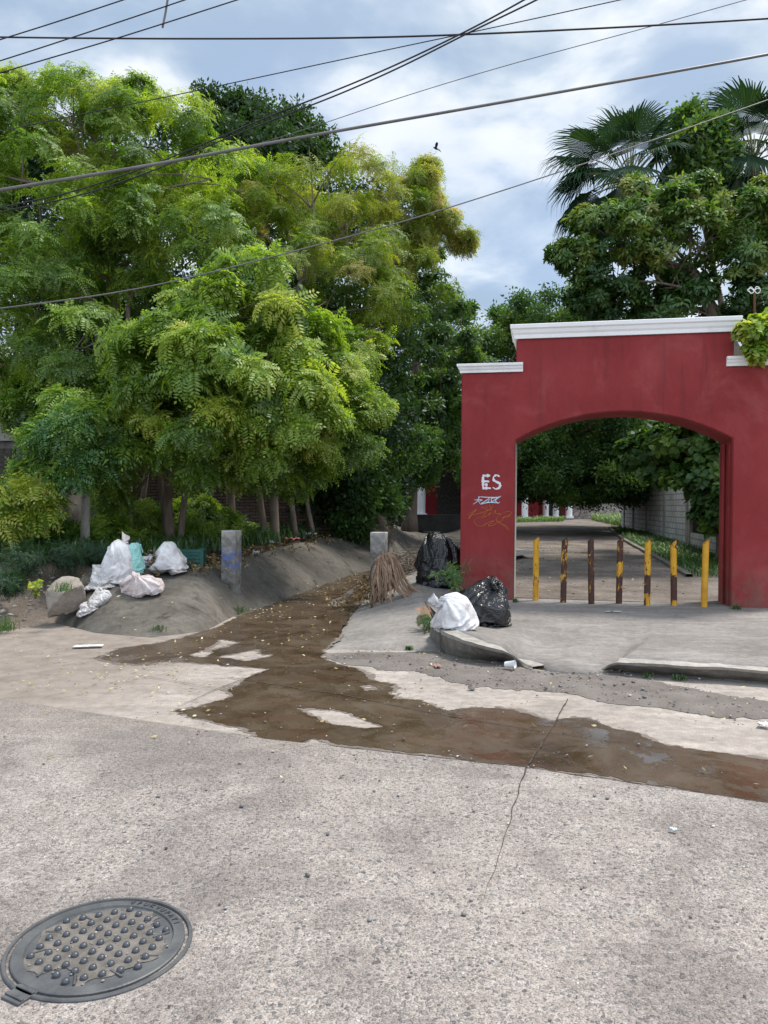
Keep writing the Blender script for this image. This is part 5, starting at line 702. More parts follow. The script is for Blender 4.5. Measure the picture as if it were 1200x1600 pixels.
 'low': (21, 42, [169,143,2,167,163,6,164,167,13,159,174,14,153,177,16,148,180,15,145,183,14,139,183,6,130,186,3,126,182,9,123,182,2,120,180,0,117,177,1,115,180,10,112,181,3,108,176,6,106,177,17,102,176,13,97,169,14,94,173,10,90,176,0,90,148,2,92,140,4,94,136,17,93,127,11,93,118,4,94,116,12,97,108,5,100,104,3,109,92,7,117,92,2,120,86,5,129,87,6,136,85,5,143,99,0,149,111,3,165,118,3,163,119,11,165,122,15,167,125,9,170,133,0,168,134,10,244,136,43,242,154,43,239,169,49,231,185,53,225,205,52,214,219,59,200,229,63,184,239,67,166,241,66,149,242,67,132,250,69,115,249,69,100,239,72,84,228,74,66,235,73,50,227,70,37,215,65,28,198,64,21,180,56,14,164,46,11,146,47,13,130,46,16,114,26,16,91,23,25,81,30,31,68,18,44,59,22,59,57,24,76,60,24,92,60,22,111,55,21,128,49,17,144,37,19,160,25,18,174,27,26,184,41,36,191,51,51,202,67,48,218,75,45,234,78,46,242,97,42,242,117,48,248,134,40,246,153,41,244,172,46,234,188,51,224,201,57,212,214,62,198,223,66,183,234,67,167,242,72,150,246,71,133,255,74,115,253,74,98,244,77,83,233,78,67,230,76,52,223,73,39,212,69,25,200,69,18,183,58,11,166,49,6,146,40,10,130,33,13,113,26,20,96,25,22,79,32,29,64,18,44,59,13,59,55,18,75,59,15,92,57,15,110,54,13,128,47,13,144,36,12,160,21,13,176,20,28,187,36,32,194,50,42,204,64,50,217,77,51,231,83,46,242,96,49,246,115,43,249,134,49,248,154,52,242,170,58,236,189,60,226,202,66,213,213,73,199,222,76,183,229,75,166,235,74,150,242,77,133,250,81,116,252,84,99,244,86,83,234,88,66,231,85,53,218,80,39,207,77,28,193,71,15,183,67,8,165,56,7,145,51,9,126,45,10,111,33,18,95,32,25,79,37,32,66,26,44,53,17,59,52,12,75,54,22,92,51,20,110,48,20,126,39,13,142,29,10,157,19,22,173,23,33,185,36,40,196,47,48,208,61,44,219,70,52,230,86,53,238,101,53,248,115,50,251,135,54,248,152,59,243,171,63,236,187,68,226,203,71,214,214,76,201,226,80,184,231,81,168,238,82,151,246,85,134,253,89,116,250,91,100,239,90,84,230,88,68,225,84,52,218,86,38,208,82,25,197,78,17,179,71,9,162,62,3,145,55,10,128,51,11,110,40,14,92,31,21,75,36,33,62,31,45,54,26,59,48,19,75,50,16,92,47,14,109,44,14,127,37,20,143,25,15,159,15,19,173,21,37,184,35,44,198,46,51,209,60,51,221,73,57,233,86,54,243,98,55,245,118,58,253,135,61,251,154,63,246,172,67,239,190,72,228,205,76,215,216,80,199,220,83,183,225,82,167,232,85,150,241,89,134,248,94,116,252,98,99,243,96,83,232,96,67,226,93,54,213,86,40,202,83,27,191,80,13,181,75,5,165,65,6,144,64,5,127,51,11,110,49,13,93,41,20,76,39,30,60,33,42,50,27,58,52,27,75,48,22,92,45,19,108,37,16,125,32,18,140,23,19,156,12,23,171,24,38,188,29,39,200,42,43,212,56,45,221,71,61,230,88,60,240,102,58,250,115,57,255,134,66,253,154,73,245,170,76,239,189,80,228,202,85,216,215,89,200,222,88,183,222,89,166,229,92,150,238,96,135,251,100,117,246,104,101,237,100,85,228,99,68,221,93,52,215,95,38,205,92,26,194,87,15,178,82,6,162,73,1,145,64,6,126,61,7,108,50,14,93,46,21,77,43,33,66,34,43,49,34,57,45,21,74,43,17,91,40,22,109,37,24,126,30,25,141,20,23,159,15,29,173,16,37,186,34,47,200,43,49,210,59,53,225,67,57,234,84,59,242,100,65,248,117,65,252,133,75,250,151,78,245,170,84,238,186,88,230,205,91,215,212,96,200,216,92,184,225,96,168,233,97,152,242,102,134,245,106,116,249,111,101,237,105,85,226,101,70,216,96,54,210,95,39,200,92,26,188,91,12,180,86,3,162,81,1,143,73,2,124,65,9,108,58,11,89,50,19,73,44,33,64,41,46,56,34,59,43,26,74,37,20,91,38,26,107,30,22,124,24,20,140,14,22,157,17,32,176,17,40,189,28,42,198,45,56,211,57,54,221,73,65,234,85,63,244,97,66,252,114,70,255,133,81,253,152,83,248,170,89,240,188,94,228,200,98,217,214,101,201,219,99,183,219,98,167,227,101,151,237,107,135,248,115,117,243,114,100,238,115,84,228,110,68,218,104,54,205,101,40,195,97,24,192,98,13,176,94,6,159,87,2,141,81,5,124,72,9,107,65,14,91,58,22,76,50,31,61,43,43,49,38,59,45,30,75,40,28,91,32,21,109,31,31,124,19,26,140,13,26,156,15,38,173,15,42,187,32,50,202,41,52,214,54,58,225,67,61,233,84,69,241,101,72,249,116,74,252,132,85,251,151,91,245,167,97,238,184,100,229,200,104,216,214,108,200,213,103,184,222,106,168,228,110,152,240,114,134,241,120,116,245,123,100,234,119,86,222,110,70,212,106,54,204,108,39,198,107,26,186,104,12,176,101,4,160,95,0,140,87,1,122,77,5,104,69,11,87,59,20,73,52,33,64,49,46,56,42,59,46,34,73,33,29,90,27,27,108,24,27,126,21,33,142,10,28,159,9,32,173,20,48,189,26,48,198,44,60,210,59,62,224,71,64,237,83,66,244,96,77,249,115,82,255,131,93,253,149,98,247,167,104,239,185,110,230,201,114,215,208,111,200,210,109,183,216,107,167,223,112,152,234,120,135,244,127,118,239,126,101,231,121,85,222,118,70,213,111,56,200,108,40,192,108,25,188,113,11,176,108,7,156,99,4,139,92,4,121,82,8,104,75,14,89,65,20,72,59,31,59,49,44,48,43,58,40,37,75,36,34,91,32,33,107,20,33,124,14,33,142,9,33,159,5,34,176,13,46,189,29,54,202,40,56,212,56,67,222,72,72,235,82,75,246,95,79,253,113,84,252,129,97,250,148,102,247,166,111,238,181,115,228,197,117,216,211,121,199,214,117,182,212,113,168,223,119,153,236,128,135,237,130,117,240,136,100,231,131,86,218,123,71,206,112,55,200,116,39,194,117,26,184,118,14,171,112,7,155,109,2,136,100,3,118,89,5,101,78,11,84,71,21,73,63,32,62,55,46,54,45,60,44,41,74,31,39,91,28,38,108,24,37,125,17,36,141,5,37,157,11,40,173,15,51,189,24,60,203,37,62,215,52,61,226,68,70,233,84,79,243,97,85,250,113,91,253,128,106,249,146,111,247,164,118,239,181,125,228,195,127,214,204,123,199,208,116,183,214,121,166,218,119,151,229,129,136,237,140,118,234,138,102,224,133,88,213,123,71,206,122,57,194,116,41,188,117,25,185,126,14,170,121,7,152,116,6,134,105,4,116,97,6,99,87,14,85,76,20,69,67,32,58,57,45,48,49,61,44,46,76,38,37,91,25,45,108,19,44,125,15,43,143,9,37,160,4,39,172,19,57,186,31,58,199,43,66,214,53,66,226,65,74,237,78,81,245,93,90,252,110,95,250,127,109,251,145,119,244,160,124,236,176,128,227,193,133,214,205,133,199,210,125,182,207,119,167,218,125,151,224,137,135,233,145,118,230,144,101,224,142,86,213,133,73,199,120,57,194,121,40,191,127,27,179,129,15,167,130,10,149,120,4,132,111,8,115,101,10,98,92,12,81,80,23,71,70,35,64,59,48,52,52,59,37,46,75,32,43,92,29,48,109,26,46,126,21,44,144,16,39,160,8,46,176,13,54,186,31,67,199,43,68,215,48,73,226,65,77,232,83,83,241,97,92,250,108,102,252,124,117,250,143,127,245,160,133,237,176,138,226,189,137,213,202,138,198,206,129,182,205,121,167,215,132,153,224,143,136,228,152,118,228,152,103,216,141,88,207,132,72,200,129,57,194,125,42,185,128,27,180,137,18,164,132,9,148,126,8,130,115,5,112,108,9,95,96,15,81,85,22,66,75,34,58,64,49,55,57,63,42,51,76,37,46,91,26,55,109,22,54,126,18,50,143,13,45,160,5,49,176,11,60,189,25,68,200,40,75,212,55,72,225,65,81,235,78,88,243,93,96,250,108,109,251,122,126,247,139,134,242,156,140,234,172,143,225,189,148,211,196,144,197,199,133,181,203,130,166,208,128,153,217,148,136,221,156,119,220,157,102,214,150,88,206,141,75,193,126,58,187,131,43,186,139,30,174,142,18,161,142,14,144,131,8,127,124,10,110,113,12,93,105,18,79,93,26,68,80,37,64,67,49,50,63,61,36,56,76,37,55,93,34,54,111,30,53,127,23,57,144,13,55,160,0,51,173,15,65,186,30,73,199,42,80,214,48,79,223,67,86,232,79,97,242,91,105,247,107,114,250,119,131,249,138,140,244,156,147,235,172,150,224,186,154,210,196,151,196,197,139,181,198,133,164,205,134,152,212,149,136,217,159,119,217,161,104,209,150,88,202,145,75,191,133,59,183,127,44,182,143,29,176,150,19,159,148,13,142,140,8,125,131,10,108,119,12,91,111,16,75,98,24,63,83,37,58,71,52,56,64,60,33,61,75,31,59,92,34,61,110,31,60,128,28,58,146,19,57,158,0,58,171,18,66,184,33,74,197,47,81,214,46,84,226,62,90,229,82,98,239,95,107,250,103,119,159,70,221,159,77,213,162,79,223,159,81,214,157,82,209,155,85,208,152,86,206,148,90,212,143,90,208,139,90,202,133,91,202,128,93,202,123,93,202,118,93,205,116,93,200,114,89,199,111,89,199,111,86,196,108,83,194,107,80,192,107,76,191,107,72,190,110,70,186,111,61,193,113,57,191,117,57,189,122,58,186,123,48,195,129,51,192,132,50,196,133,42,202,136,41,203,139,45,203,144,39,214,146,41,217,149,43,217,151,46,218,154,48,222,155,52,222,157,56,224,157,62,215,156,68,215,148,75,243,148,78,236,150,82,234,146,77,229,145,72,227,146,77,227,145,69,222,141,72,221,137,76,223,137,73,221,132,75,221,130,77,219,128,76,219,129,74,210,121,79,218,120,76,219,120,75,215,123,78,209,119,75,211,121,75,204,120,73,206,117,68,206,121,66,209,125,67,212,123,61,212,119,54,212,125,55,219,124,50,219,124,45,223,126,46,227,133,47,230,132,53,226,136,54,227,137,57,223,138,62,219,138,56,233,139,62,225,141,60,235,143,65,228,143,66,231,144,69,231,145,69,240,129,108,234,132,111,227,134,106,220,136,112,215,137,108,214,138,110,206,142,105,203,136,105,200,132,106,202,127,104,204,121,104,204,116,103,206,110,102,206,110,99,205,103,100,203,100,96,201,96,91,200,96,87,202,95,90,207,93,85,207,94,87,213,96,85,217,95,82,223,101,86,219,103,83,227,100,79,232,107,81,232,104,76,237,107,71,247,110,72,252,116,74,249,119,79,255,121,80,247,124,83,252,124,87,242,128,95,244,130,96,239,130,95,232,127,94,223,129,98,222,130,99,220,131,104,226,116,108,214,117,107,209,121,102,213,123,103,212,125,101,212,127,98,215,132,98,217,133,95,216,130,94,216,125,92,222,120,92,216,116,94,224,112,92,223,111,88,217,108,89,214,105,87,221,105,91,218,107,92,220,104,92,221,102,98,217,106,95,221,106,100,221,102,99,224,106,100,230,107,99,234,103,95,235,107,96,240,107,93,243,103,89,250,108,89,248,110,89,251,112,91,249,114,92,235,117,95,243,116,93,233,116,98,231,121,102,227,120,96,222,118,99,219,115,108,223,115,104,219,119,101,215]),
 'slumped': (23, 32, [218,78,33,213,78,18,199,77,22,185,77,5,171,78,7,156,78,7,142,79,10,127,80,9,113,80,9,98,81,9,84,82,8,70,84,7,56,86,15,42,88,8,27,89,6,12,90,7,0,93,29,12,90,7,27,89,6,42,88,8,56,86,15,70,84,7,84,82,8,98,81,9,113,80,9,127,80,9,142,79,10,156,78,7,171,78,7,185,77,5,199,77,22,213,78,18,213,81,70,208,64,47,199,57,13,185,57,9,170,57,6,156,57,6,141,58,14,127,59,8,112,59,8,97,60,9,83,61,9,68,63,3,55,65,9,40,66,9,26,69,15,17,78,43,12,96,58,14,111,15,29,109,7,43,108,8,58,106,8,72,104,17,86,102,4,99,102,9,114,102,9,128,101,9,142,100,6,157,98,9,171,97,11,186,97,6,200,96,7,205,94,30,200,86,54,195,67,62,191,52,50,184,41,19,170,41,9,155,41,5,140,42,9,126,42,9,111,43,8,97,44,7,82,45,12,67,47,15,53,48,9,40,53,29,34,65,55,29,80,71,25,99,75,24,118,45,30,126,9,45,124,6,59,123,9,73,120,10,89,119,2,102,117,14,114,118,9,129,117,9,143,115,17,157,115,5,172,113,11,186,113,6,201,112,6,206,105,42,190,88,19,185,68,23,179,54,37,173,40,52,167,27,28,154,25,9,140,25,5,125,26,9,110,27,9,96,28,8,81,29,7,67,31,17,56,39,45,51,52,65,47,68,76,43,83,85,39,104,90,37,122,68,39,134,31,46,140,6,61,139,15,75,137,9,90,135,3,103,133,23,117,130,14,130,132,27,143,131,6,158,130,7,172,130,7,187,129,5,195,123,23,194,108,18,176,92,20,171,74,23,166,58,22,161,44,29,154,30,42,150,15,38,139,9,14,124,9,10,109,10,9,95,11,11,84,19,36,75,31,36,69,45,52,61,57,42,60,72,62,57,88,79,53,108,90,49,128,89,47,140,59,55,146,22,61,155,4,76,153,9,91,151,13,103,147,19,117,146,9,132,145,8,144,147,13,157,146,4,172,146,10,184,143,22,182,128,21,179,112,27,166,98,39,159,79,40,153,66,27,149,51,18,143,35,19,137,21,21,132,7,41,123,0,52,109,2,55,98,12,58,94,27,53,88,39,27,80,50,27,72,63,17,67,78,24,62,93,34,60,113,56,63,131,85,59,146,85,64,151,49,71,162,21,77,168,7,92,167,6,105,163,26,118,162,8,131,161,22,144,162,20,157,162,5,171,161,17,171,146,38,169,131,31,166,116,23,154,102,25,150,83,28,148,66,25,146,53,44,140,38,33,135,23,35,129,14,72,125,7,97,112,8,104,108,19,83,103,33,61,99,46,42,90,59,41,79,65,55,74,78,53,71,93,38,70,113,41,67,134,39,68,147,57,67,161,73,67,173,43,77,180,27,90,178,13,104,178,6,118,179,9,131,177,36,141,178,0,157,178,13,159,163,22,160,147,20,160,135,47,157,121,32,140,107,24,137,86,36,136,70,50,134,58,63,134,42,73,138,33,58,137,22,96,130,14,124,117,20,136,107,27,110,97,35,107,92,48,78,91,60,64,89,71,59,81,84,45,84,95,22,84,115,22,81,136,23,78,152,30,80,166,54,78,178,62,79,192,35,91,194,9,106,191,4,117,194,34,126,188,9,137,185,23,143,176,14,148,165,36,152,155,47,146,140,42,144,126,32,142,108,75,143,90,67,143,76,92,144,61,81,146,45,73,147,32,69,140,29,94,134,29,125,121,33,112,110,34,140,106,41,123,98,55,113,89,62,88,86,77,99,91,89,78,84,98,43,89,117,33,94,138,31,93,155,30,88,170,36,87,182,51,93,193,44,94,209,31,105,208,1,116,202,25,124,198,34,138,196,48,144,185,36,144,174,36,139,161,49,138,145,61,138,129,70,155,111,54,154,93,81,157,78,76,157,63,60,159,47,48,159,35,80,149,36,116,135,36,135,123,45,139,112,38,162,97,39,155,87,49,134,87,61,132,84,76,114,81,92,111,79,105,83,78,124,53,86,142,56,96,153,60,98,170,45,93,184,47,101,190,17,107,205,13,111,220,15,121,211,4,133,206,11,141,201,45,150,189,55,152,177,50,149,162,63,150,147,81,152,131,84,160,116,52,166,96,59,168,80,66,170,66,40,173,51,56,161,51,90,148,49,115,134,51,128,125,49,170,112,47,196,97,50,193,84,56,178,82,65,162,91,76,137,93,90,108,93,104,77,94,123,44,96,141,67,98,156,86,103,168,71,107,181,42,105,196,55,106,207,26,113,222,27,124,225,10,136,217,20,146,206,35,152,196,60,153,180,71,153,164,78,154,149,90,160,136,74,173,121,76,176,101,54,180,86,42,184,71,41,175,64,78,163,62,108,150,65,125,140,61,164,128,61,197,114,62,208,99,63,218,90,69,195,81,78,165,82,87,137,90,99,140,92,111,112,91,129,86,108,141,81,111,157,72,110,173,65,107,187,81,105,201,64,110,214,60,109,223,36,121,219,47,129,216,63,140,205,80,151,198,78,154,185,100,161,170,97,166,156,76,170,142,56,181,127,40,189,107,41,193,92,36,183,85,65,176,73,93,163,74,107,151,71,129,140,74,152,127,73,168,113,77,188,99,78,196,84,78,200,72,79,174,75,91,139,79,101,107,83,116,122,88,137,131,103,149,105,108,161,121,112,177,112,108,191,96,112,206,102,112,217,72,111,232,57,122,231,39,134,223,54,146,215,65,158,205,70,159,189,62,164,174,47,169,158,45,177,145,51,195,132,28,199,114,50,195,100,73,192,87,100,180,82,130,165,81,139,153,84,117,138,83,116,124,84,131,112,90,156,99,93,175,84,93,175,69,95,181,62,98,139,67,108,102,75,122,87,82,140,111,91,159,99,95,168,131,105,180,143,116,191,131,123,203,106,126,217,78,124,231,76,131,234,33,136,225,7,146,212,15,154,198,23,166,190,31,169,176,31,178,163,26,185,151,20,193,140,50,188,121,66,188,107,91,190,92,105,177,96,110,167,94,144,154,92,154,140,96,143,125,96,144,112,101,140,97,105,140,86,108,170,73,109,163,61,111,132,55,118,111,65,131,107,73,149,84,86,165,88,95,175,83,102,188,102,106,202,122,115,214,132,124,220,122,136,224,90,138,232,54,144,228,31,151,217,34,158,203,32,167,194,15,178,183,9,187,172,15,193,159,33,195,145,68,198,125,69,202,110,74,191,106,109,183,102,149,169,104,170,155,107,163,141,108,169,127,107,183,112,108,187,97,111,184,83,117,174,72,124,156,57,124,156,55,132,116,53,141,93,65,158,101,78,173,90,88,185,88,95,197,65,102,209,77,108,222,95,119,230,91,130,235,74,139,239,41,149,238,28,156,224,13,166,212,9,170,202,36,172,187,38,179,173,59,188,162,78,202,147,39,210,130,47,203,125,90,198,117,134,186,117,165,172,119,175,157,120,178,142,122,179,128,123,185,114,124,203,99,126,206,85,129,202,70,132,193,61,139,156,49,144,130,49,154,99,56,166,66,68,183,69,79,193,59,89,205,59,96,219,74,102,230,53,114,239,50,127,248,50,141,250,41,153,243,36,165,235,25,168,219,28,177,207,35,180,193,32,185,179,42,193,166,42,213,156,27,216,142,73,212,134,117,203,132,155,188,133,161,173,135,173,159,135,187,145,136,200,131,137,214,116,139,215,102,142,205,87,145,198,73,148,192,58,151,187,47,156,159,41,164,119,48,178,77,60,192,51,71,202,53,82,207,83,94,216,93,104,227,94,116,236,96,130,239,88,143,240,74,157,244,82,168,237,59,169,222,69,178,209,66,188,198,54,195,186,28,202,173,12,222,167,51,224,153,101,218,147,144,204,147,166,190,148,181,176,149,199,162,150,210,147,151,220,133,153,225,118,155,222,104,158,214,90,161,204,75,164,200,60,166,197,46,169,187,38,177,152,42,190,106,53,204,79,63,215,62,77,221,66,89,228,88,102,234,99,115,240,112,128,243,99,140,242,116,150,232,97,164,233,106,171,221,85,183,214,66,192,204,41,202,196,27,212,184,30,231,178,77,231,164,129,220,162,161,206,162,183,192,163,200,178,164,214,164,166,223,149,167,230,135,169,233,120,172,228,106,174,224,91,176,227,76,177,228,62,180,225,48,183,211,37,190,183,36,202,135,47,216,110,59,225,100,72,233,96,86,239,97,100,243,103,113,247,110,128,252,113,138,243,137,151,237,146,164,232,138,177,227,113,188,223,80,200,217,58,210,205,56,221,194,58,240,188,105,235,177,156,223,176,185,209,177,202,195,179,215,180,180,222,166,182,228,151,184,235,136,185,241,122,187,243,107,189,244,93,191,244,78,193,244,63,195,244,49,197,239,37,202,214,31,213,170,43,227,144,55,235,140,69,241,141,83,246,144,97,250,150,112,253,157,126,255,162,141,254,162,156,252,156,169,246,138,182,240,123,194,233,110,207,224,98,218,215,90,229,203,87,248,197,134,239,191,182,225,192,198,211,193,209,196,195,216,182,197,221,167,198,227,153,200,234,138,202,241,124,204,245,109,206,246,94,207,247,80,209,250,65,211,252,50,213,255,36,215,246,26,224,206,39,237,184,53,241,188,67,243,192,82,244,196,97,243,198,111,243,199,126,243,199,141,242,196,155,240,190,170,237,181,184,235,172,198,231,160,212,226,147,225,221,132,237,213,121,255,209,163,241,211,178,227,212,187,212,214,195,198,216,202,183,217,210,169,218,217,154,220,224,140,222,230,125,224,233,111,226,234,96,227,237,81,229,241,67,231,243,52,233,245,38,235,246,23,236,241,38,235,246,52,233,245,67,231,243,81,229,241,96,227,237,111,226,234,125,224,233,140,222,230,154,220,224,169,218,217,183,217,210,198,216,202,212,214,195,227,212,187,241,211,178]),
 'limp': (19, 28, [158,6,7,150,10,1,144,16,7,131,21,5,119,28,8,106,34,1,94,42,1,81,50,4,73,58,6,60,61,3,47,67,1,34,73,1,23,78,3,10,84,6,0,91,20,10,84,6,23,78,3,34,73,1,47,67,1,60,61,3,73,58,6,81,50,4,94,42,1,106,34,1,119,28,8,131,21,5,144,16,7,150,10,1,159,12,7,155,0,19,142,5,19,129,10,19,116,16,19,103,21,18,90,29,17,82,41,16,68,36,15,55,41,14,46,55,16,34,52,18,23,63,24,14,78,29,11,100,22,14,108,1,26,101,3,40,98,4,51,93,6,63,87,7,76,80,1,88,73,3,100,66,9,112,60,2,123,50,9,131,43,13,141,33,9,148,28,6,162,16,8,158,17,29,145,23,28,132,30,22,119,35,21,107,39,10,95,44,21,85,44,30,72,50,32,62,58,16,52,56,27,40,61,20,29,72,22,23,83,19,16,105,22,18,126,3,31,118,3,43,113,3,54,112,8,67,106,5,79,100,6,91,93,3,103,83,0,116,75,2,125,68,2,136,58,10,146,48,4,155,36,7,171,30,7,162,36,25,149,43,25,136,49,23,124,53,15,114,49,21,101,55,23,91,59,38,81,62,19,69,68,24,57,70,12,44,77,14,38,78,14,32,95,18,27,111,31,29,127,11,35,136,0,48,131,1,61,124,3,72,123,14,84,118,6,97,111,3,109,102,3,120,93,12,130,86,3,139,74,10,150,62,11,158,49,5,178,47,4,166,55,22,153,61,20,140,67,17,129,68,22,120,55,32,109,68,38,98,70,22,86,79,19,74,83,8,63,84,20,54,74,30,47,87,21,41,101,30,38,109,23,39,134,14,44,145,6,53,147,6,65,143,3,77,137,3,90,129,7,101,125,17,113,120,9,124,109,3,135,99,13,146,87,13,156,74,7,167,62,2,184,64,3,171,73,17,158,79,15,147,76,25,139,62,34,127,71,32,116,75,17,105,84,9,92,92,12,81,86,22,72,75,30,63,86,35,54,100,24,47,110,41,33,124,37,41,139,19,48,157,16,56,166,2,69,159,1,82,155,9,94,147,3,107,140,6,119,131,13,130,122,18,140,112,4,151,101,3,162,91,1,169,78,3,191,81,4,175,91,8,166,84,22,157,73,34,144,80,32,133,84,19,121,86,22,107,92,21,98,91,29,89,80,28,79,87,42,72,98,41,60,107,46,54,119,43,40,138,47,42,154,28,55,158,24,64,159,10,74,172,12,86,172,1,98,163,4,111,157,12,122,146,5,134,138,9,146,128,3,155,118,2,164,106,7,175,96,1,198,97,3,185,89,22,173,90,28,160,92,26,149,94,35,136,100,25,123,106,17,115,96,29,106,78,32,96,91,40,85,102,28,73,112,24,67,123,42,57,133,42,45,145,47,44,165,32,58,162,32,72,158,28,84,161,14,94,172,8,103,182,1,116,173,5,126,165,4,138,155,3,150,146,9,160,134,10,171,123,11,181,113,3,201,112,17,184,108,14,177,106,34,164,106,42,154,110,24,141,116,23,132,103,37,126,85,32,114,93,40,104,106,35,91,116,36,78,118,41,70,129,49,61,139,49,53,156,60,54,175,36,60,180,21,74,177,21,87,175,19,100,177,16,113,179,14,123,190,1,132,182,11,143,173,3,155,163,3,166,150,3,176,140,5,189,130,3,199,131,26,189,120,27,180,114,38,170,122,35,158,116,37,148,108,42,141,91,44,130,84,57,117,93,58,104,102,56,93,112,63,81,120,66,73,132,72,63,145,71,62,168,68,65,181,41,64,198,25,77,194,25,90,187,35,101,190,31,110,198,13,123,201,3,137,197,3,147,183,4,159,176,12,172,167,12,183,156,4,195,147,6,190,138,41,196,121,40,183,114,45,175,116,55,163,117,61,156,101,55,144,97,64,133,100,72,121,111,66,108,118,71,96,120,84,82,124,91,73,139,90,65,151,89,65,173,76,70,194,57,70,209,43,82,212,27,95,206,31,108,199,36,120,191,29,128,208,22,140,210,9,153,202,3,165,193,4,177,183,3,190,173,4,188,159,17,200,148,39,197,126,59,192,118,58,183,118,66,173,106,71,162,104,73,150,114,74,138,117,84,125,125,84,112,128,92,99,136,97,87,138,108,74,143,116,67,160,109,62,182,95,70,202,76,74,219,61,86,224,47,99,221,38,113,217,31,125,209,31,138,200,34,148,211,26,159,217,14,172,210,5,184,200,4,191,186,15,192,169,31,205,156,44,200,135,64,195,125,69,190,112,84,179,111,88,167,113,94,155,124,96,142,133,99,129,135,107,115,136,116,103,144,121,90,152,126,78,153,137,70,170,131,63,192,117,71,213,97,79,227,84,91,232,71,104,230,61,117,227,53,130,226,43,142,217,46,155,209,43,167,213,31,178,214,25,191,212,17,197,197,25,201,180,31,212,162,51,209,145,71,206,127,85,196,122,98,184,123,104,171,129,108,158,133,114,145,132,126,132,137,133,119,142,140,107,149,146,95,159,150,82,165,157,75,180,151,68,202,139,74,222,120,85,232,107,95,239,94,108,239,84,121,236,75,134,233,67,147,232,57,160,227,52,173,219,52,186,217,42,195,210,42,207,205,36,207,186,46,223,167,64,221,146,83,213,135,100,202,134,113,189,139,118,176,140,128,163,141,138,150,143,147,137,149,154,124,154,161,111,160,167,99,168,172,86,176,177,76,188,175,72,211,161,76,233,143,87,241,130,100,244,119,113,244,109,126,245,98,139,243,89,152,240,80,165,238,73,178,235,66,191,230,59,204,222,52,212,208,59,219,193,54,231,175,82,228,154,102,218,147,120,206,147,132,193,150,139,180,151,149,167,153,158,154,156,166,141,161,174,128,166,181,115,171,188,103,178,193,91,189,195,80,200,196,74,220,185,80,240,167,91,248,154,104,250,143,117,250,133,130,249,124,143,247,115,156,243,106,169,239,99,182,236,91,195,228,85,207,224,78,219,214,72,228,200,72,240,182,101,234,165,122,223,159,139,210,160,150,197,162,159,184,164,168,172,166,177,159,169,186,146,174,193,133,179,199,120,185,204,107,191,211,94,198,217,83,209,219,76,230,208,84,247,191,96,254,179,109,255,168,121,254,159,134,253,149,147,251,140,160,248,132,173,244,124,186,239,117,199,234,110,212,227,103,224,219,96,235,207,92,248,189,121,239,174,143,226,177,150,213,179,158,200,181,163,187,183,173,173,185,178,160,187,179,149,193,194,136,198,203,124,203,213,111,210,216,99,215,225,87,219,240,78,239,231,88,255,215,100,251,203,113,250,193,125,247,182,137,241,169,150,239,162,162,235,152,174,231,143,188,230,141,201,224,133,213,219,126,227,217,122,240,212,116,255,197,141,242,199,146,228,202,150,215,204,155,201,206,160,188,206,158,174,209,163,161,212,164,151,218,182,140,223,196,128,228,208,116,233,220,104,239,231,92,244,243,80,248,255,92,244,243,104,239,231,116,233,220,128,228,208,140,223,196,151,218,182,161,212,164,174,209,163,188,206,158,201,206,160,215,204,155,228,202,150,242,199,146]),
}
def cloth(name, key, dims, mat, parent=None, crumple=.012, seed=0, subs=2):
    r, c, b = CLOTHS[key]; q = np.array(b).reshape(r, c, 3) / 255.0; v = (q - [.5, .5, 0]) * np.array(dims)
    m = MB(); m.grid([[tuple(p) for p in row] for row in v], closed=True)
    for k, rev in ((0, True), (r - 1, False)):
        ce = v[k].mean(0); m.v.append(tuple(ce)); L = len(m.v) - 1
        for t in range(c): f = (k * c + t, k * c + (t + 1) % c, L); m.f.append(f[::-1] if rev else f); m.m.append(0)
    o = m.build(name, mat, parent, smooth=True); bm = bmesh.new(); bm.from_mesh(o.data); bmesh.ops.recalc_face_normals(bm, faces=bm.faces)
    bmesh.ops.subdivide_edges(bm, edges=bm.edges, cuts=1, use_grid_fill=True, smooth=.6); bm.to_mesh(o.data); bm.free(); o.data.polygons.foreach_set('use_smooth', [True] * len(o.data.polygons))
    a = vtx(o); w = a + seed * 3.1; n = np.stack([1 - 2 * np.abs(2 * fbm(w * 9 + k * 11, 3) - 1) for k in range(3)], 1); setv(o, a + (n - .3) * crumple); return o
bb = cloth('rubbish_bag', 'tied', (.72, .62, .58), MT['blackbag'], crumple=.022, seed=3); put(bb, G(757, 981, .15) + Vector((0, .2, -.01)), R(150)); tag(bb, 'full black rubbish bag standing beside the white sack on the kerb', 'rubbish bag', 'black rubbish bags')
bb2 = cloth('rubbish_bag', 'tied', (.92, .80, .90), MT['blackbag'], crumple=.028, seed=8); put(bb2, G(690, 919, .26) + Vector((0.04, .28, -.03)), R(-10)); tag(bb2, 'larger slumped black rubbish bag leaning behind the red pier', 'rubbish bag', 'black rubbish bags')
sk = cloth('sack', 'plump', (.52, .46, .41), MT['sack'], seed=5); put(sk, G(713, 990, .2) + Vector((0, .2, 0.0)), R(190), (R(-5), R(4))); tag(sk, 'plump dusty white sack resting on the curved kerb', 'sack')
tf = cloth('neck', 'limp', (.15, .12, .13), MT['sack'], sk); tf.location = (.17, -.02, .30); tf.rotation_euler = (0, R(20), R(-30))
def bz(x, y):                         # height of the left bank under a point
    v = BANKV; d = np.hypot(v[:, 0] - x, v[:, 1] - y); i = np.argsort(d)[:4]; return float(np.average(v[i, 2], weights=1 / (d[i] + .02)))
BANKV = vtx(lbo).copy()
def onbank(px, py, D): p = P(px, py, D); return Vector((p.x, p.y, max(bz(p.x, p.y), 0.0)))
GP = 'white sacks piled on the channel bank'
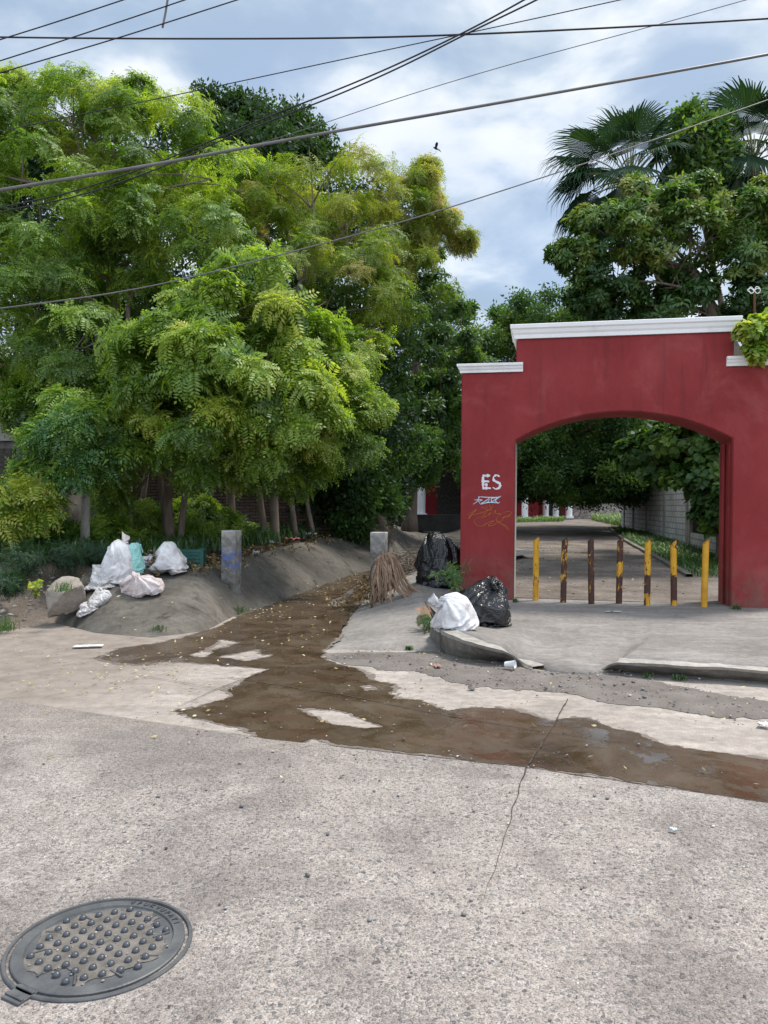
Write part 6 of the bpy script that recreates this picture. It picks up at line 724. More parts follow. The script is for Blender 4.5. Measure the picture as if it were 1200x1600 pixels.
s1 = cloth('sack', 'tied', (.56, .48, .60), MT['sack'], seed=21); put(s1, onbank(192, 905, 10.45) + Vector((0, 0, -.03)), R(40)); tag(s1, 'tall upright white sack at the back of the pile by the boulder', 'sack', GP)
n1 = cloth('neck', 'limp', (.16, .12, .16), MT['pinksack'], s1, seed=2); n1.location = (.03, 0, .54)
s2 = cloth('sack', 'low', (.62, .46, .33), MT['pinksack'], seed=33); put(s2, onbank(222, 926, 10.05) + Vector((0, 0, -.03)), R(-20), (R(14), R(4))); tag(s2, 'low pinkish white sack lying at the front of the pile', 'sack', GP)
s3 = cloth('sack', 'plump', (.70, .52, .44), MT['sack'], seed=47); put(s3, onbank(264, 905, 10.9) + Vector((0, 0, -.02)), R(75)); tag(s3, 'torn white sack with brown leaves spilling out, beside the green crate', 'sack', GP)
s3b = cloth('flap', 'slumped', (.40, .34, .16), MT['sack'], s3, seed=51); s3b.location = (.05, .30, .06); s3b.rotation_euler = (R(14), 0, R(80))
q, t = scatter([t_sprig(TR, 14, .09, .03, .10)], RNG.normal(0, .035, (9, 3)) * [.6, 1.2, 1.6] + [-.22, .04, .20], RNG.normal(0, 1, (9, 3)), np.full(9, .8), np.full(9, .08)); quad_mesh('dead_leaves', q, t, MT['lf_litter'], s3)
s4 = cloth('plastic_bag', 'plump', (.30, .28, .44), MT['tealbag'], seed=61); put(s4, onbank(209, 893, 10.62) + Vector((.05, -.14, .06)), R(20)); tag(s4, 'pale teal plastic bag squeezed behind the pink sack in the pile', 'plastic bag')
s5 = cloth('plastic_bag', 'limp', (.60, .40, .32), MT['clearbag'], seed=71); put(s5, onbank(160, 906, 10.2) + Vector((0, 0, -.02)), R(15), (0, R(-6))); tag(s5, 'dull limp plastic sheet bag slumped at the outer end of the pile', 'plastic bag')
s6 = cloth('plastic_bag', 'slumped', (.36, .52, .15), MT['clearbag'], seed=83); put(s6, onbank(148, 938, 9.75) + Vector((0, 0, -.02)), R(-32), (R(24), 0)); tag(s6, 'flat empty plastic bag trailing down the sloping end of the bank', 'plastic bag')
# green crate
def crate():
    root = empty('crate', onbank(289, 889, 11.45) + Vector((0, .1, .0)), R(6)); tag(root, 'green slatted plastic crate standing behind the torn white sack', 'crate'); w, d, h = .50, .34, .29; b = MB()
    for sy in (-1, 1):
        for k in range(5): b.box((0, sy * d / 2, .035 + k * .055), (w - .04, .012, .036))
        for k in range(5): b.box((-w / 2 + .05 + k * (w - .1) / 4, sy * (d / 2 - .008), h / 2), (.014, .012, h - .03))
    for sx in (-1, 1):
        for k in range(5): b.box((sx * w / 2, 0, .035 + k * .055), (.012, d - .04, .036))
        for sy in (-1, 1): b.box((sx * (w / 2 - .005), sy * (d / 2 - .005), h / 2), (.045, .045, h))
    b.box((0, 0, .008), (w - .03, d - .03, .014)); b.build('body', MT['crate'], root)
    r = MB()
    for sy in (-1, 1): r.box((0, sy * (d / 2 + .004), h + .002), (w + .03, .026, .022))
    for sx in (-1, 1): r.box((sx * (w / 2 + .004), 0, h + .003), (.026, d - .02, .022)); [r.box((sx * (w / 2 - .05), sy * (d / 2 + .004), h + .018), (.10, .024, .018)) for sy in (-1, 1)]
    r.build('rim', MT['crate'], root)
crate()
# boulders at the end of the bank
def rock(name, loc, dims, seed, lab, rz=0, cat='boulder', mat='rock', group=None, tilt=(0, 0)):
    bm = bmesh.new(); bmesh.ops.create_icosphere(bm, subdivisions=4, radius=1); me = bpy.data.meshes.new(name); bm.to_mesh(me); bm.free(); me.materials.append(MT[mat]); me.polygons.foreach_set('use_smooth', [True] * len(me.polygons))
    o = bpy.data.objects.new(name, me); COL.objects.link(o); v = vtx(o); rng = np.random.default_rng(seed)
    for k in range(9): dn = nrm(rng.normal(0, 1, 3)); c = rng.uniform(.36, .62); q = v @ dn; v = v - np.maximum(q - c, 0)[:, None] * dn * .97
    v = v / np.abs(v).max(0); v = v * (1 + .30 * (fbm(v * 1.8 + seed * 3.3, 5)[:, None] - .5) + .10 * (fbm(v * 7 + seed, 4)[:, None] - .5)) * np.array(dims); setv(o, v); put(o, loc, rz, tilt); tag(o, lab, cat, group); return o
p = P(88, 925, 9.6); rock('boulder', (p.x, p.y + .08, .36), (.32, .32, .23), 4, 'large rounded dusty boulder beside the bank end and weeds', .3, tilt=(R(18), R(10)))
p = G(42, 938, .12); rock('stone', (p.x, p.y + .1, .22), (.12, .12, .13), 9, 'pale fist shaped stone left of the large boulder', 1, 'stone')
p = G(79, 955, .02); rock('stone', (p.x, p.y + .05, .06), (.16, .10, .07), 12, 'flat reddish stone wedged under the large boulder', .2, 'stone')
p = G(738, 1077, .0); rock('stone', (p.x, p.y, .022), (.035, .03, .026), 15, 'small reddish brown stone on the pale slab', .2, 'stone')
# ------------------------------------------------------------------ manhole
def manhole():
    c = G(157, 1477); rad = .287; root = empty('manhole_cover', c, R(8)); tag(root, 'round grey iron manhole cover with raised studs set in the road', 'manhole cover')
    def lathe(pr, n=96): b = MB(); b.grid([[(r * math.cos(6.2832 * j / n), r * math.sin(6.2832 * j / n), z) for j in range(n)] for r, z in pr], closed=True); return b
    b = lathe([(rad + .027, -.02), (rad + .026, .005), (rad + .023, .009), (rad + .013, .009), (rad + .011, .004), (rad + .010, -.03)]); b.build('frame', MT['iron'], root, smooth=False)
    g = lathe([(rad + .010, -.012), (rad - .004, -.012)]); g.build('gap', MT['joint'], root)
    b = lathe([(rad, -.02), (rad - .001, .008), (rad - .005, .011), (rad - .040, .0115), (rad - .044, .004), (.001, .004)]); plate = b.build('plate', MT['iron'], root, smooth=False)
    du = MB(); 
    rng = np.random.default_rng(3)
    def dfn(p): return .215 - np.hypot(p[:, 0], p[:, 1]) + .26 * (fbm(p * 11, 5) - .5)
    d_ = patch('dust', dfn, (-.27, .27, -.27, .27), .012, lambda v: .0055 + .002 * fbm(v * 30), MT['dust']); d_.parent = root
    st = MB(); s = .0555; n = 12; sm = []
    for i in range(-6, 7):
        for j in range(-6, 7):
            x, y = s * (i + (j % 2) * .5), s * .866 * j; a = R(14); x, y = x * math.cos(a) - y * math.sin(a), x * math.sin(a) + y * math.cos(a)
            if math.hypot(x, y) > .235: continue
            if not sm:
                st.grid([[(.0130 * r * math.cos(6.2832 * k / n), .0130 * r * math.sin(6.2832 * k / n), z) for k in range(n)] for r, z in [(1.05, -.002), (1, .006), (.9, .011), (.68, .0145), (.38, .0165), (.02, .017)]], closed=True); so_ = st.build('stud', MT['ironstud'], plate, smooth=True); sm.append(so_)
            else: so_ = sm[0].copy(); COL.objects.link(so_); so_.parent = plate
            so_.location = (x, y, .004)
    for k in range(10):
        a = R(36 * k + 8); rb = MB(); rb.box((.205 * math.cos(a), .205 * math.sin(a), .0065), (.06, .007, .006), Matrix.Rotation(a + R(20), 3, 'Z')); rb.build('rib', MT['iron'], plate)
    a = R(234); lg = MB(); lg.box((0, 0, .003), (.075, .08, .012)); lg.box((-.02, 0, .012), (.012, .08, .006)); lg.box((.02, 0, .012), (.012, .08, .006)); o = lg.build('hinge', MT['iron'], root, bevel=.003); o.location = ((rad + .03) * math.cos(a), (rad + .03) * math.sin(a), 0); o.rotation_euler = (0, 0, a)
    # cast lettering round the far rim
    txt = 'VPUKVUPATI'; le = bpy.data.meshes.new('lettering'); bmm = bmesh.new()
    for k, chx in enumerate(txt):
        fc = bpy.data.curves.new('f', 'FONT'); fc.body = chx; fc.size = .030; fc.extrude = .0018; fc.align_x = 'CENTER'; fo = bpy.data.objects.new('f', fc); COL.objects.link(fo); dg = bpy.context.evaluated_depsgraph_get(); tm = bpy.data.meshes.new_from_object(fo.evaluated_get(dg))
        a = R(76 - 6.2 * k); tm.transform(Matrix.Translation(((rad - .033) * math.cos(a), (rad - .033) * math.sin(a), .0128)) @ Matrix.Rotation(a - R(90), 4, 'Z')); bmm.from_mesh(tm); bpy.data.objects.remove(fo); bpy.data.meshes.remove(tm)
    bmm.to_mesh(le); bmm.free(); le.materials.append(MT['ironstud']); o = bpy.data.objects.new('lettering', le); COL.objects.link(o); o.parent = root
manhole()
# ------------------------------------------------------------------ litter
def cup():
    c = G(795, 1048, 0); b = MB(); n = 24; pr = [(.001, 0), (.026, 0), (.0265, .004), (.036, .095), (.039, .097), (.0375, .099), (.034, .095), (.025, .006), (.001, .005)]; b.grid([[(r * math.cos(6.2832 * j / n), r * math.sin(6.2832 * j / n), z) for j in range(n)] for r, z in pr], closed=True)
    o = b.build('plastic_cup', m_plain('white translucent plastic', (0.72, 0.73, 0.74), .35, .5, .05), smooth=True); o.location = c + Vector((-.03, .03, .052)); o.rotation_euler = (R(82), R(0), R(60)); tag(o, 'white plastic cup lying on its side in the silt by the kerb', 'cup')
cup()
def scrap(px, py, w, d, lab, col, z=0.0, seed=0, name='paper_scrap', cat='litter', hh=.02):
    rows = []
    for i in range(9):
        rows.append([Vector(((j / 8 - .5) * w * (1 + .25 * mnoise.noise(Vector((i, seed, 1)))), (i / 8 - .5) * d * (1 + .3 * mnoise.noise(Vector((j, seed, 5)))), hh * (.5 + .7 * mnoise.noise(Vector((i * .5, j * .5, seed)))) + .006)) for j in range(9)])
    b = MB(); b.grid(rows); o = b.build(name, col, smooth=True); o.location = G(px, py, z); o.rotation_euler = (0, 0, seed * 1.3); m = o.modifiers.new('thick', 'SOLIDIFY'); m.thickness = .002; tag(o, lab, cat); return o
wp = m_plain('white litter plastic', (0.68, 0.68, 0.69), .5, .4, .1)
scrap(138, 1011, .30, .10, 'flat white plastic scrap on the dusty ground before the bank', wp, seed=5)
scrap(1193, 1135, .08, .07, 'small crumpled white scrap on the pale slab by the frame edge', wp, seed=8, hh=.03)
scrap(1052, 1300, .035, .02, 'tiny pale blue scrap on the near road', m_plain('pale blue scrap', (0.5, 0.6, 0.66), .5, .3, .1), seed=2, z=.004)
scrap(683, 1043, .12, .06, 'pinkish brown crumpled wrapper among silt and leaves', m_plain('pink wrapper', (0.36, 0.2, 0.17), .7, .2, .2), seed=11, hh=.03, z=.01)
scrap(958, 957, .22, .05, 'flat pale scrap lying in front of the posts', m_plain('pale scrap', (0.5, 0.47, 0.44), .7, .2, .2), seed=0.1, z=.15)
scrap(153, 905, .05, .05, 'spare', wp, seed=3) if False else None
# ------------------------------------------------------------------ dried palm leaf, brush and weeds by the right post
def dead_frond():
    base = G(600, 940, .08); root = empty('dry_palm_leaf', base); tag(root, 'dried tan fan palm leaf drooping over the heap beside the right concrete post', 'palm leaf'); rng = np.random.default_rng(9)
    top = P(600, 872, base.y - .25) - base; b = MB()
    for k in range(120):
        side = rng.uniform(0, 1); ex = rng.uniform(-.26, .05) if side < .42 else rng.uniform(.02, .28) if side < .72 else rng.uniform(.25, .80); ey = rng.uniform(-.42, .02) + top.y * .6; ez = -.05 + (.13 if ex > .12 else 0) + rng.uniform(0, .04); L = 1 if ex > .3 else rng.uniform(.45, 1.0)
        end = Vector((ex * (.5 + .5 * L), ey, top.z + (ez - top.z) * L)); a = top + Vector((rng.normal(0, .02), rng.normal(0, .02), rng.uniform(-.06, .02))); sh = a + Vector((ex * .28 + rng.normal(0, .03), -.05 + rng.normal(0, .03), rng.uniform(-.02, .06))); kn = sh.lerp(end, .5) + Vector((rng.normal(0, .04) + (-.10 * ex if ex > .3 else 0), rng.normal(0, .03), -.10 if ex > .3 else .02))
        pts = crom([a, sh, kn, end], 6); w = rng.uniform(.007, .024); r = [[], []]; tw = rng.uniform(-1.2, 1.2)
        for i, p in enumerate(pts):
            e = i / (len(pts) - 1); d = (pts[min(i + 1, len(pts) - 1)] - pts[max(i - 1, 0)]).normalized(); sd = d.cross(Vector((math.sin(tw + e * rng.uniform(.0, .5)), -1, .4))).normalized(); ww = w * (1 - .8 * e ** 1.5); wv = Vector((mnoise.noise(p * 7 + Vector((0, k, 0))), mnoise.noise(p * 7 + Vector((k, 3, 0))), mnoise.noise(p * 9 + Vector((k, 0, 0))))) * .022
            r[0].append(p + sd * ww + wv); r[1].append(p - sd * ww + wv)
        b.grid(r)
    b.build('blade', MT['dead'], root)
    st = MB(); st.tube(crom([top + Vector((.06, 0, -.18)), top + Vector((.035, -.02, -.02)), top + Vector((.04, -.02, .06)), top + Vector((.13, 0, .075))], 4), .013, 7); st.build('stalk', MT['dead'], root, smooth=True)
dead_frond()
def twig_heap(name, pts, n, ln, mat, lab, cat, seed, r=.006, rise=.25, kind=None):
    rng = np.random.default_rng(seed); b = MB()
    for k in range(n):
        c = Vector(pts[rng.integers(0, len(pts))]) + Vector((rng.normal(0, .22), rng.normal(0, .25), abs(rng.normal(0, rise * .5)))); a = rng.uniform(0, 6.28); d = Vector((math.cos(a), math.sin(a), rng.normal(0, .35))).normalized(); L = ln * rng.uniform(.3, 1)
        m = c + Vector(rng.normal(0, .05, 3)) ; b.tube(crom([c - d * L / 2, m, c + d * L / 2], 3), [r * rng.uniform(.5, 1.2)] * 7, 4, caps=False)
    o = b.build(name, mat); tag(o, lab, cat, kind=kind); return o
hp = [G(585, 925, .12), G(570, 940, .08), G(600, 905, .12), G(562, 948, .03)]
def litter_heap(name, centers, n, seed, lab, hgt, spread, tint=(.05, .25), size=(.5, 1.0)):
    rng = np.random.default_rng(seed); pos = []
    for k in range(n):
        c = Vector(centers[rng.integers(0, len(centers))]); dx, dy = rng.normal(0, spread, 2); hh = hgt * math.exp(-(dx * dx + dy * dy) / (2 * spread ** 2)) * rng.uniform(.2, 1); pos.append((c.x + dx, c.y + dy, c.z + hh))
    q, t = scatter([t_sprig(TR, 8, .10, .045, .09)], np.array(pos), rng.normal(0, 1, (n, 3)) * .6 + [0, 0, 1], rng.uniform(size[0], size[1], n), rng.uniform(tint[0], tint[1], n), .12, rng); o = quad_mesh(name, q, t, MT['lf_litter']); tag(o, lab, kind='stuff'); return o
litter_heap('litter', hp, 90, 4, 'heap of brown dead leaves under the dried palm leaf', .30, .20, (.0, .16))
tw = twig_heap('brush_pile', [G(640, 898, .2), G(668, 885, .3), G(620, 905, .14), G(690, 868, .42), G(650, 880, .28)], 240, .9, MT['twig'], 'pile of grey dead twigs heaped between the post and the black bag', 'brush pile', 6, .007, .35)
litter_heap('litter', [G(640, 898, .15), G(668, 885, .28)], 160, 5, 'dead leaves in the brush pile', .25, .32, (0, .12))
def weed(name, base, H, spread, temps, mat, lab, cat, seed, ns=9, leaves=5, sc=.6, stemmat='twig', tint=.5, group=None):
    rng = np.random.default_rng(seed); base = Vector(base); root = empty(name, base); tag(root, lab, cat, group); b = MB(); P_, Z_ = [], []
    for k in range(ns):
        a = rng.uniform(0, 6.28); s = rng.uniform(.2, 1) * spread; e = Vector((math.cos(a) * s, math.sin(a) * s, H * rng.uniform(.55, 1))); m = e * .5 + Vector((0, 0, H * .15)); pts = crom([Vector((rng.normal(0, .03), rng.normal(0, .03), -.03)), m, e], 5); b.tube(pts, [.008 * (1 - .6 * i / 10) for i in range(len(pts))], 5, caps=False)
        for j in range(leaves): i = rng.integers(len(pts) // 3, len(pts)); P_.append(pts[i] + Vector(rng.normal(0, .03, 3))); Z_.append(nrm(np.array([math.cos(a), math.sin(a), .7]) + rng.normal(0, .4, 3)))
    b.build('stem', MT[stemmat], root); q, t = scatter(temps, np.array(P_), np.array(Z_), rng.uniform(.7, 1.2, len(P_)) * sc, rng.normal(tint, .12, len(P_)), .1, rng); quad_mesh('leaves', q, t, mat, root); return root
weed('weed', G(715, 935, .2), .62, .34, T_FINE, MT['lf_blue'], 'wiry weed with small feathery leaves between the two black bags', 'weed', 3, 12, 2, .62, tint=.55)
weed('weed', G(668, 985, .1), .18, .15, T_FINE, MT['lf_blue'], 'small low weed in the crack left of the curved kerb', 'weed', 5, 7, 2, .4)
dl = MB(); 
for k in range(9):
    rng_ = random.Random(k); a = G(676, 975, .15); e = a + Vector((rng_.uniform(-.25, .02), rng_.uniform(-.1, .1), rng_.uniform(-.08, .22))); m = a.lerp(e, .5) + Vector((0, 0, .06)); pts = crom([a, m, e], 4); dl.grid([[p + Vector((0, 0, .02 + .01 * k)) for p in pts], [p + Vector((.02, -.05, 0)) for p in pts]])
tag(dl.build('dry_leaf', MT['dead']), 'curled dry brown leaf tucked against the end of the curved kerb', 'dry leaf')
tb = P(597, 818, 16.5); twb = MB(); rng_ = np.random.default_rng(12); bs = G(602, 872, .25)
for k in range(34):
    a = rng_.uniform(0, 6.28); e = Vector((math.cos(a) * .5 * rng_.uniform(.2, 1), math.sin(a) * .5 * rng_.uniform(.2, 1), rng_.uniform(.5, 1.05))); pts = crom([bs, bs + e * .5 + Vector((0, 0, .1)), bs + e], 4); twb.tube(pts, [.010 * (1 - .8 * i / (len(pts) - 1)) + .002 for i in range(len(pts))], 4, caps=False)
    for j in range(3): s = pts[rng_.integers(3, len(pts))]; twb.tube([s, s + Vector(rng_.normal(0, .16, 3)) + Vector((0, 0, .1))], [.004, .002], 4, caps=False)
tag(twb.build('dead_bush', MT['twig']), 'leafless grey bush standing in the channel behind the right post', 'bush')
bt = crom(TL[3:10], 4)
litter_heap('litter', [q + Vector((-.25, .1, -.02)) for q in bt], 420, 15, 'leaf litter and rubbish along the top of the channel bank', .10, .28, (0, .3), (.4, .9))
for i, (px, py, D, w, lab, col) in enumerate([(456, 846, 16.2, .30, 'faded pink rag lying on the bank top among the trunks', (.26, .08, .10)), (423, 851, 15.4, .18, 'small white plastic scrap near the foot of the trunks', (.6, .6, .62)), (485, 838, 17.4, .26, 'grey white plastic bag remnant farther along the bank top', (.45, .45, .46)), (400, 868, 13.6, .16, 'white wrapper lying high on the bank slope', (.6, .59, .58))]):
    o = scrap(px, py, w, w * .7, lab, m_plain('rag %d' % i, col, .7, .2, .3), seed=20 + i, hh=.10); p = P(px, py, D); o.location = (p.x, p.y, p.z)
st_ = MB(); a_, e_ = G(338, 925, .25), G(366, 952, .03); st_.tube(crom([a_, a_.lerp(e_, .5) + Vector((0, 0, .02)), e_], 5), .018, 7); tag(st_.build('stick', MT['twig']), 'broken stick leaning against the foot of the blue painted post', 'stick')
# left weeds and stones
for i, (px, py, D, H, sp, lab) in enumerate([(40, 880, 10.6, .50, .42, 'blue green weed clump at the left edge of the bank'), (100, 875, 10.9, .55, .40, 'blue green weed clump behind the large boulder'), (150, 868, 11.5, .5, .38, 'blue green weed clump behind the plastic sheet bag'), (15, 905, 9.9, .32, .35, 'low weed clump by the dirt mound')]):
    p = P(px, py, D); p.z = .5 if i < 3 else .35; weed('weed', p, H * .8, sp, T_FINE, MT['lf_weed'], lab, 'weed', 20 + i, 22, 4, .7, tint=.35, group='weeds on the left bank')
p = P(56, 912, 9.7); p.z = .35; weed('weed', p, .22, .12, T_ALMOND, MT['lf_bright'], 'small bright broad leaved seedling by the pale stone', 'weed', 31, 6, 2, .25, tint=.8)
def tuft(name, c, n, h, r, seed, lab, cat='grass tuft', kind=None, w=.004, tint=.6):
    rng = np.random.default_rng(seed); Q = []
    for k in range(n):
        a = rng.uniform(0, 6.28); b0 = np.array([rng.normal(0, r * .5), rng.normal(0, r * .5), -.01]); d = np.array([math.cos(a), math.sin(a), 0]); L = h * rng.uniform(.5, 1.1); m = b0 + d * L * .25 + [0, 0, L * .7]; e = b0 + d * L * .75 + [0, 0, L * .75 * rng.uniform(.6, 1.2)]; s = np.array([-d[1], d[0], 0]) * w; Q += [np.array([b0 - s, b0 + s, m + s * .8, m - s * .8]), np.array([m - s * .8, m + s * .8, e + s * .1, e - s * .1])]
    o = quad_mesh(name, Q, rng.normal(tint, .15, len(Q)), MT['lf_grass']); o.location = c; tag(o, lab, cat, kind=kind); return o
p = P(100, 925, 9.35); tuft('grass_tuft', (p.x + .02, p.y - .06, .47), 60, .16, .12, 3, 'tuft of yellow green grass growing on the large boulder')
p = G(6, 985, .03); tuft('grass_tuft', (p.x, p.y, .03), 80, .22, .13, 4, 'grass tuft at the left edge of the road')
p = G(248, 985, .03); tuft('grass_tuft', p, 60, .10, .08, 6, 'dry grass tuft at the foot of the bank end', tint=.4)
p = G(378, 955, .02); tuft('grass_tuft', p, 50, .13, .12, 7, 'short grass tuft at the foot of the blue painted post', tint=.4)
for i, (px, py, z, n, h, lab) in enumerate([(1010, 1056, .01, 26, .05, 'low green weeds at the foot of the long kerb'), (1060, 1060, .01, 30, .06, 'low weeds farther right along the foot of the long kerb'), (640, 1014, .0, 26, .06, 'small weeds in the joint below the concrete apron'), (805, 940, .16, 22, .07, 'tiny weeds at the foot of the graffiti pier'), (1150, 952, .15, 40, .10, 'dry weeds at the foot of the right pier')]):
    c_ = G(px, py, z); tuft('grass_tuft', c_, n + 30, h, .05, 50 + i, lab, tint=.45, w=.005)
# ------------------------------------------------------------------ loose stones and leaves
def cubeball():
    F = []
    for ax in range(3):
        for s in (-1, 1):
            for i in range(2):
                for j in range(2):
                    q = []
                    for (a, b_) in ((0, 0), (1, 0), (1, 1), (0, 1)):
                        v = np.zeros(3); v[ax] = s; v[(ax + 1) % 3] = (i + a) - 1; v[(ax + 2) % 3] = (j + b_) - 1; q.append(v / np.linalg.norm(v))
                    F.append(q if s > 0 else q[::-1])
    return np.array(F)
CBALL = [cubeball() * np.array(k) for k in ((1, .75, .5), (1, .6, .42), (.8, .9, .55))]
def stones(name, xy_, size, seed, z=0.004, tint=None):
    rng = np.random.default_rng(seed); n = len(xy_); p = np.c_[xy_, z + size * .3]; q, t = scatter(CBALL, p, np.array([[0, 0, 1.0]]) + rng.normal(0, .15, (n, 3)), size, rng.uniform(0, 1, n) if tint is None else tint, .02, rng)
    o = quad_mesh(name, q, t, MT['pebble']); tag(o, 'loose pebbles scattered over the road', kind='stuff'); return o
def on_road(n, seed, xr, yr, keep=None):
    rng = np.random.default_rng(seed); p = np.c_[rng.uniform(*xr, n), rng.uniform(*yr, n)]
    return p if keep is None else p[keep(np.c_[p, np.zeros(len(p))]) > rng.uniform(-.15, .1, len(p))]
mh = np.array(G(157, 1484))[:2]
p_ = on_road(1500, 1, (-3.0, 3.4), (1.5, 7.0)); cl = fbm(np.c_[p_ * 1.1, 0 * p_[:, :1]]) ; p_ = p_[(np.hypot(*(p_ - mh).T) > .37) & (RNG.uniform(0, 1, len(p_)) < np.clip((cl - .40) * 4, .12, 1))]
stones('gravel', p_, np.clip(RNG.lognormal(-5.15, .42, len(p_)), .003, .014), 2)
p_ = on_road(4500, 3, (-1.2, 6), (5, 9), silt_fn); stones('gravel', p_, np.clip(RNG.lognormal(-5.0, .5, len(p_)), .003, .02), 4, .012)
p_ = np.c_[RNG.normal(0, .1, 90), RNG.normal(0, .1, 90)]; p_ = np.concatenate([mh + RNG.uniform(-.24, .24, (90, 2))]); p_ = p_[np.hypot(*(p_ - mh).T) < .235]; stones('gravel', p_, RNG.uniform(.002, .006, len(p_)), 6, .007, RNG.uniform(.4, 1, len(p_)))
p_ = on_road(700, 9, (-6.5, -2.4), (8.2, 10.8), lambda v: sdf(v, [G(-60, 990), G(0, 985), G(90, 965), G(120, 940, .1), G(0, 900, .3), G(-80, 900, .3)])); zz = np.clip((p_[:, 1] - 9.2) * .35, 0, .55); stones('gravel', p_, np.clip(RNG.lognormal(-3.9, .5, len(p_)), .008, .07), 8, zz, RNG.uniform(.25, .7, len(p_)))
def leaves(name, pts, size, seed, tint, lab):
    rng = np.random.default_rng(seed); n = len(pts); T = [np.array([leaf((-.5, 0, 0), (1, 0, .12), (0, 1, .2), 1.0, .55)]), np.array([leaf((-.5, 0, .02), (1, 0, -.05), (0, 1, -.3), 1.0, .45)])]
    q, t = scatter(T, pts, np.array([[0, 0, 1.0]]) + rng.normal(0, .22, (n, 3)), size, tint, .02, rng); o = quad_mesh(name, q, t, MT['lf_litter']); tag(o, lab, kind='stuff'); return o
chp = np.array([(q.x, q.y) for q in [G(a, b_) for a, b_ in [(150, 1040), (250, 1000), (370, 965), (420, 946), (500, 918), (560, 900), (600, 893), (575, 925), (550, 950), (520, 985), (500, 1015), (430, 1045), (330, 1120), (200, 1090)]]])
pd_ = xy([(0, 1000), (120, 1000), (250, 1010), (330, 1030), (420, 1050), (360, 1090), (420, 1150), (250, 1120), (60, 1080), (-60, 1060)])
pd = on_road(2600, 27, (-6, 0), (4.8, 9.5), lambda v: sdf(v, pd_)); pd = pd[RNG.uniform(0, 1, len(pd)) < .15 + .5 * (fbm(np.c_[pd * 1.4, 0 * pd[:, :1]]) > .52)]
leaves('fallen_leaves', np.c_[pd, np.full(len(pd), .012)], RNG.uniform(.015, .045, len(pd)), 28, np.clip(RNG.normal(.6, .28, len(pd)), 0, 1), 'pale dry leaves strewn over the dusty corner')
p_ = on_road(5200, 21, (-5, 1), (5.6, 17.5), lambda v: sdf(v, [Vector((*c, 0)) for c in chp])); d_ = np.minimum(1, .22 + 1.4 * np.exp(-np.abs(sdf(np.c_[p_, 0 * p_[:, :1]], BL[4:10] + [BL[9] + Vector((-1, 0, 0)), BL[4] + Vector((-2, 0, 0))])) * 2.2)); p_ = p_[RNG.uniform(0, 1, len(p_)) < d_ * .85]
leaves('fallen_leaves', np.c_[p_, chan_z(np.c_[p_, 0 * p_]) + .012], RNG.uniform(.022, .05, len(p_)), 22, np.clip(RNG.normal(.68, .25, len(p_)), 0, 1), 'small yellow leaves fallen on the wet channel floor')
p_ = np.concatenate([on_road(230, 23, (-4.8, 4.5), (4.2, 9), None), on_road(160, 25, (0, 5), (6.4, 8.2), silt_fn)]); p_ = p_[[at_x(FAR, float(q[0])) > q[1] + .05 for q in p_]]
leaves('fallen_leaves', np.c_[p_, np.full(len(p_), .016)], RNG.uniform(.02, .05, len(p_)), 24, np.clip(RNG.normal(.4, .32, len(p_)), 0, 1), 'dry leaves and bits scattered over the slabs')
rl_ = np.random.default_rng(61); up_, vp_ = rl_.uniform(0, 3.6, 700), rl_.uniform(.4, 16, 700) ; lp = np.array([tuple(gp(float(a), float(b_), 0)) for a, b_ in zip(up_, vp_)]); lp[:, 2] = lane_h(lp[:, 1]) + .05
leaves('fallen_leaves', lp, rl_.uniform(.03, .09, 700), 29, np.clip(rl_.normal(.15, .2, 700), 0, 1), 'dead leaves and chips on the dirt lane')
pts = []
rr_ = np.random.default_rng(44)
for k in range(500):
    i = rr_.integers(0, len(BANKV)); v = BANKV[i]
    if v[1] < 24: pts.append((v[0] + rr_.normal(0, .12), v[1] + rr_.normal(0, .2), v[2] + .035))
leaves('fallen_leaves', np.array(pts), rr_.uniform(.03, .07, len(pts)), 26, np.clip(rr_.normal(.25, .25, len(pts)), 0, 1), 'dead leaves on the concrete bank')
# grass: verge beside the lane, far island, ground under the trees
def grass_area(name, poly, n, zf, h, lab, seed, tint=.55, w=.012):
    rng = np.random.default_rng(seed); P2 = np.array([(q[0], q[1]) for q in poly]); lo, hi = P2.min(0), P2.max(0); p = rng.uniform(lo, hi, (n * 4, 2)); p = p[sdf(np.c_[p, np.zeros(len(p))], poly) + .3 * (fbm(np.c_[p, 0 * p[:, :1]] * 1.2) - .5) > 0][:n]; n = len(p)
    a = rng.uniform(0, 6.28, n); L = h * rng.uniform(.4, 1.15, n) * (.5 + fbm(np.c_[p, 0 * p[:, :1]] * .8)); b0 = np.c_[p, zf(p)]; d = np.stack([np.cos(a), np.sin(a), 0 * a], 1); s = np.stack([-d[:, 1], d[:, 0], 0 * a], 1) * w; m = b0 + d * (L * .2)[:, None] + np.c_[0 * a, 0 * a, L * .65]; e = b0 + d * (L * .7)[:, None] + np.c_[0 * a, 0 * a, L * .9]
    Q = np.concatenate([np.stack([b0 - s, b0 + s, m + s * .8, m - s * .8], 1), np.stack([m - s * .8, m + s * .8, e + s * .1, e - s * .1], 1)]); t = np.tile(rng.normal(tint, .14, n), 2); o = quad_mesh(name, Q, t, MT['lf_grass']); tag(o, lab, kind='stuff'); return o
verge = [q + Vector((.15, 0, 0)) for q in kk] + [Vector((kk[-1].x + 2.6, kk[-1].y - 3, 0)), Vector((10.2, 27, 0)), Vector((8.4, 18.5, 0)), Vector((7.6, 14.2, 0))]
grass_area('grass', verge, 9000, lambda p: lane_h(p[:, 1]) - .02, .22, 'green grass verge between the lane kerb and the block wall', 3)
isl = [G(806, 817, .5), G(880, 816, .5), G(882, 811, .5), G(806, 810, .5)]
grass_area('grass', isl, 2500, lambda p: lane_h(p[:, 1]) + .02, .3, 'grass island by the far red house', 4, .75, .03)
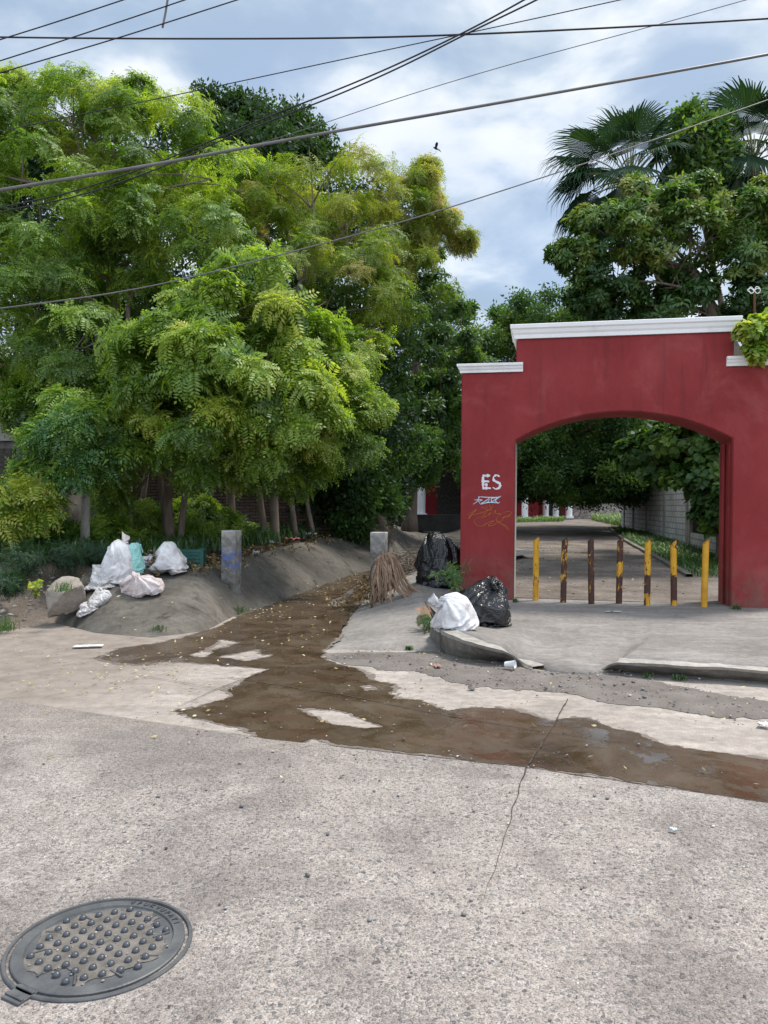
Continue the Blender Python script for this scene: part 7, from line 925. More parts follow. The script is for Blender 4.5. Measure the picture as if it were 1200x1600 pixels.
grass_area('grass', [G(922, 813, .5), G(945, 818, .5), G(972, 822, .5), G(972, 812, .5)], 2200, lambda p: lane_h(p[:, 1]) + .02, .5, 'grass at the far end of the block wall', 5, .8, .03)
und = [Vector((-9, 11.0, 0)), Vector((-4.5, 11.3, 0)), Vector((-3.2, 12.2, 0)), Vector((-2.6, 14, 0)), Vector((-1.4, 18, 0)), Vector((-2, 19, 0)), Vector((-9, 18, 0))]
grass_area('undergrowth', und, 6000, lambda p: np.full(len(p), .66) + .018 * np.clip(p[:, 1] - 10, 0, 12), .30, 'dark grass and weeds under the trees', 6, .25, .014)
# ================================================================== WALLS AND HOUSES
def wallbox(name, a, b, z0, z1, th, mat, parent=None, lab=None, cat=None):
    a, b = Vector(a), Vector(b); d = (b - a); d.z = 0; L = d.length; an = math.atan2(d.y, d.x); m = MB(); m.box((L / 2, th / 2, (z0 + z1) / 2), (L, th, z1 - z0)); o = m.build(name, mat, parent); o.location = (a.x, a.y, 0); o.rotation_euler = (0, 0, an)
    if lab: tag(o, lab, cat)
    return o
# old brick wall behind the trunks
bw0, bw1 = P(60, 800, 17.6), P(560, 800, 19.6)
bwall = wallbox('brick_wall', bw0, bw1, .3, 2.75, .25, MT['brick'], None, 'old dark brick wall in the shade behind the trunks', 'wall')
# ruined house at the left edge
hr = empty('ruined_house', P(10, 800, 15.2), R(-6)); tag(hr, 'ruined grey house corner with bare brick above a concrete beam at the left edge', 'ruined house'); hr.location.z = 0
def hbox(name, x0, x1, y0, y1, z0, z1, mat): m = MB(); m.box(((x0 + x1) / 2, (y0 + y1) / 2, (z0 + z1) / 2), (x1 - x0, y1 - y0, z1 - z0)); return m.build(name, mat, hr)
hbox('wall', -4.5, .85, .08, .35, .2, 2.75, MT['burnt']); hbox('lintel', -4.5, .93, .0, .37, 2.75, 3.42, MT['beam']); hbox('brick_course', -4.5, .86, .1, .34, 3.42, 4.3, MT['redbrick']); hbox('side_wall', .6, .84, .352, 4.0, .2, 3.3, MT['burnt'])
hbox('window', -.75, .15, .045, .078, 1.9, 2.6, MT['joint']); hbox('door', -1.9, -1.05, .045, .078, .3, 2.4, MT['joint'])
# block wall beyond the arch
bk_a, bk_b = Vector((12.35, 39.5, 0)), Vector((9.75, 24.5, 0))
blk = empty('block_wall', bk_b); tag(blk, 'whitewashed block wall beside the grass verge, with a pilaster at its far end', 'wall'); d_ = (bk_a - bk_b); Lb = d_.length; blk.rotation_euler = (0, 0, math.atan2(d_.y, d_.x))
def bbox(name, x0, x1, y0, y1, z0, z1, mat): m = MB(); m.box(((x0 + x1) / 2, (y0 + y1) / 2, (z0 + z1) / 2), (x1 - x0, y1 - y0, z1 - z0)); return m.build(name, mat, blk)
bbox('wall', 0, Lb, -.2, 0, 0, 3.0, MT['block']); bbox('wall', Lb + .004, Lb + 1.2, -2.5, .0, 0, 2.75, MT['block'])
for x in (.3, 4.2, 8.2, 12.0, Lb - .2): bbox('pilaster', x - .12, x + .12, .0, .05, 0, 3.04, MT['grey'])
# low wall and posts of the near garden, right side of the lane
nf_a, nf_b = Vector((9.55, 24.0, 0)), Vector((7.55, 14.3, 0)); gf = empty('garden_fence', nf_b); tag(gf, 'low block wall with dark boards above and pale posts, under the almond tree', 'fence'); d2 = nf_a - nf_b; gf.rotation_euler = (0, 0, math.atan2(d2.y, d2.x)); Lf = d2.length
def fbox(name, x0, x1, y0, y1, z0, z1, mat): m = MB(); m.box(((x0 + x1) / 2, (y0 + y1) / 2, (z0 + z1) / 2), (x1 - x0, y1 - y0, z1 - z0)); return m.build(name, mat, gf)
fbox('base_wall', 0, Lf, -.15, 0, 0, .75, MT['block']); fbox('boards', 0, Lf, -.10, -.06, .75, 2.1, m_plain('dark fence boards', (0.035, 0.03, 0.027), .9, .1, .4, 6))
for x in np.linspace(.4, Lf - .1, 5): fbox('fence_post', x - .09, x + .09, -.17, .03, 0, 1.75 + .3 * math.sin(x * 3), MT['palebark'])
# far rubble wall, houses with white columns
rw = wallbox('rubble_wall', Vector((12.5, 60, 0)), Vector((30, 56, 0)), .2, 1.75, .4, MT['rubble'], None, 'rough stone rubble wall closing the far end of the lane', 'wall')
def colhouse(name, x0, x1, y, z0, zt, cols, rz, lab, ported=True):
    root = empty(name, ((x0 + x1) / 2, y, 0), rz); tag(root, lab, 'house'); w = x1 - x0; m = MB(); m.box((0, 2.5, (z0 + zt) / 2), (w, 3.0, zt - z0)); m.build('wall', MT['housered'], root); m = MB(); m.box((0, 1.4, zt + .1), (w + .8, 5.4, .2)); m.build('roof', MT['beam'], root); m = MB(); m.box((0, .2, z0 + .04), (w + .4, 2.4, .14)); m.build('porch', MT['walk'], root)
    for cx in cols:
        m = MB(); m.tube([(cx, -.8, z0 + .11), (cx, -.8, zt)], .22, 20); m.box((cx, -.8, z0 + .2), (.55, .55, .16)); m.box((cx, -.8, zt - .10), (.55, .55, .16)); m.build('column', MT['white'], root, smooth=False)
    m = MB(); m.box((w * .1, .985, z0 + 1.1), (1.0, .03, 2.0)); m.build('door', MT['joint'], root); return root
pA = P(655, 800, 33); colhouse('porch_house', pA.x - .6, pA.x + 2.6, 33, .9, 3.6, [-1.0], 0, 'red house with white porch column seen beyond the channel bend')
# thin white post left of that house
pc = P(617, 800, 31.5); m = MB(); m.tube([(pc.x, pc.y, .6), (pc.x, pc.y, 2.3)], .16, 16); m.box((pc.x, pc.y, 2.34), (.4, .4, .1)); tag(m.build('white_pillar', MT['white']), 'lone white pillar left of the red house beyond the channel', 'pillar')
low = wallbox('parapet', P(592, 812, 28.6), P(800, 812, 28.6), .55, 1.18, .3, m_rough('black stained parapet', [(.3, (.018, .017, .016)), (.7, (.05, .047, .044))], 2, 20), None, 'low black stained parapet above the far channel bank', 'parapet')
tag(wallbox('garden_wall', P(585, 800, 33.5), P(640, 800, 33.5), .6, 1.5, .2, MT['block']), 'pale low wall beyond the lone white pillar', 'wall')
pB = P(820, 800, 52); colhouse('porch_house', pB.x - 9, pB.x + 1.4, 53.5, .5, 3.2, [3.93, 1.4], 0, 'far red house with white porch columns seen through the arch')
pC0, pC1 = P(850, 800, 57).x, P(893, 800, 57).x; colhouse('porch_house', pC0, pC1, 58, .5, 2.6, [-.85, -.1, .9], 0, 'smaller pink red house with white columns farther down the lane')
# ================================================================== TREES
V = Vector
Z = lambda px, py, D, z: (lambda p: V((p.x, p.y, z)))(P(px, py, D))
F, GR = 'lf_bright', 'feathery trees along the channel'
# far-left tree
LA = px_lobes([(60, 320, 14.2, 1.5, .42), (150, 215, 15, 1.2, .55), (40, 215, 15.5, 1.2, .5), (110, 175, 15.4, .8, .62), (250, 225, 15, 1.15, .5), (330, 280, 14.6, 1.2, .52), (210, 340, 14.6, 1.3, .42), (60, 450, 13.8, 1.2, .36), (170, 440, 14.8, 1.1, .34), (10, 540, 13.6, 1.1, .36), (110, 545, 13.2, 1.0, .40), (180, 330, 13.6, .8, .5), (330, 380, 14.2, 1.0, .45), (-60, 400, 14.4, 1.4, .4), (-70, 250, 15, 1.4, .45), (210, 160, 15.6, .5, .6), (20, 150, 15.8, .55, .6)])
tree('feathery_tree', 'tallest feathery tree at the far left with slender leaning stems', Z(200, 850, 15.2, .7), LA, T_FEATHER, MT[F], MT['bark'], .09, [Z(192, 700, 15.1, 3), P(185, 520, 14.9), P(176, 400, 14.8), P(170, 300, 14.9)], [([Z(205, 850, 15.2, .7), P(190, 620, 14.9), P(150, 520, 14.4), P(135, 450, 14.3), P(100, 350, 14.5)], .08), ([Z(210, 850, 15.3, .7), P(230, 700, 15), P(200, 500, 14.6), P(222, 430, 14.5), P(260, 330, 14.8)], .06)], subs=12, per=10, scale=(.8, 1.25), seed=1, sub_r=.32, flat=.5, group=GR)
LB = px_lobes([(360, 490, 12.2, .85, .58), (455, 520, 12.2, .8, .64), (330, 570, 11.7, .8, .6), (420, 600, 11.8, .85, .62), (255, 560, 12.3, .75, .5), (300, 650, 11.6, .65, .52), (380, 690, 11.8, .5, .5), (230, 640, 12.4, .6, .45), (470, 660, 12.2, .55, .55), (390, 430, 12.6, .55, .62), (300, 490, 12.6, .6, .5), (200, 720, 12.6, .5, .4), (310, 720, 12.4, .45, .4), (425, 690, 12.6, .5, .45), (170, 650, 13, .6, .4), (120, 600, 13.4, .7, .4), (60, 640, 13.6, .6, .35), (400, 730, 13, .4, .4)])
tree('feathery_tree', 'bright green feathery tree leaning out over the bank at the centre of the row', Z(270, 850, 14.2, .68), LB, T_FEATHERBIG, MT[F], MT['bark'], .11, [Z(262, 790, 14.1, 1.6), P(285, 700, 13.6), P(300, 600, 13), P(350, 540, 12.7)], [([Z(262, 850, 14.2, .7), P(252, 760, 14.2), P(245, 690, 13.9), P(240, 600, 13)], .06), ([Z(280, 850, 14.2, .7), P(292, 750, 13.9), P(310, 640, 13.2), P(330, 520, 12.8)], .065), ([Z(207, 850, 14, .7), P(205, 790, 13.9), P(230, 745, 13.8)], .05)], subs=10, per=9, scale=(.75, 1.15), seed=2, sub_r=.33, flat=.5, group=GR)
LC = px_lobes([(480, 310, 15.4, 1.25, .55), (560, 295, 16, 1.0, .62), (430, 290, 15.4, .9, .45), (555, 420, 15, 1.15, .5), (620, 330, 16.3, .8, .62), (650, 285, 16.6, .42, .68), (676, 322, 16.8, .34, .7), (694, 352, 17, .32, .72), (722, 378, 17.1, .24, .7), (668, 268, 16.9, .2, .66), (655, 370, 16.8, .45, .62), (470, 410, 14.6, 1.1, .42), (600, 480, 14.8, .75, .45), (540, 360, 15.2, .8, .58), (640, 410, 16.4, .5, .6), (400, 360, 14.6, .9, .45)])
tree('feathery_tree', 'yellowing feathery tree with sparse tips reaching towards the arch', Z(365, 845, 15.6, .75), LC, T_FINE, MT['lf_yellow'], MT['bark'], .10, [Z(360, 780, 15.4, 2), P(375, 690, 15.2), P(420, 560, 15), P(470, 440, 15)], [([Z(362, 840, 15.5, .75), P(358, 760, 15.4), P(350, 690, 15.2), P(340, 560, 14.8), P(360, 400, 14.6)], .065)], subs=10, per=13, scale=(1.0, 1.6), seed=3, sub_r=.32, flat=.5, group=GR)
LD = px_lobes([(535, 645, 12.9, .6, .62), (520, 600, 13, .6, .58), (500, 680, 12.8, .55, .5), (542, 700, 13.2, .45, .45), (565, 560, 14, .55, .55), (460, 740, 13.2, .45, .35), (572, 628, 13.3, .35, .6), (440, 640, 13.2, .6, .42)])
tree('feathery_tree', 'low feathery tree drooping over the channel, nearest the archway', Z(430, 848, 16, .76), LD, T_FEATHER, MT[F], MT['bark'], .10, [Z(428, 780, 15.8, 2), P(440, 700, 15), P(480, 620, 14), P(520, 570, 13.4)], [([Z(415, 848, 16, .76), P(405, 740, 15.8), P(430, 640, 15)], .08), ([Z(462, 845, 17, .8), P(455, 760, 16.8), P(470, 690, 16)], .07), ([Z(490, 845, 18, .8), P(480, 770, 18), P(500, 690, 17)], .06)], subs=10, per=11, scale=(.75, 1.15), seed=4, sub_r=.33, flat=.5, group=GR)
# dense darker trees behind
LE = px_lobes([(400, 215, 22, 1.5, .5), (350, 190, 22.5, .9, .5), (455, 240, 22, 1.2, .5), (420, 300, 22, 2.0, .4), (300, 300, 22, 2.0, .35), (520, 380, 21, 2, .35), (560, 520, 20, 1.8, .3), (430, 460, 20, 2.2, .25), (280, 440, 20, 2.2, .25), (120, 420, 20, 2.2, .25), (0, 420, 20, 2.2, .25), (-20, 280, 20, 2, .3), (140, 290, 20, 2.0, .3), (430, 620, 19, 1.9, .25), (250, 620, 19, 1.7, .2), (540, 660, 18.6, 1.3, .3), (120, 570, 18.6, 1.7, .3), (30, 640, 18.4, 1.4, .25), (220, 540, 19, 1.5, .25), (330, 540, 19, 1.6, .25)])
tree('mango_tree', 'tall dark glossy leaved tree rising behind the feathery trees', Z(400, 830, 21.5, .9), LE, T_COARSE, MT['lf_dark'], MT['bark'], .28, [P(400, 600, 21.5), P(400, 400, 21.8)], subs=16, per=36, scale=(.6, 1.0), seed=5, cat='tree', sub_r=.4)
LF = px_lobes([(620, 430, 23.5, 1.5, .55), (675, 470, 24, 1.3, .6), (640, 560, 22.5, 1.5, .5), (690, 560, 25, 1.3, .6), (720, 510, 27, 1.0, .55), (690, 640, 24, 1.3, .45), (600, 600, 21, 1.2, .4), (740, 600, 26, 1.2, .5), (660, 395, 23.5, .8, .6)])
tree('mango_tree', 'mid green tree with hanging leaves between the yellowing tree and the arch', Z(640, 826, 25.5, .8), LF, T_MANGO, MT['lf_almond'], MT['bark'], .25, [P(645, 700, 25), P(650, 560, 24)], subs=13, per=22, scale=(1.0, 1.5), seed=6, cat='tree')
LG = px_lobes([(690, 700, 26, 1.1, .45), (660, 730, 25, .8, .4), (720, 680, 27, 1.2, .5), (600, 720, 20, 1.0, .35), (580, 770, 19.4, .75, .4), (625, 690, 22, .9, .35), (735, 740, 27, .9, .4), (560, 810, 19, .55, .45), (540, 740, 18.6, .8, .25), (690, 600, 27, 1.2, .4)])
tree('leafy_tree', 'dark leaning tree draped over the channel bend and red house', Z(600, 838, 21, .8), LG, T_SMALL, MT['lf_almond'], MT['bark'], .17, [P(585, 770, 20.5), P(590, 700, 20.5), P(640, 640, 22)], subs=14, per=46, scale=(.9, 1.5), seed=7, cat='tree', bare=(0, 2, 6, 9))
LH = px_lobes([(745, 530, 33, 1.4, .5), (780, 520, 34, 1.0, .5), (800, 560, 34, 1.2, .4), (850, 490, 32, 1.4, .45), (900, 480, 31, 1.3, .45), (820, 500, 33, .9, .5), (930, 520, 31, 1.5, .4), (770, 600, 33, 1.5, .3)])
tree('leafy_tree', 'loose small leaved tree showing above the left shoulder of the arch', Z(768, 815, 33, .5), LH, T_SMALL, MT['lf_mango'], MT['bark'], .2, [P(775, 600, 33)], subs=12, per=30, scale=(1.2, 2.0), seed=8, cat='tree')
# clipped trees over the lane, seen through the arch
LI = [(V((8.4, 36, 5.1)), (3.1, 2.8, 2.7), .40), (V((10.2, 38, 4.7)), (2.6, 2.4, 2.5), .38), (V((6.8, 33, 4.9)), (2.4, 2.2, 2.4), .34), (V((9.5, 36, 2.8)), (2.0, 1.8, 1.1), .22), (V((11.9, 41, 5.2)), (2.2, 2.2, 2.6), .42), (V((6.0, 34, 2.9)), (1.9, 1.8, 1.3), .25), (V((11.3, 38, 3.3)), (1.6, 1.6, 1.0), .22), (V((7.4, 31, 2.6)), (1.9, 1.5, 1.25), .3), (V((9.3, 32, 2.75)), (1.9, 1.5, 1.3), .3), (V((5.8, 30, 3.0)), (1.6, 1.4, 1.3), .25), (V((8.0, 30, 4.6)), (2.6, 1.8, 1.6), .36), (V((10.6, 34, 2.7)), (1.3, 1.3, .9), .25)]
tree('clipped_tree', 'dense dark round crowned tree hanging low over the lane beyond the arch', V((5.5, 36, .45)), LI, T_SMALL, MT['lf_almond'], MT['bark'], .2, [V((5.7, 36, 2.2)), V((6.8, 35, 3.6))], subs=26, per=64, scale=(1.1, 1.8), seed=9, cat='tree', sub_r=.34)
LJ = px_lobes([(945, 690, 33, 1.4, .6), (900, 700, 36, 1.6, .45), (980, 740, 30, 1.1, .45), (1000, 660, 32, 1.5, .5), (830, 700, 40, 2.0, .4)])
tree('leafy_tree', 'taller lighter green tree behind the round crowned one, in the top of the arch', Z(985, 815, 43, .5), LJ, T_SMALL, MT['lf_almond'], MT['bark'], .2, [P(985, 740, 40)], subs=15, per=34, scale=(1.2, 2.0), seed=10, cat='tree')
LK = px_lobes([(1050, 700, 20.5, .85, .5), (1090, 690, 19, .8, .55), (1040, 735, 21, .55, .42), (1090, 760, 18.5, .7, .45), (1130, 720, 18, .8, .5), (1010, 700, 22, .7, .5), (1000, 722, 23, .4, .45), (1120, 800, 18, .5, .4), (1100, 640, 19.5, 1.0, .5), (1150, 780, 17.5, .6, .45)])
tree('almond_tree', 'broad leaved almond tree hanging over the garden fence inside the arch', Z(1128, 850, 18.5, .2), LK, T_ALMOND, MT['lf_almond'], MT['bark'], .14, [P(1125, 760, 18.6), P(1110, 690, 19)], subs=10, per=11, scale=(.75, 1.15), seed=11, cat='tree')
LL = px_lobes([(960, 370, 17.6, .95, .62), (1040, 360, 17.2, 1.1, .68), (1120, 360, 17, 1.1, .66), (1190, 390, 17, 1.1, .6), (905, 410, 18, .55, .55), (960, 440, 17.8, .9, .4), (1040, 450, 17.5, 1.1, .35), (1130, 460, 17.3, 1.1, .35), (1000, 310, 17.8, .55, .72), (1080, 310, 17.4, .6, .7), (1160, 320, 17.2, .7, .68), (880, 395, 18.2, .3, .6), (960, 490, 18.2, .7, .28), (1060, 500, 18, .9, .25), (1210, 470, 17, 1.0, .35), (920, 350, 18, .4, .65), (1240, 330, 17, 1.0, .6), (915, 470, 18.4, .45, .3)])
tree('mango_tree', 'big olive green mango tree with yellowish tips behind the arch cornice', Z(1185, 850, 17, .3), LL, T_MANGO, MT['lf_mango'], MT['bark'], .24, [P(1180, 640, 17), P(1120, 500, 17.5), P(1080, 420, 17.6)], subs=13, per=19, scale=(.85, 1.3), seed=12, cat='tree')
LM = px_lobes([(1098, 240, 19.4, .5, .5), (1092, 285, 19.4, .5, .5), (1120, 262, 21.5, .5, .45), (1108, 212, 19.4, .28, .6), (1140, 300, 21, .6, .4), (1070, 310, 20.6, .35, .5), (1075, 190, 21.9, .1, .6)])
tree('leafy_tree', 'glossy green tree top between the two fan palms', Z(1170, 845, 21.8, .3), LM, T_COARSE, MT['lf_almond'], MT['bark'], .14, [P(1150, 600, 21.8), P(1100, 350, 21.6)], subs=12, per=16, scale=(.8, 1.2), seed=13, cat='tree')
LN = px_lobes([(1190, 520, 10.6, .24, .72), (1175, 555, 10.5, .13, .6), (1215, 500, 10.7, .3, .65), (1220, 560, 10.6, .3, .55), (1170, 520, 10.45, .12, .75)])
tree('leafy_shrub', 'bright broad leaved branch spilling over the lower right cornice', Z(1290, 900, 11.5, .2), LN, T_ALMOND, MT['lf_bright'], MT['bark'], .05, [P(1290, 700, 11.6), P(1270, 560, 11.2)], subs=9, per=9, scale=(.34, .55), seed=14, cat='shrub')
# understory left of the trunks and saplings
LO = px_lobes([(115, 640, 12.3, .36, .7), (95, 690, 11.9, .38, .62), (150, 712, 12.1, .3, .65), (122, 660, 11.8, .3, .75), (70, 690, 12.1, .3, .62), (165, 685, 12.3, .28, .62), (110, 735, 11.9, .25, .6), (60, 740, 12, .25, .6)])
tree('sapling', 'young tree with a flaking pale stem and blue green feathery leaves', Z(132, 872, 12.6, .5), LO, T_FEATHERBIG, MT['lf_blue'], MT['palebark'], .085, [P(134, 800, 12.6), P(134, 745, 12.6), P(125, 680, 12.6)], subs=7, per=7, scale=(.6, 1.0), seed=15, cat='sapling')
LP = px_lobes([(48, 768, 11.8, .22, .95), (15, 815, 11.8, .26, .7), (70, 800, 11.9, .16, .75), (-15, 780, 11.8, .3, .6)])
tree('sapling', 'pale leaved young tree at the left edge in front of the ruined house', Z(40, 880, 12, .5), LP, T_FEATHERBIG, MT[F], MT['bark'], .03, [P(40, 820, 12)], subs=6, per=6, scale=(.7, 1.1), seed=16, cat='sapling')
LQ = px_lobes([(185, 770, 13.8, .3, .5), (225, 815, 14.4, .25, .4), (165, 830, 14, .3, .3), (330, 830, 15, .5, .3), (300, 800, 15.4, .45, .3), (90, 850, 13.2, .5, .3), (180, 850, 13.2, .4, .35), (390, 840, 16, .45, .25)])
tree('understory_bush', 'dark green bush growing among the trunks behind the sacks', Z(190, 850, 13.9, .62), LQ, T_FEATHER, MT[F], MT['bark'], .03, [Z(190, 840, 13.9, 1.0)], subs=9, per=13, scale=(.8, 1.2), seed=17, cat='bush')
LR_ = px_lobes([(500, 790, 20, 1.0, .2), (450, 700, 19.4, 1.2, .2), (560, 760, 21.5, 1.0, .2), (350, 690, 18.4, 1.1, .2), (520, 690, 20.5, 1.4, .2), (600, 780, 22.5, .8, .3), (620, 650, 25, 1.3, .3), (470, 800, 21, 1.2, .2)])
tree('understory_bush', 'deep shaded bush filling the gap behind the channel trunks', Z(510, 835, 20.5, .8), LR_, T_COARSE, MT['lf_dark'], MT['bark'], .06, [P(510, 780, 20.5)], subs=14, per=24, scale=(.8, 1.3), seed=18, cat='bush')
# distant trees that close the horizon
fr = np.random.default_rng(77)
for k, (x, y, h, w) in enumerate([(-30, 46, 8, 5), (-20, 44, 9, 5), (-11, 46, 8, 5), (-3, 48, 7, 4.5), (4, 64, 7.5, 5), (14, 74, 8, 5.5), (24, 70, 8, 5), (33, 60, 8.5, 5.5), (17, 64, 8, 5), (20, 67, 8, 5), (24, 42, 7, 4.5), (30, 30, 8, 5), (-34, 30, 9, 5), (-26, 24, 8, 4.5)]):
    lob = [(V((x + fr.normal(0, w * .3), y + fr.normal(0, 1), h * fr.uniform(.2, .85))), (w * .5, w * .4, h * .25), .3 + fr.normal(0, .06)) for _ in range(7)]
    tree('distant_tree', ['dense green tree far behind the houses and walls', 'tree in the background closing the horizon'][0], V((x, y, .3)), lob, T_COARSE, MT[['lf_dark', 'lf_almond'][k % 2]], MT['bark'], .25, [V((x, y, h * .5))], subs=8, per=16, scale=(2.0, 3.2), seed=30 + k, group='distant background trees', cat='tree', kids=1)
# fan palms
def fan(rng, R_=.95, n=38, spread=2.5, tipdroop=.5):
    Q = []; a0 = -spread / 2
    for k in range(n):
        a = a0 + spread * (k + .5) / n; da = spread / n * .5; L = R_ * (1 - .18 * abs(2 * k / n - 1) ** 2) * rng.uniform(.93, 1.05); f = .72
        def pt(r, t, z=0): return np.array([r * math.cos(t), r * math.sin(t), z])
        zc = -.10 * abs(a) - 0.02; p0 = pt(.04, a); l1, r1, m1 = pt(L * f, a - da, zc * L), pt(L * f, a + da, zc * L), pt(L * f, a, zc * L + .016)
        Q += [np.array([p0, l1, m1, p0 + 1e-4]), np.array([p0, m1, r1, p0 + 1e-4])]
        dr = tipdroop * rng.uniform(.6, 1.4); e = pt(L, a + rng.normal(0, .02), zc * L - dr * L * .25); e2 = pt(L * 1.12, a + rng.normal(0, .03), zc * L - dr * L * .62); w = pt(1, a + math.pi / 2) * L * da * f; Q += [np.array([l1, m1, e + w * .25, e - w * .35]), np.array([m1, r1, e + w * .45, e + w * .0]), np.array([e - w * .3, e + w * .3, e2 + w * .06, e2 - w * .06])]
    return np.array(Q)
def palm(base, top, lab, seed, heads, R_=.95, pet=1.05):
    rng = np.random.default_rng(seed); base, top = Vector(base), Vector(top); root = empty('fan_palm', base); tag(root, lab, 'palm', 'fan palms behind the arch'); t = top - base; b = MB(); tp = crom([Vector((0, 0, -.1)), t * .5 + Vector((.1, 0, 0)), t], 10); b.tube(tp, [.22 - .07 * i / len(tp) + .012 * math.sin(i * 3) for i in range(len(tp))], 12); b.build('trunk', MT['bark'], root, smooth=True)
    Qs, Ts, Qd, st = [], [], [], MB()
    for (az, el, s, dead) in heads:
        az, el = R(az), R(el); d = Vector((math.cos(az) * math.cos(el), math.sin(az) * math.cos(el), math.sin(el))); p0 = t + Vector((0, 0, rng.uniform(-.15, .15))); p1 = p0 + d * pet * .55 * s + Vector((0, 0, .03)); p2 = p0 + d * pet * s + Vector((0, 0, -.10 * s)); pts = crom([p0, p1, p2], 5); st.tube(pts, [.024 - .0012 * i for i in range(len(pts))], 5)
        dd = (pts[-1] - pts[-3]).normalized(); dd = (dd + Vector((0, 0, -.25 if not dead else -1.3))).normalized(); sd = dd.cross(Vector((0, 0, 1))); sd = sd.normalized() if sd.length > .05 else Vector((1, 0, 0)); sd = (sd + Vector((0, 0, rng.uniform(-.35, .35)))).normalized(); up = sd.cross(dd).normalized(); sd = dd.cross(up) * -1 if False else up.cross(dd) * -1; M = np.array([list(dd), list(sd), list(up)]).T; q = fan(rng, R_ * s * rng.uniform(.9, 1.05), 38, 2.9 if not dead else 1.2, .6 if not dead else .2)
        q = np.einsum('ij,kcj->kci', M, q) + np.array(pts[-1]); (Qd if dead else Qs).append(q)
    st.build('stalks', MT['lf_palmdead'] if False else m_plain('palm stalk', (.16, .17, .08), .6, .3, .3), root, smooth=True)
    q = np.concatenate(Qs); quad_mesh('crown', q, rng.normal(.45, .2, len(q)), MT['lf_palm'], root)
    if Qd: q = np.concatenate(Qd); quad_mesh('dead_skirt', q, rng.uniform(.1, 1, len(q)), MT['lf_palmdead'], root)
pt1 = P(985, 252, 20); pt2 = P(1178, 232, 20.5)
def heads(seed, n, lo=-35, hi=80):
    r = np.random.default_rng(seed); return [(360 * k * .618 % 360 + r.uniform(-15, 15), lo + (hi - lo) * ((k + .5) / n) ** .9, r.uniform(.8, 1.1), False) for k in range(n)]
palm((P(1165, 800, 20).x, pt1.y, .3), pt1 + V((0, 0, -.5)), 'fan palm at the left of the mango tree, leaning dark fans', 3, heads(4, 24, -40, 80) + [(195, 10, 1.05, False), (205, -25, 1.1, False), (215, -50, 1.0, False), (180, -15, 1.1, False), (165, 40, 1.1, False), (60, 65, 1.2, False), (95, 78, 1.2, False), (20, 50, 1.15, False)] + [(a, -50 - 15 * (i % 2), .8, True) for i, a in enumerate(range(150, 420, 30))], 1.08, 1.2)
palm((pt2.x, pt2.y, .3), pt2 + V((0, 0, -.3)), 'fan palm at the right edge with a brown shaggy neck', 5, heads(6, 26, -40, 80) + [(130, 30, 1.05, False), (95, 75, 1.3, False), (160, 10, 1, False)] + [(a, -65, .75, True) for a in range(0, 360, 36)], 1.1, 1.2)
# rusty pipe with a loop of white wire
rp = empty('rusty_pipe', P(1181, 560, 11.6)); tag(rp, 'rusty upright pipe with a twist of white wire above the right cornice', 'pipe'); z1 = P(1179, 458, 11.6) - rp.location; m = MB(); m.tube([(0, 0, -.6), tuple(z1)], .017, 8); m.build('tube', m_bark('rust', (.05, .02, .012), (.17, .07, .04)), rp)
m = MB()
for k in range(2): m.tube(crom([z1 + V((-.11 + .02 * k, 0, .04)), z1 + V((-.03, .03 * k, .00)), z1 + V((.02, -.02, .09 - .03 * k)), z1 + V((.09, 0, .05)), z1 + V((.05, .02, .0)), z1 + V((-.05, 0, .07 + .02 * k)), z1 + V((-.11 + .02 * k, 0, .05))], 5), .006, 5)
m.build('wire_loop', MT['white'], rp, smooth=True)
# ================================================================== OVERHEAD LINES
def cable(name, pts, r, mat, lab, group='overhead cables'):
    b = MB(); q = crom([P(a, c, D) for a, c, D in pts], 12); b.tube(q, r, 8); o = b.build(name, MT[mat], smooth=True); tag(o, lab, 'cable', group); return o
cable('overhead_cable', [(-260, 52, 11), (0, 58, 10.4), (300, 60.5, 10), (600, 58, 9.6), (900, 46, 9.3), (1200, 29, 9), (1500, 8, 8.6)], .011, 'cable', 'dark nearly level cable crossing the whole sky near the top')
cable('overhead_cable', [(-250, 340, 7.2), (0, 297, 7.6), (240, 257, 8), (480, 213, 8.4), (800, 157, 8.9), (1200, 85, 9.4), (1500, 26, 9.8)], .0165, 'greycable', 'thick grey cable sweeping from mid left up to the right edge')
cable('overhead_cable', [(-200, 375, 10), (0, 325, 9.6), (110, 300, 9.4), (220, 264, 9.1), (330, 220, 8.8), (425, 180, 8.5), (520, 143, 8.2), (610, 105, 7.9), (720, 53, 7.6), (815, 2, 7.2), (900, -48, 6.9)], .008, 'cable', 'upper strand of the twin black cables running over the tree tops')
cable('overhead_cable', [(-200, 385, 10), (0, 332, 9.7), (120, 306, 9.5), (240, 266, 9.2), (340, 222, 8.9), (430, 186, 8.6), (530, 147, 8.3), (625, 105, 8), (735, 50, 7.7), (838, 0, 7.3), (920, -45, 7)], .008, 'cable', 'lower strand of the twin black cables running over the tree tops')
cable('overhead_cable', [(-200, 505, 7.8), (0, 482, 8), (220, 450, 8.3), (430, 400, 8.6), (650, 340, 9), (870, 270, 9.4), (1040, 212, 9.8), (1200, 156, 10.2), (1400, 84, 10.6)], .0075, 'greycable', 'thin pale cable sagging in front of the leaves towards the left palm')
cable('overhead_cable', [(0, 205, 10.4), (130, 178, 10.2), (300, 143, 10), (600, 79, 9.6), (780, 41, 9.4), (968, 0, 9.2), (1200, -52, 9)], .006, 'cable', 'thin cable leaving the tree tops and passing under the level cable')
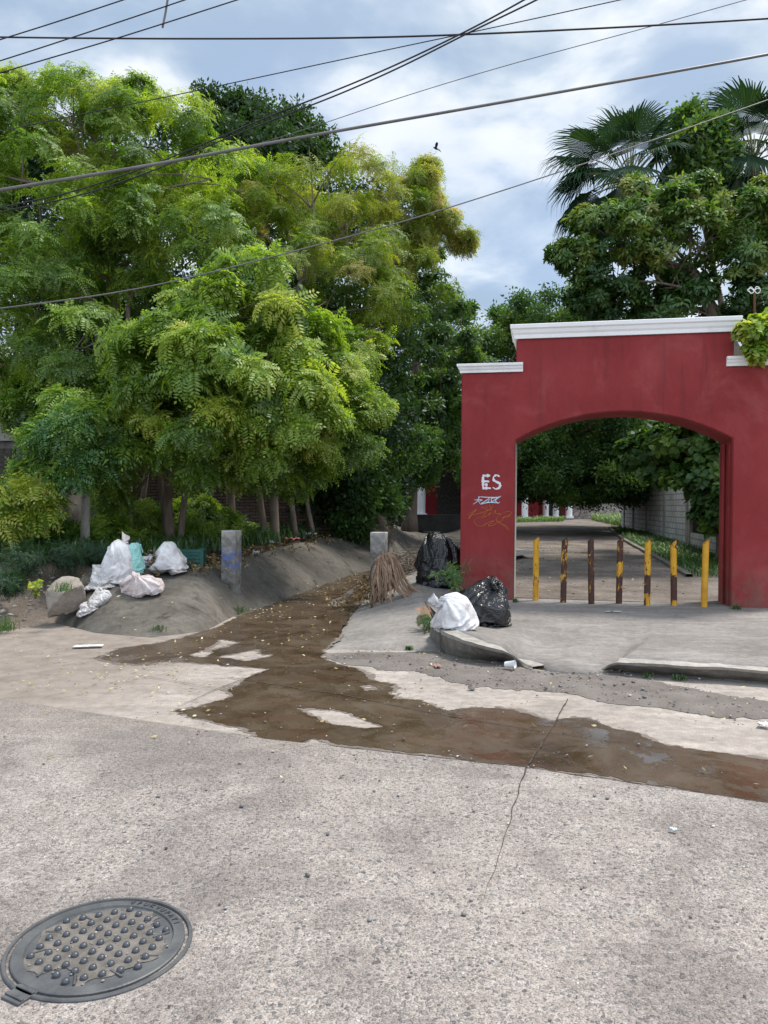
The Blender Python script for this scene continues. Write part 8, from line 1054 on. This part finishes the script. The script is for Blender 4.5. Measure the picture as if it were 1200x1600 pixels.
cable('overhead_cable', [(380, 232, 13), (480, 201, 12.8), (640, 148, 12.4), (800, 100, 12), (1000, 46, 11.6), (1165, 0, 11.2), (1350, -52, 11)], .006, 'greycable', 'very thin pale line climbing from the tree top to the upper right')
cable('overhead_cable', [(-180, 118, 9), (0, 62, 9), (95, 32, 9), (192, 0, 9), (330, -46, 9)], .007, 'cable', 'uppermost of the three short parallel wires in the corner')
cable('overhead_cable', [(-180, 150, 9), (0, 95, 9), (145, 48, 9), (288, 0, 9), (420, -46, 9)], .007, 'cable', 'middle of the three short parallel wires in the corner')
cable('overhead_cable', [(-180, 170, 9), (0, 114, 9), (185, 59, 9), (370, 0, 9), (500, -42, 9)], .007, 'cable', 'lowest of the three short parallel wires in the corner')
m = MB(); m.tube([P(264, -14, 9.02), P(259, 18, 9.02), P(254, 43, 9.02)], .013, 8); tag(m.build('spacer_rod', MT['greycable']), 'short pale spacer rod clipped across the corner wires', 'rod')
# ================================================================== BIRD
def bird():
    c = P(681, 232, 26); root = MB(); pr = [(-.16, .004), (-.12, .028), (-.05, .048), (.03, .05), (.09, .036), (.125, .032), (.15, .022), (.175, .004)]
    root.grid([[(x, r * math.cos(6.2832 * j / 10), r * math.sin(6.2832 * j / 10)) for j in range(10)] for x, r in pr], closed=True)
    for s in (-1, 1):
        ws = [[(.07, s * .03, .02), (.0, s * .03, .022), (-.06, s * .03, .02)], [(.09, s * .14, .12), (.01, s * .14, .12), (-.07, s * .13, .11)], [(.02, s * .26, .16), (-.04, s * .25, .155), (-.10, s * .22, .14)], [(-.10, s * .33, .13), (-.115, s * .325, .13), (-.13, s * .32, .125)]]
        root.grid(ws); root.grid([[(a, b_, z - .006) for a, b_, z in w][::-1] for w in ws])
    root.grid([[(-.14, -.012, .0), (-.14, .012, .0)], [(-.26, -.05, .005), (-.26, .05, .005)]]); root.grid([[(-.14, .012, -.004), (-.14, -.012, -.004)], [(-.26, .05, .0), (-.26, -.05, .0)]])
    o = root.build('bird', m_plain('dark feathers', (.02, .018, .018), .7, .2, .3), smooth=True); o.location = c; o.scale = (.7, .7, .7); o.rotation_euler = (R(20), R(-35), R(150)); tag(o, 'small dark bird flying in the open sky above the trees', 'bird')
bird()
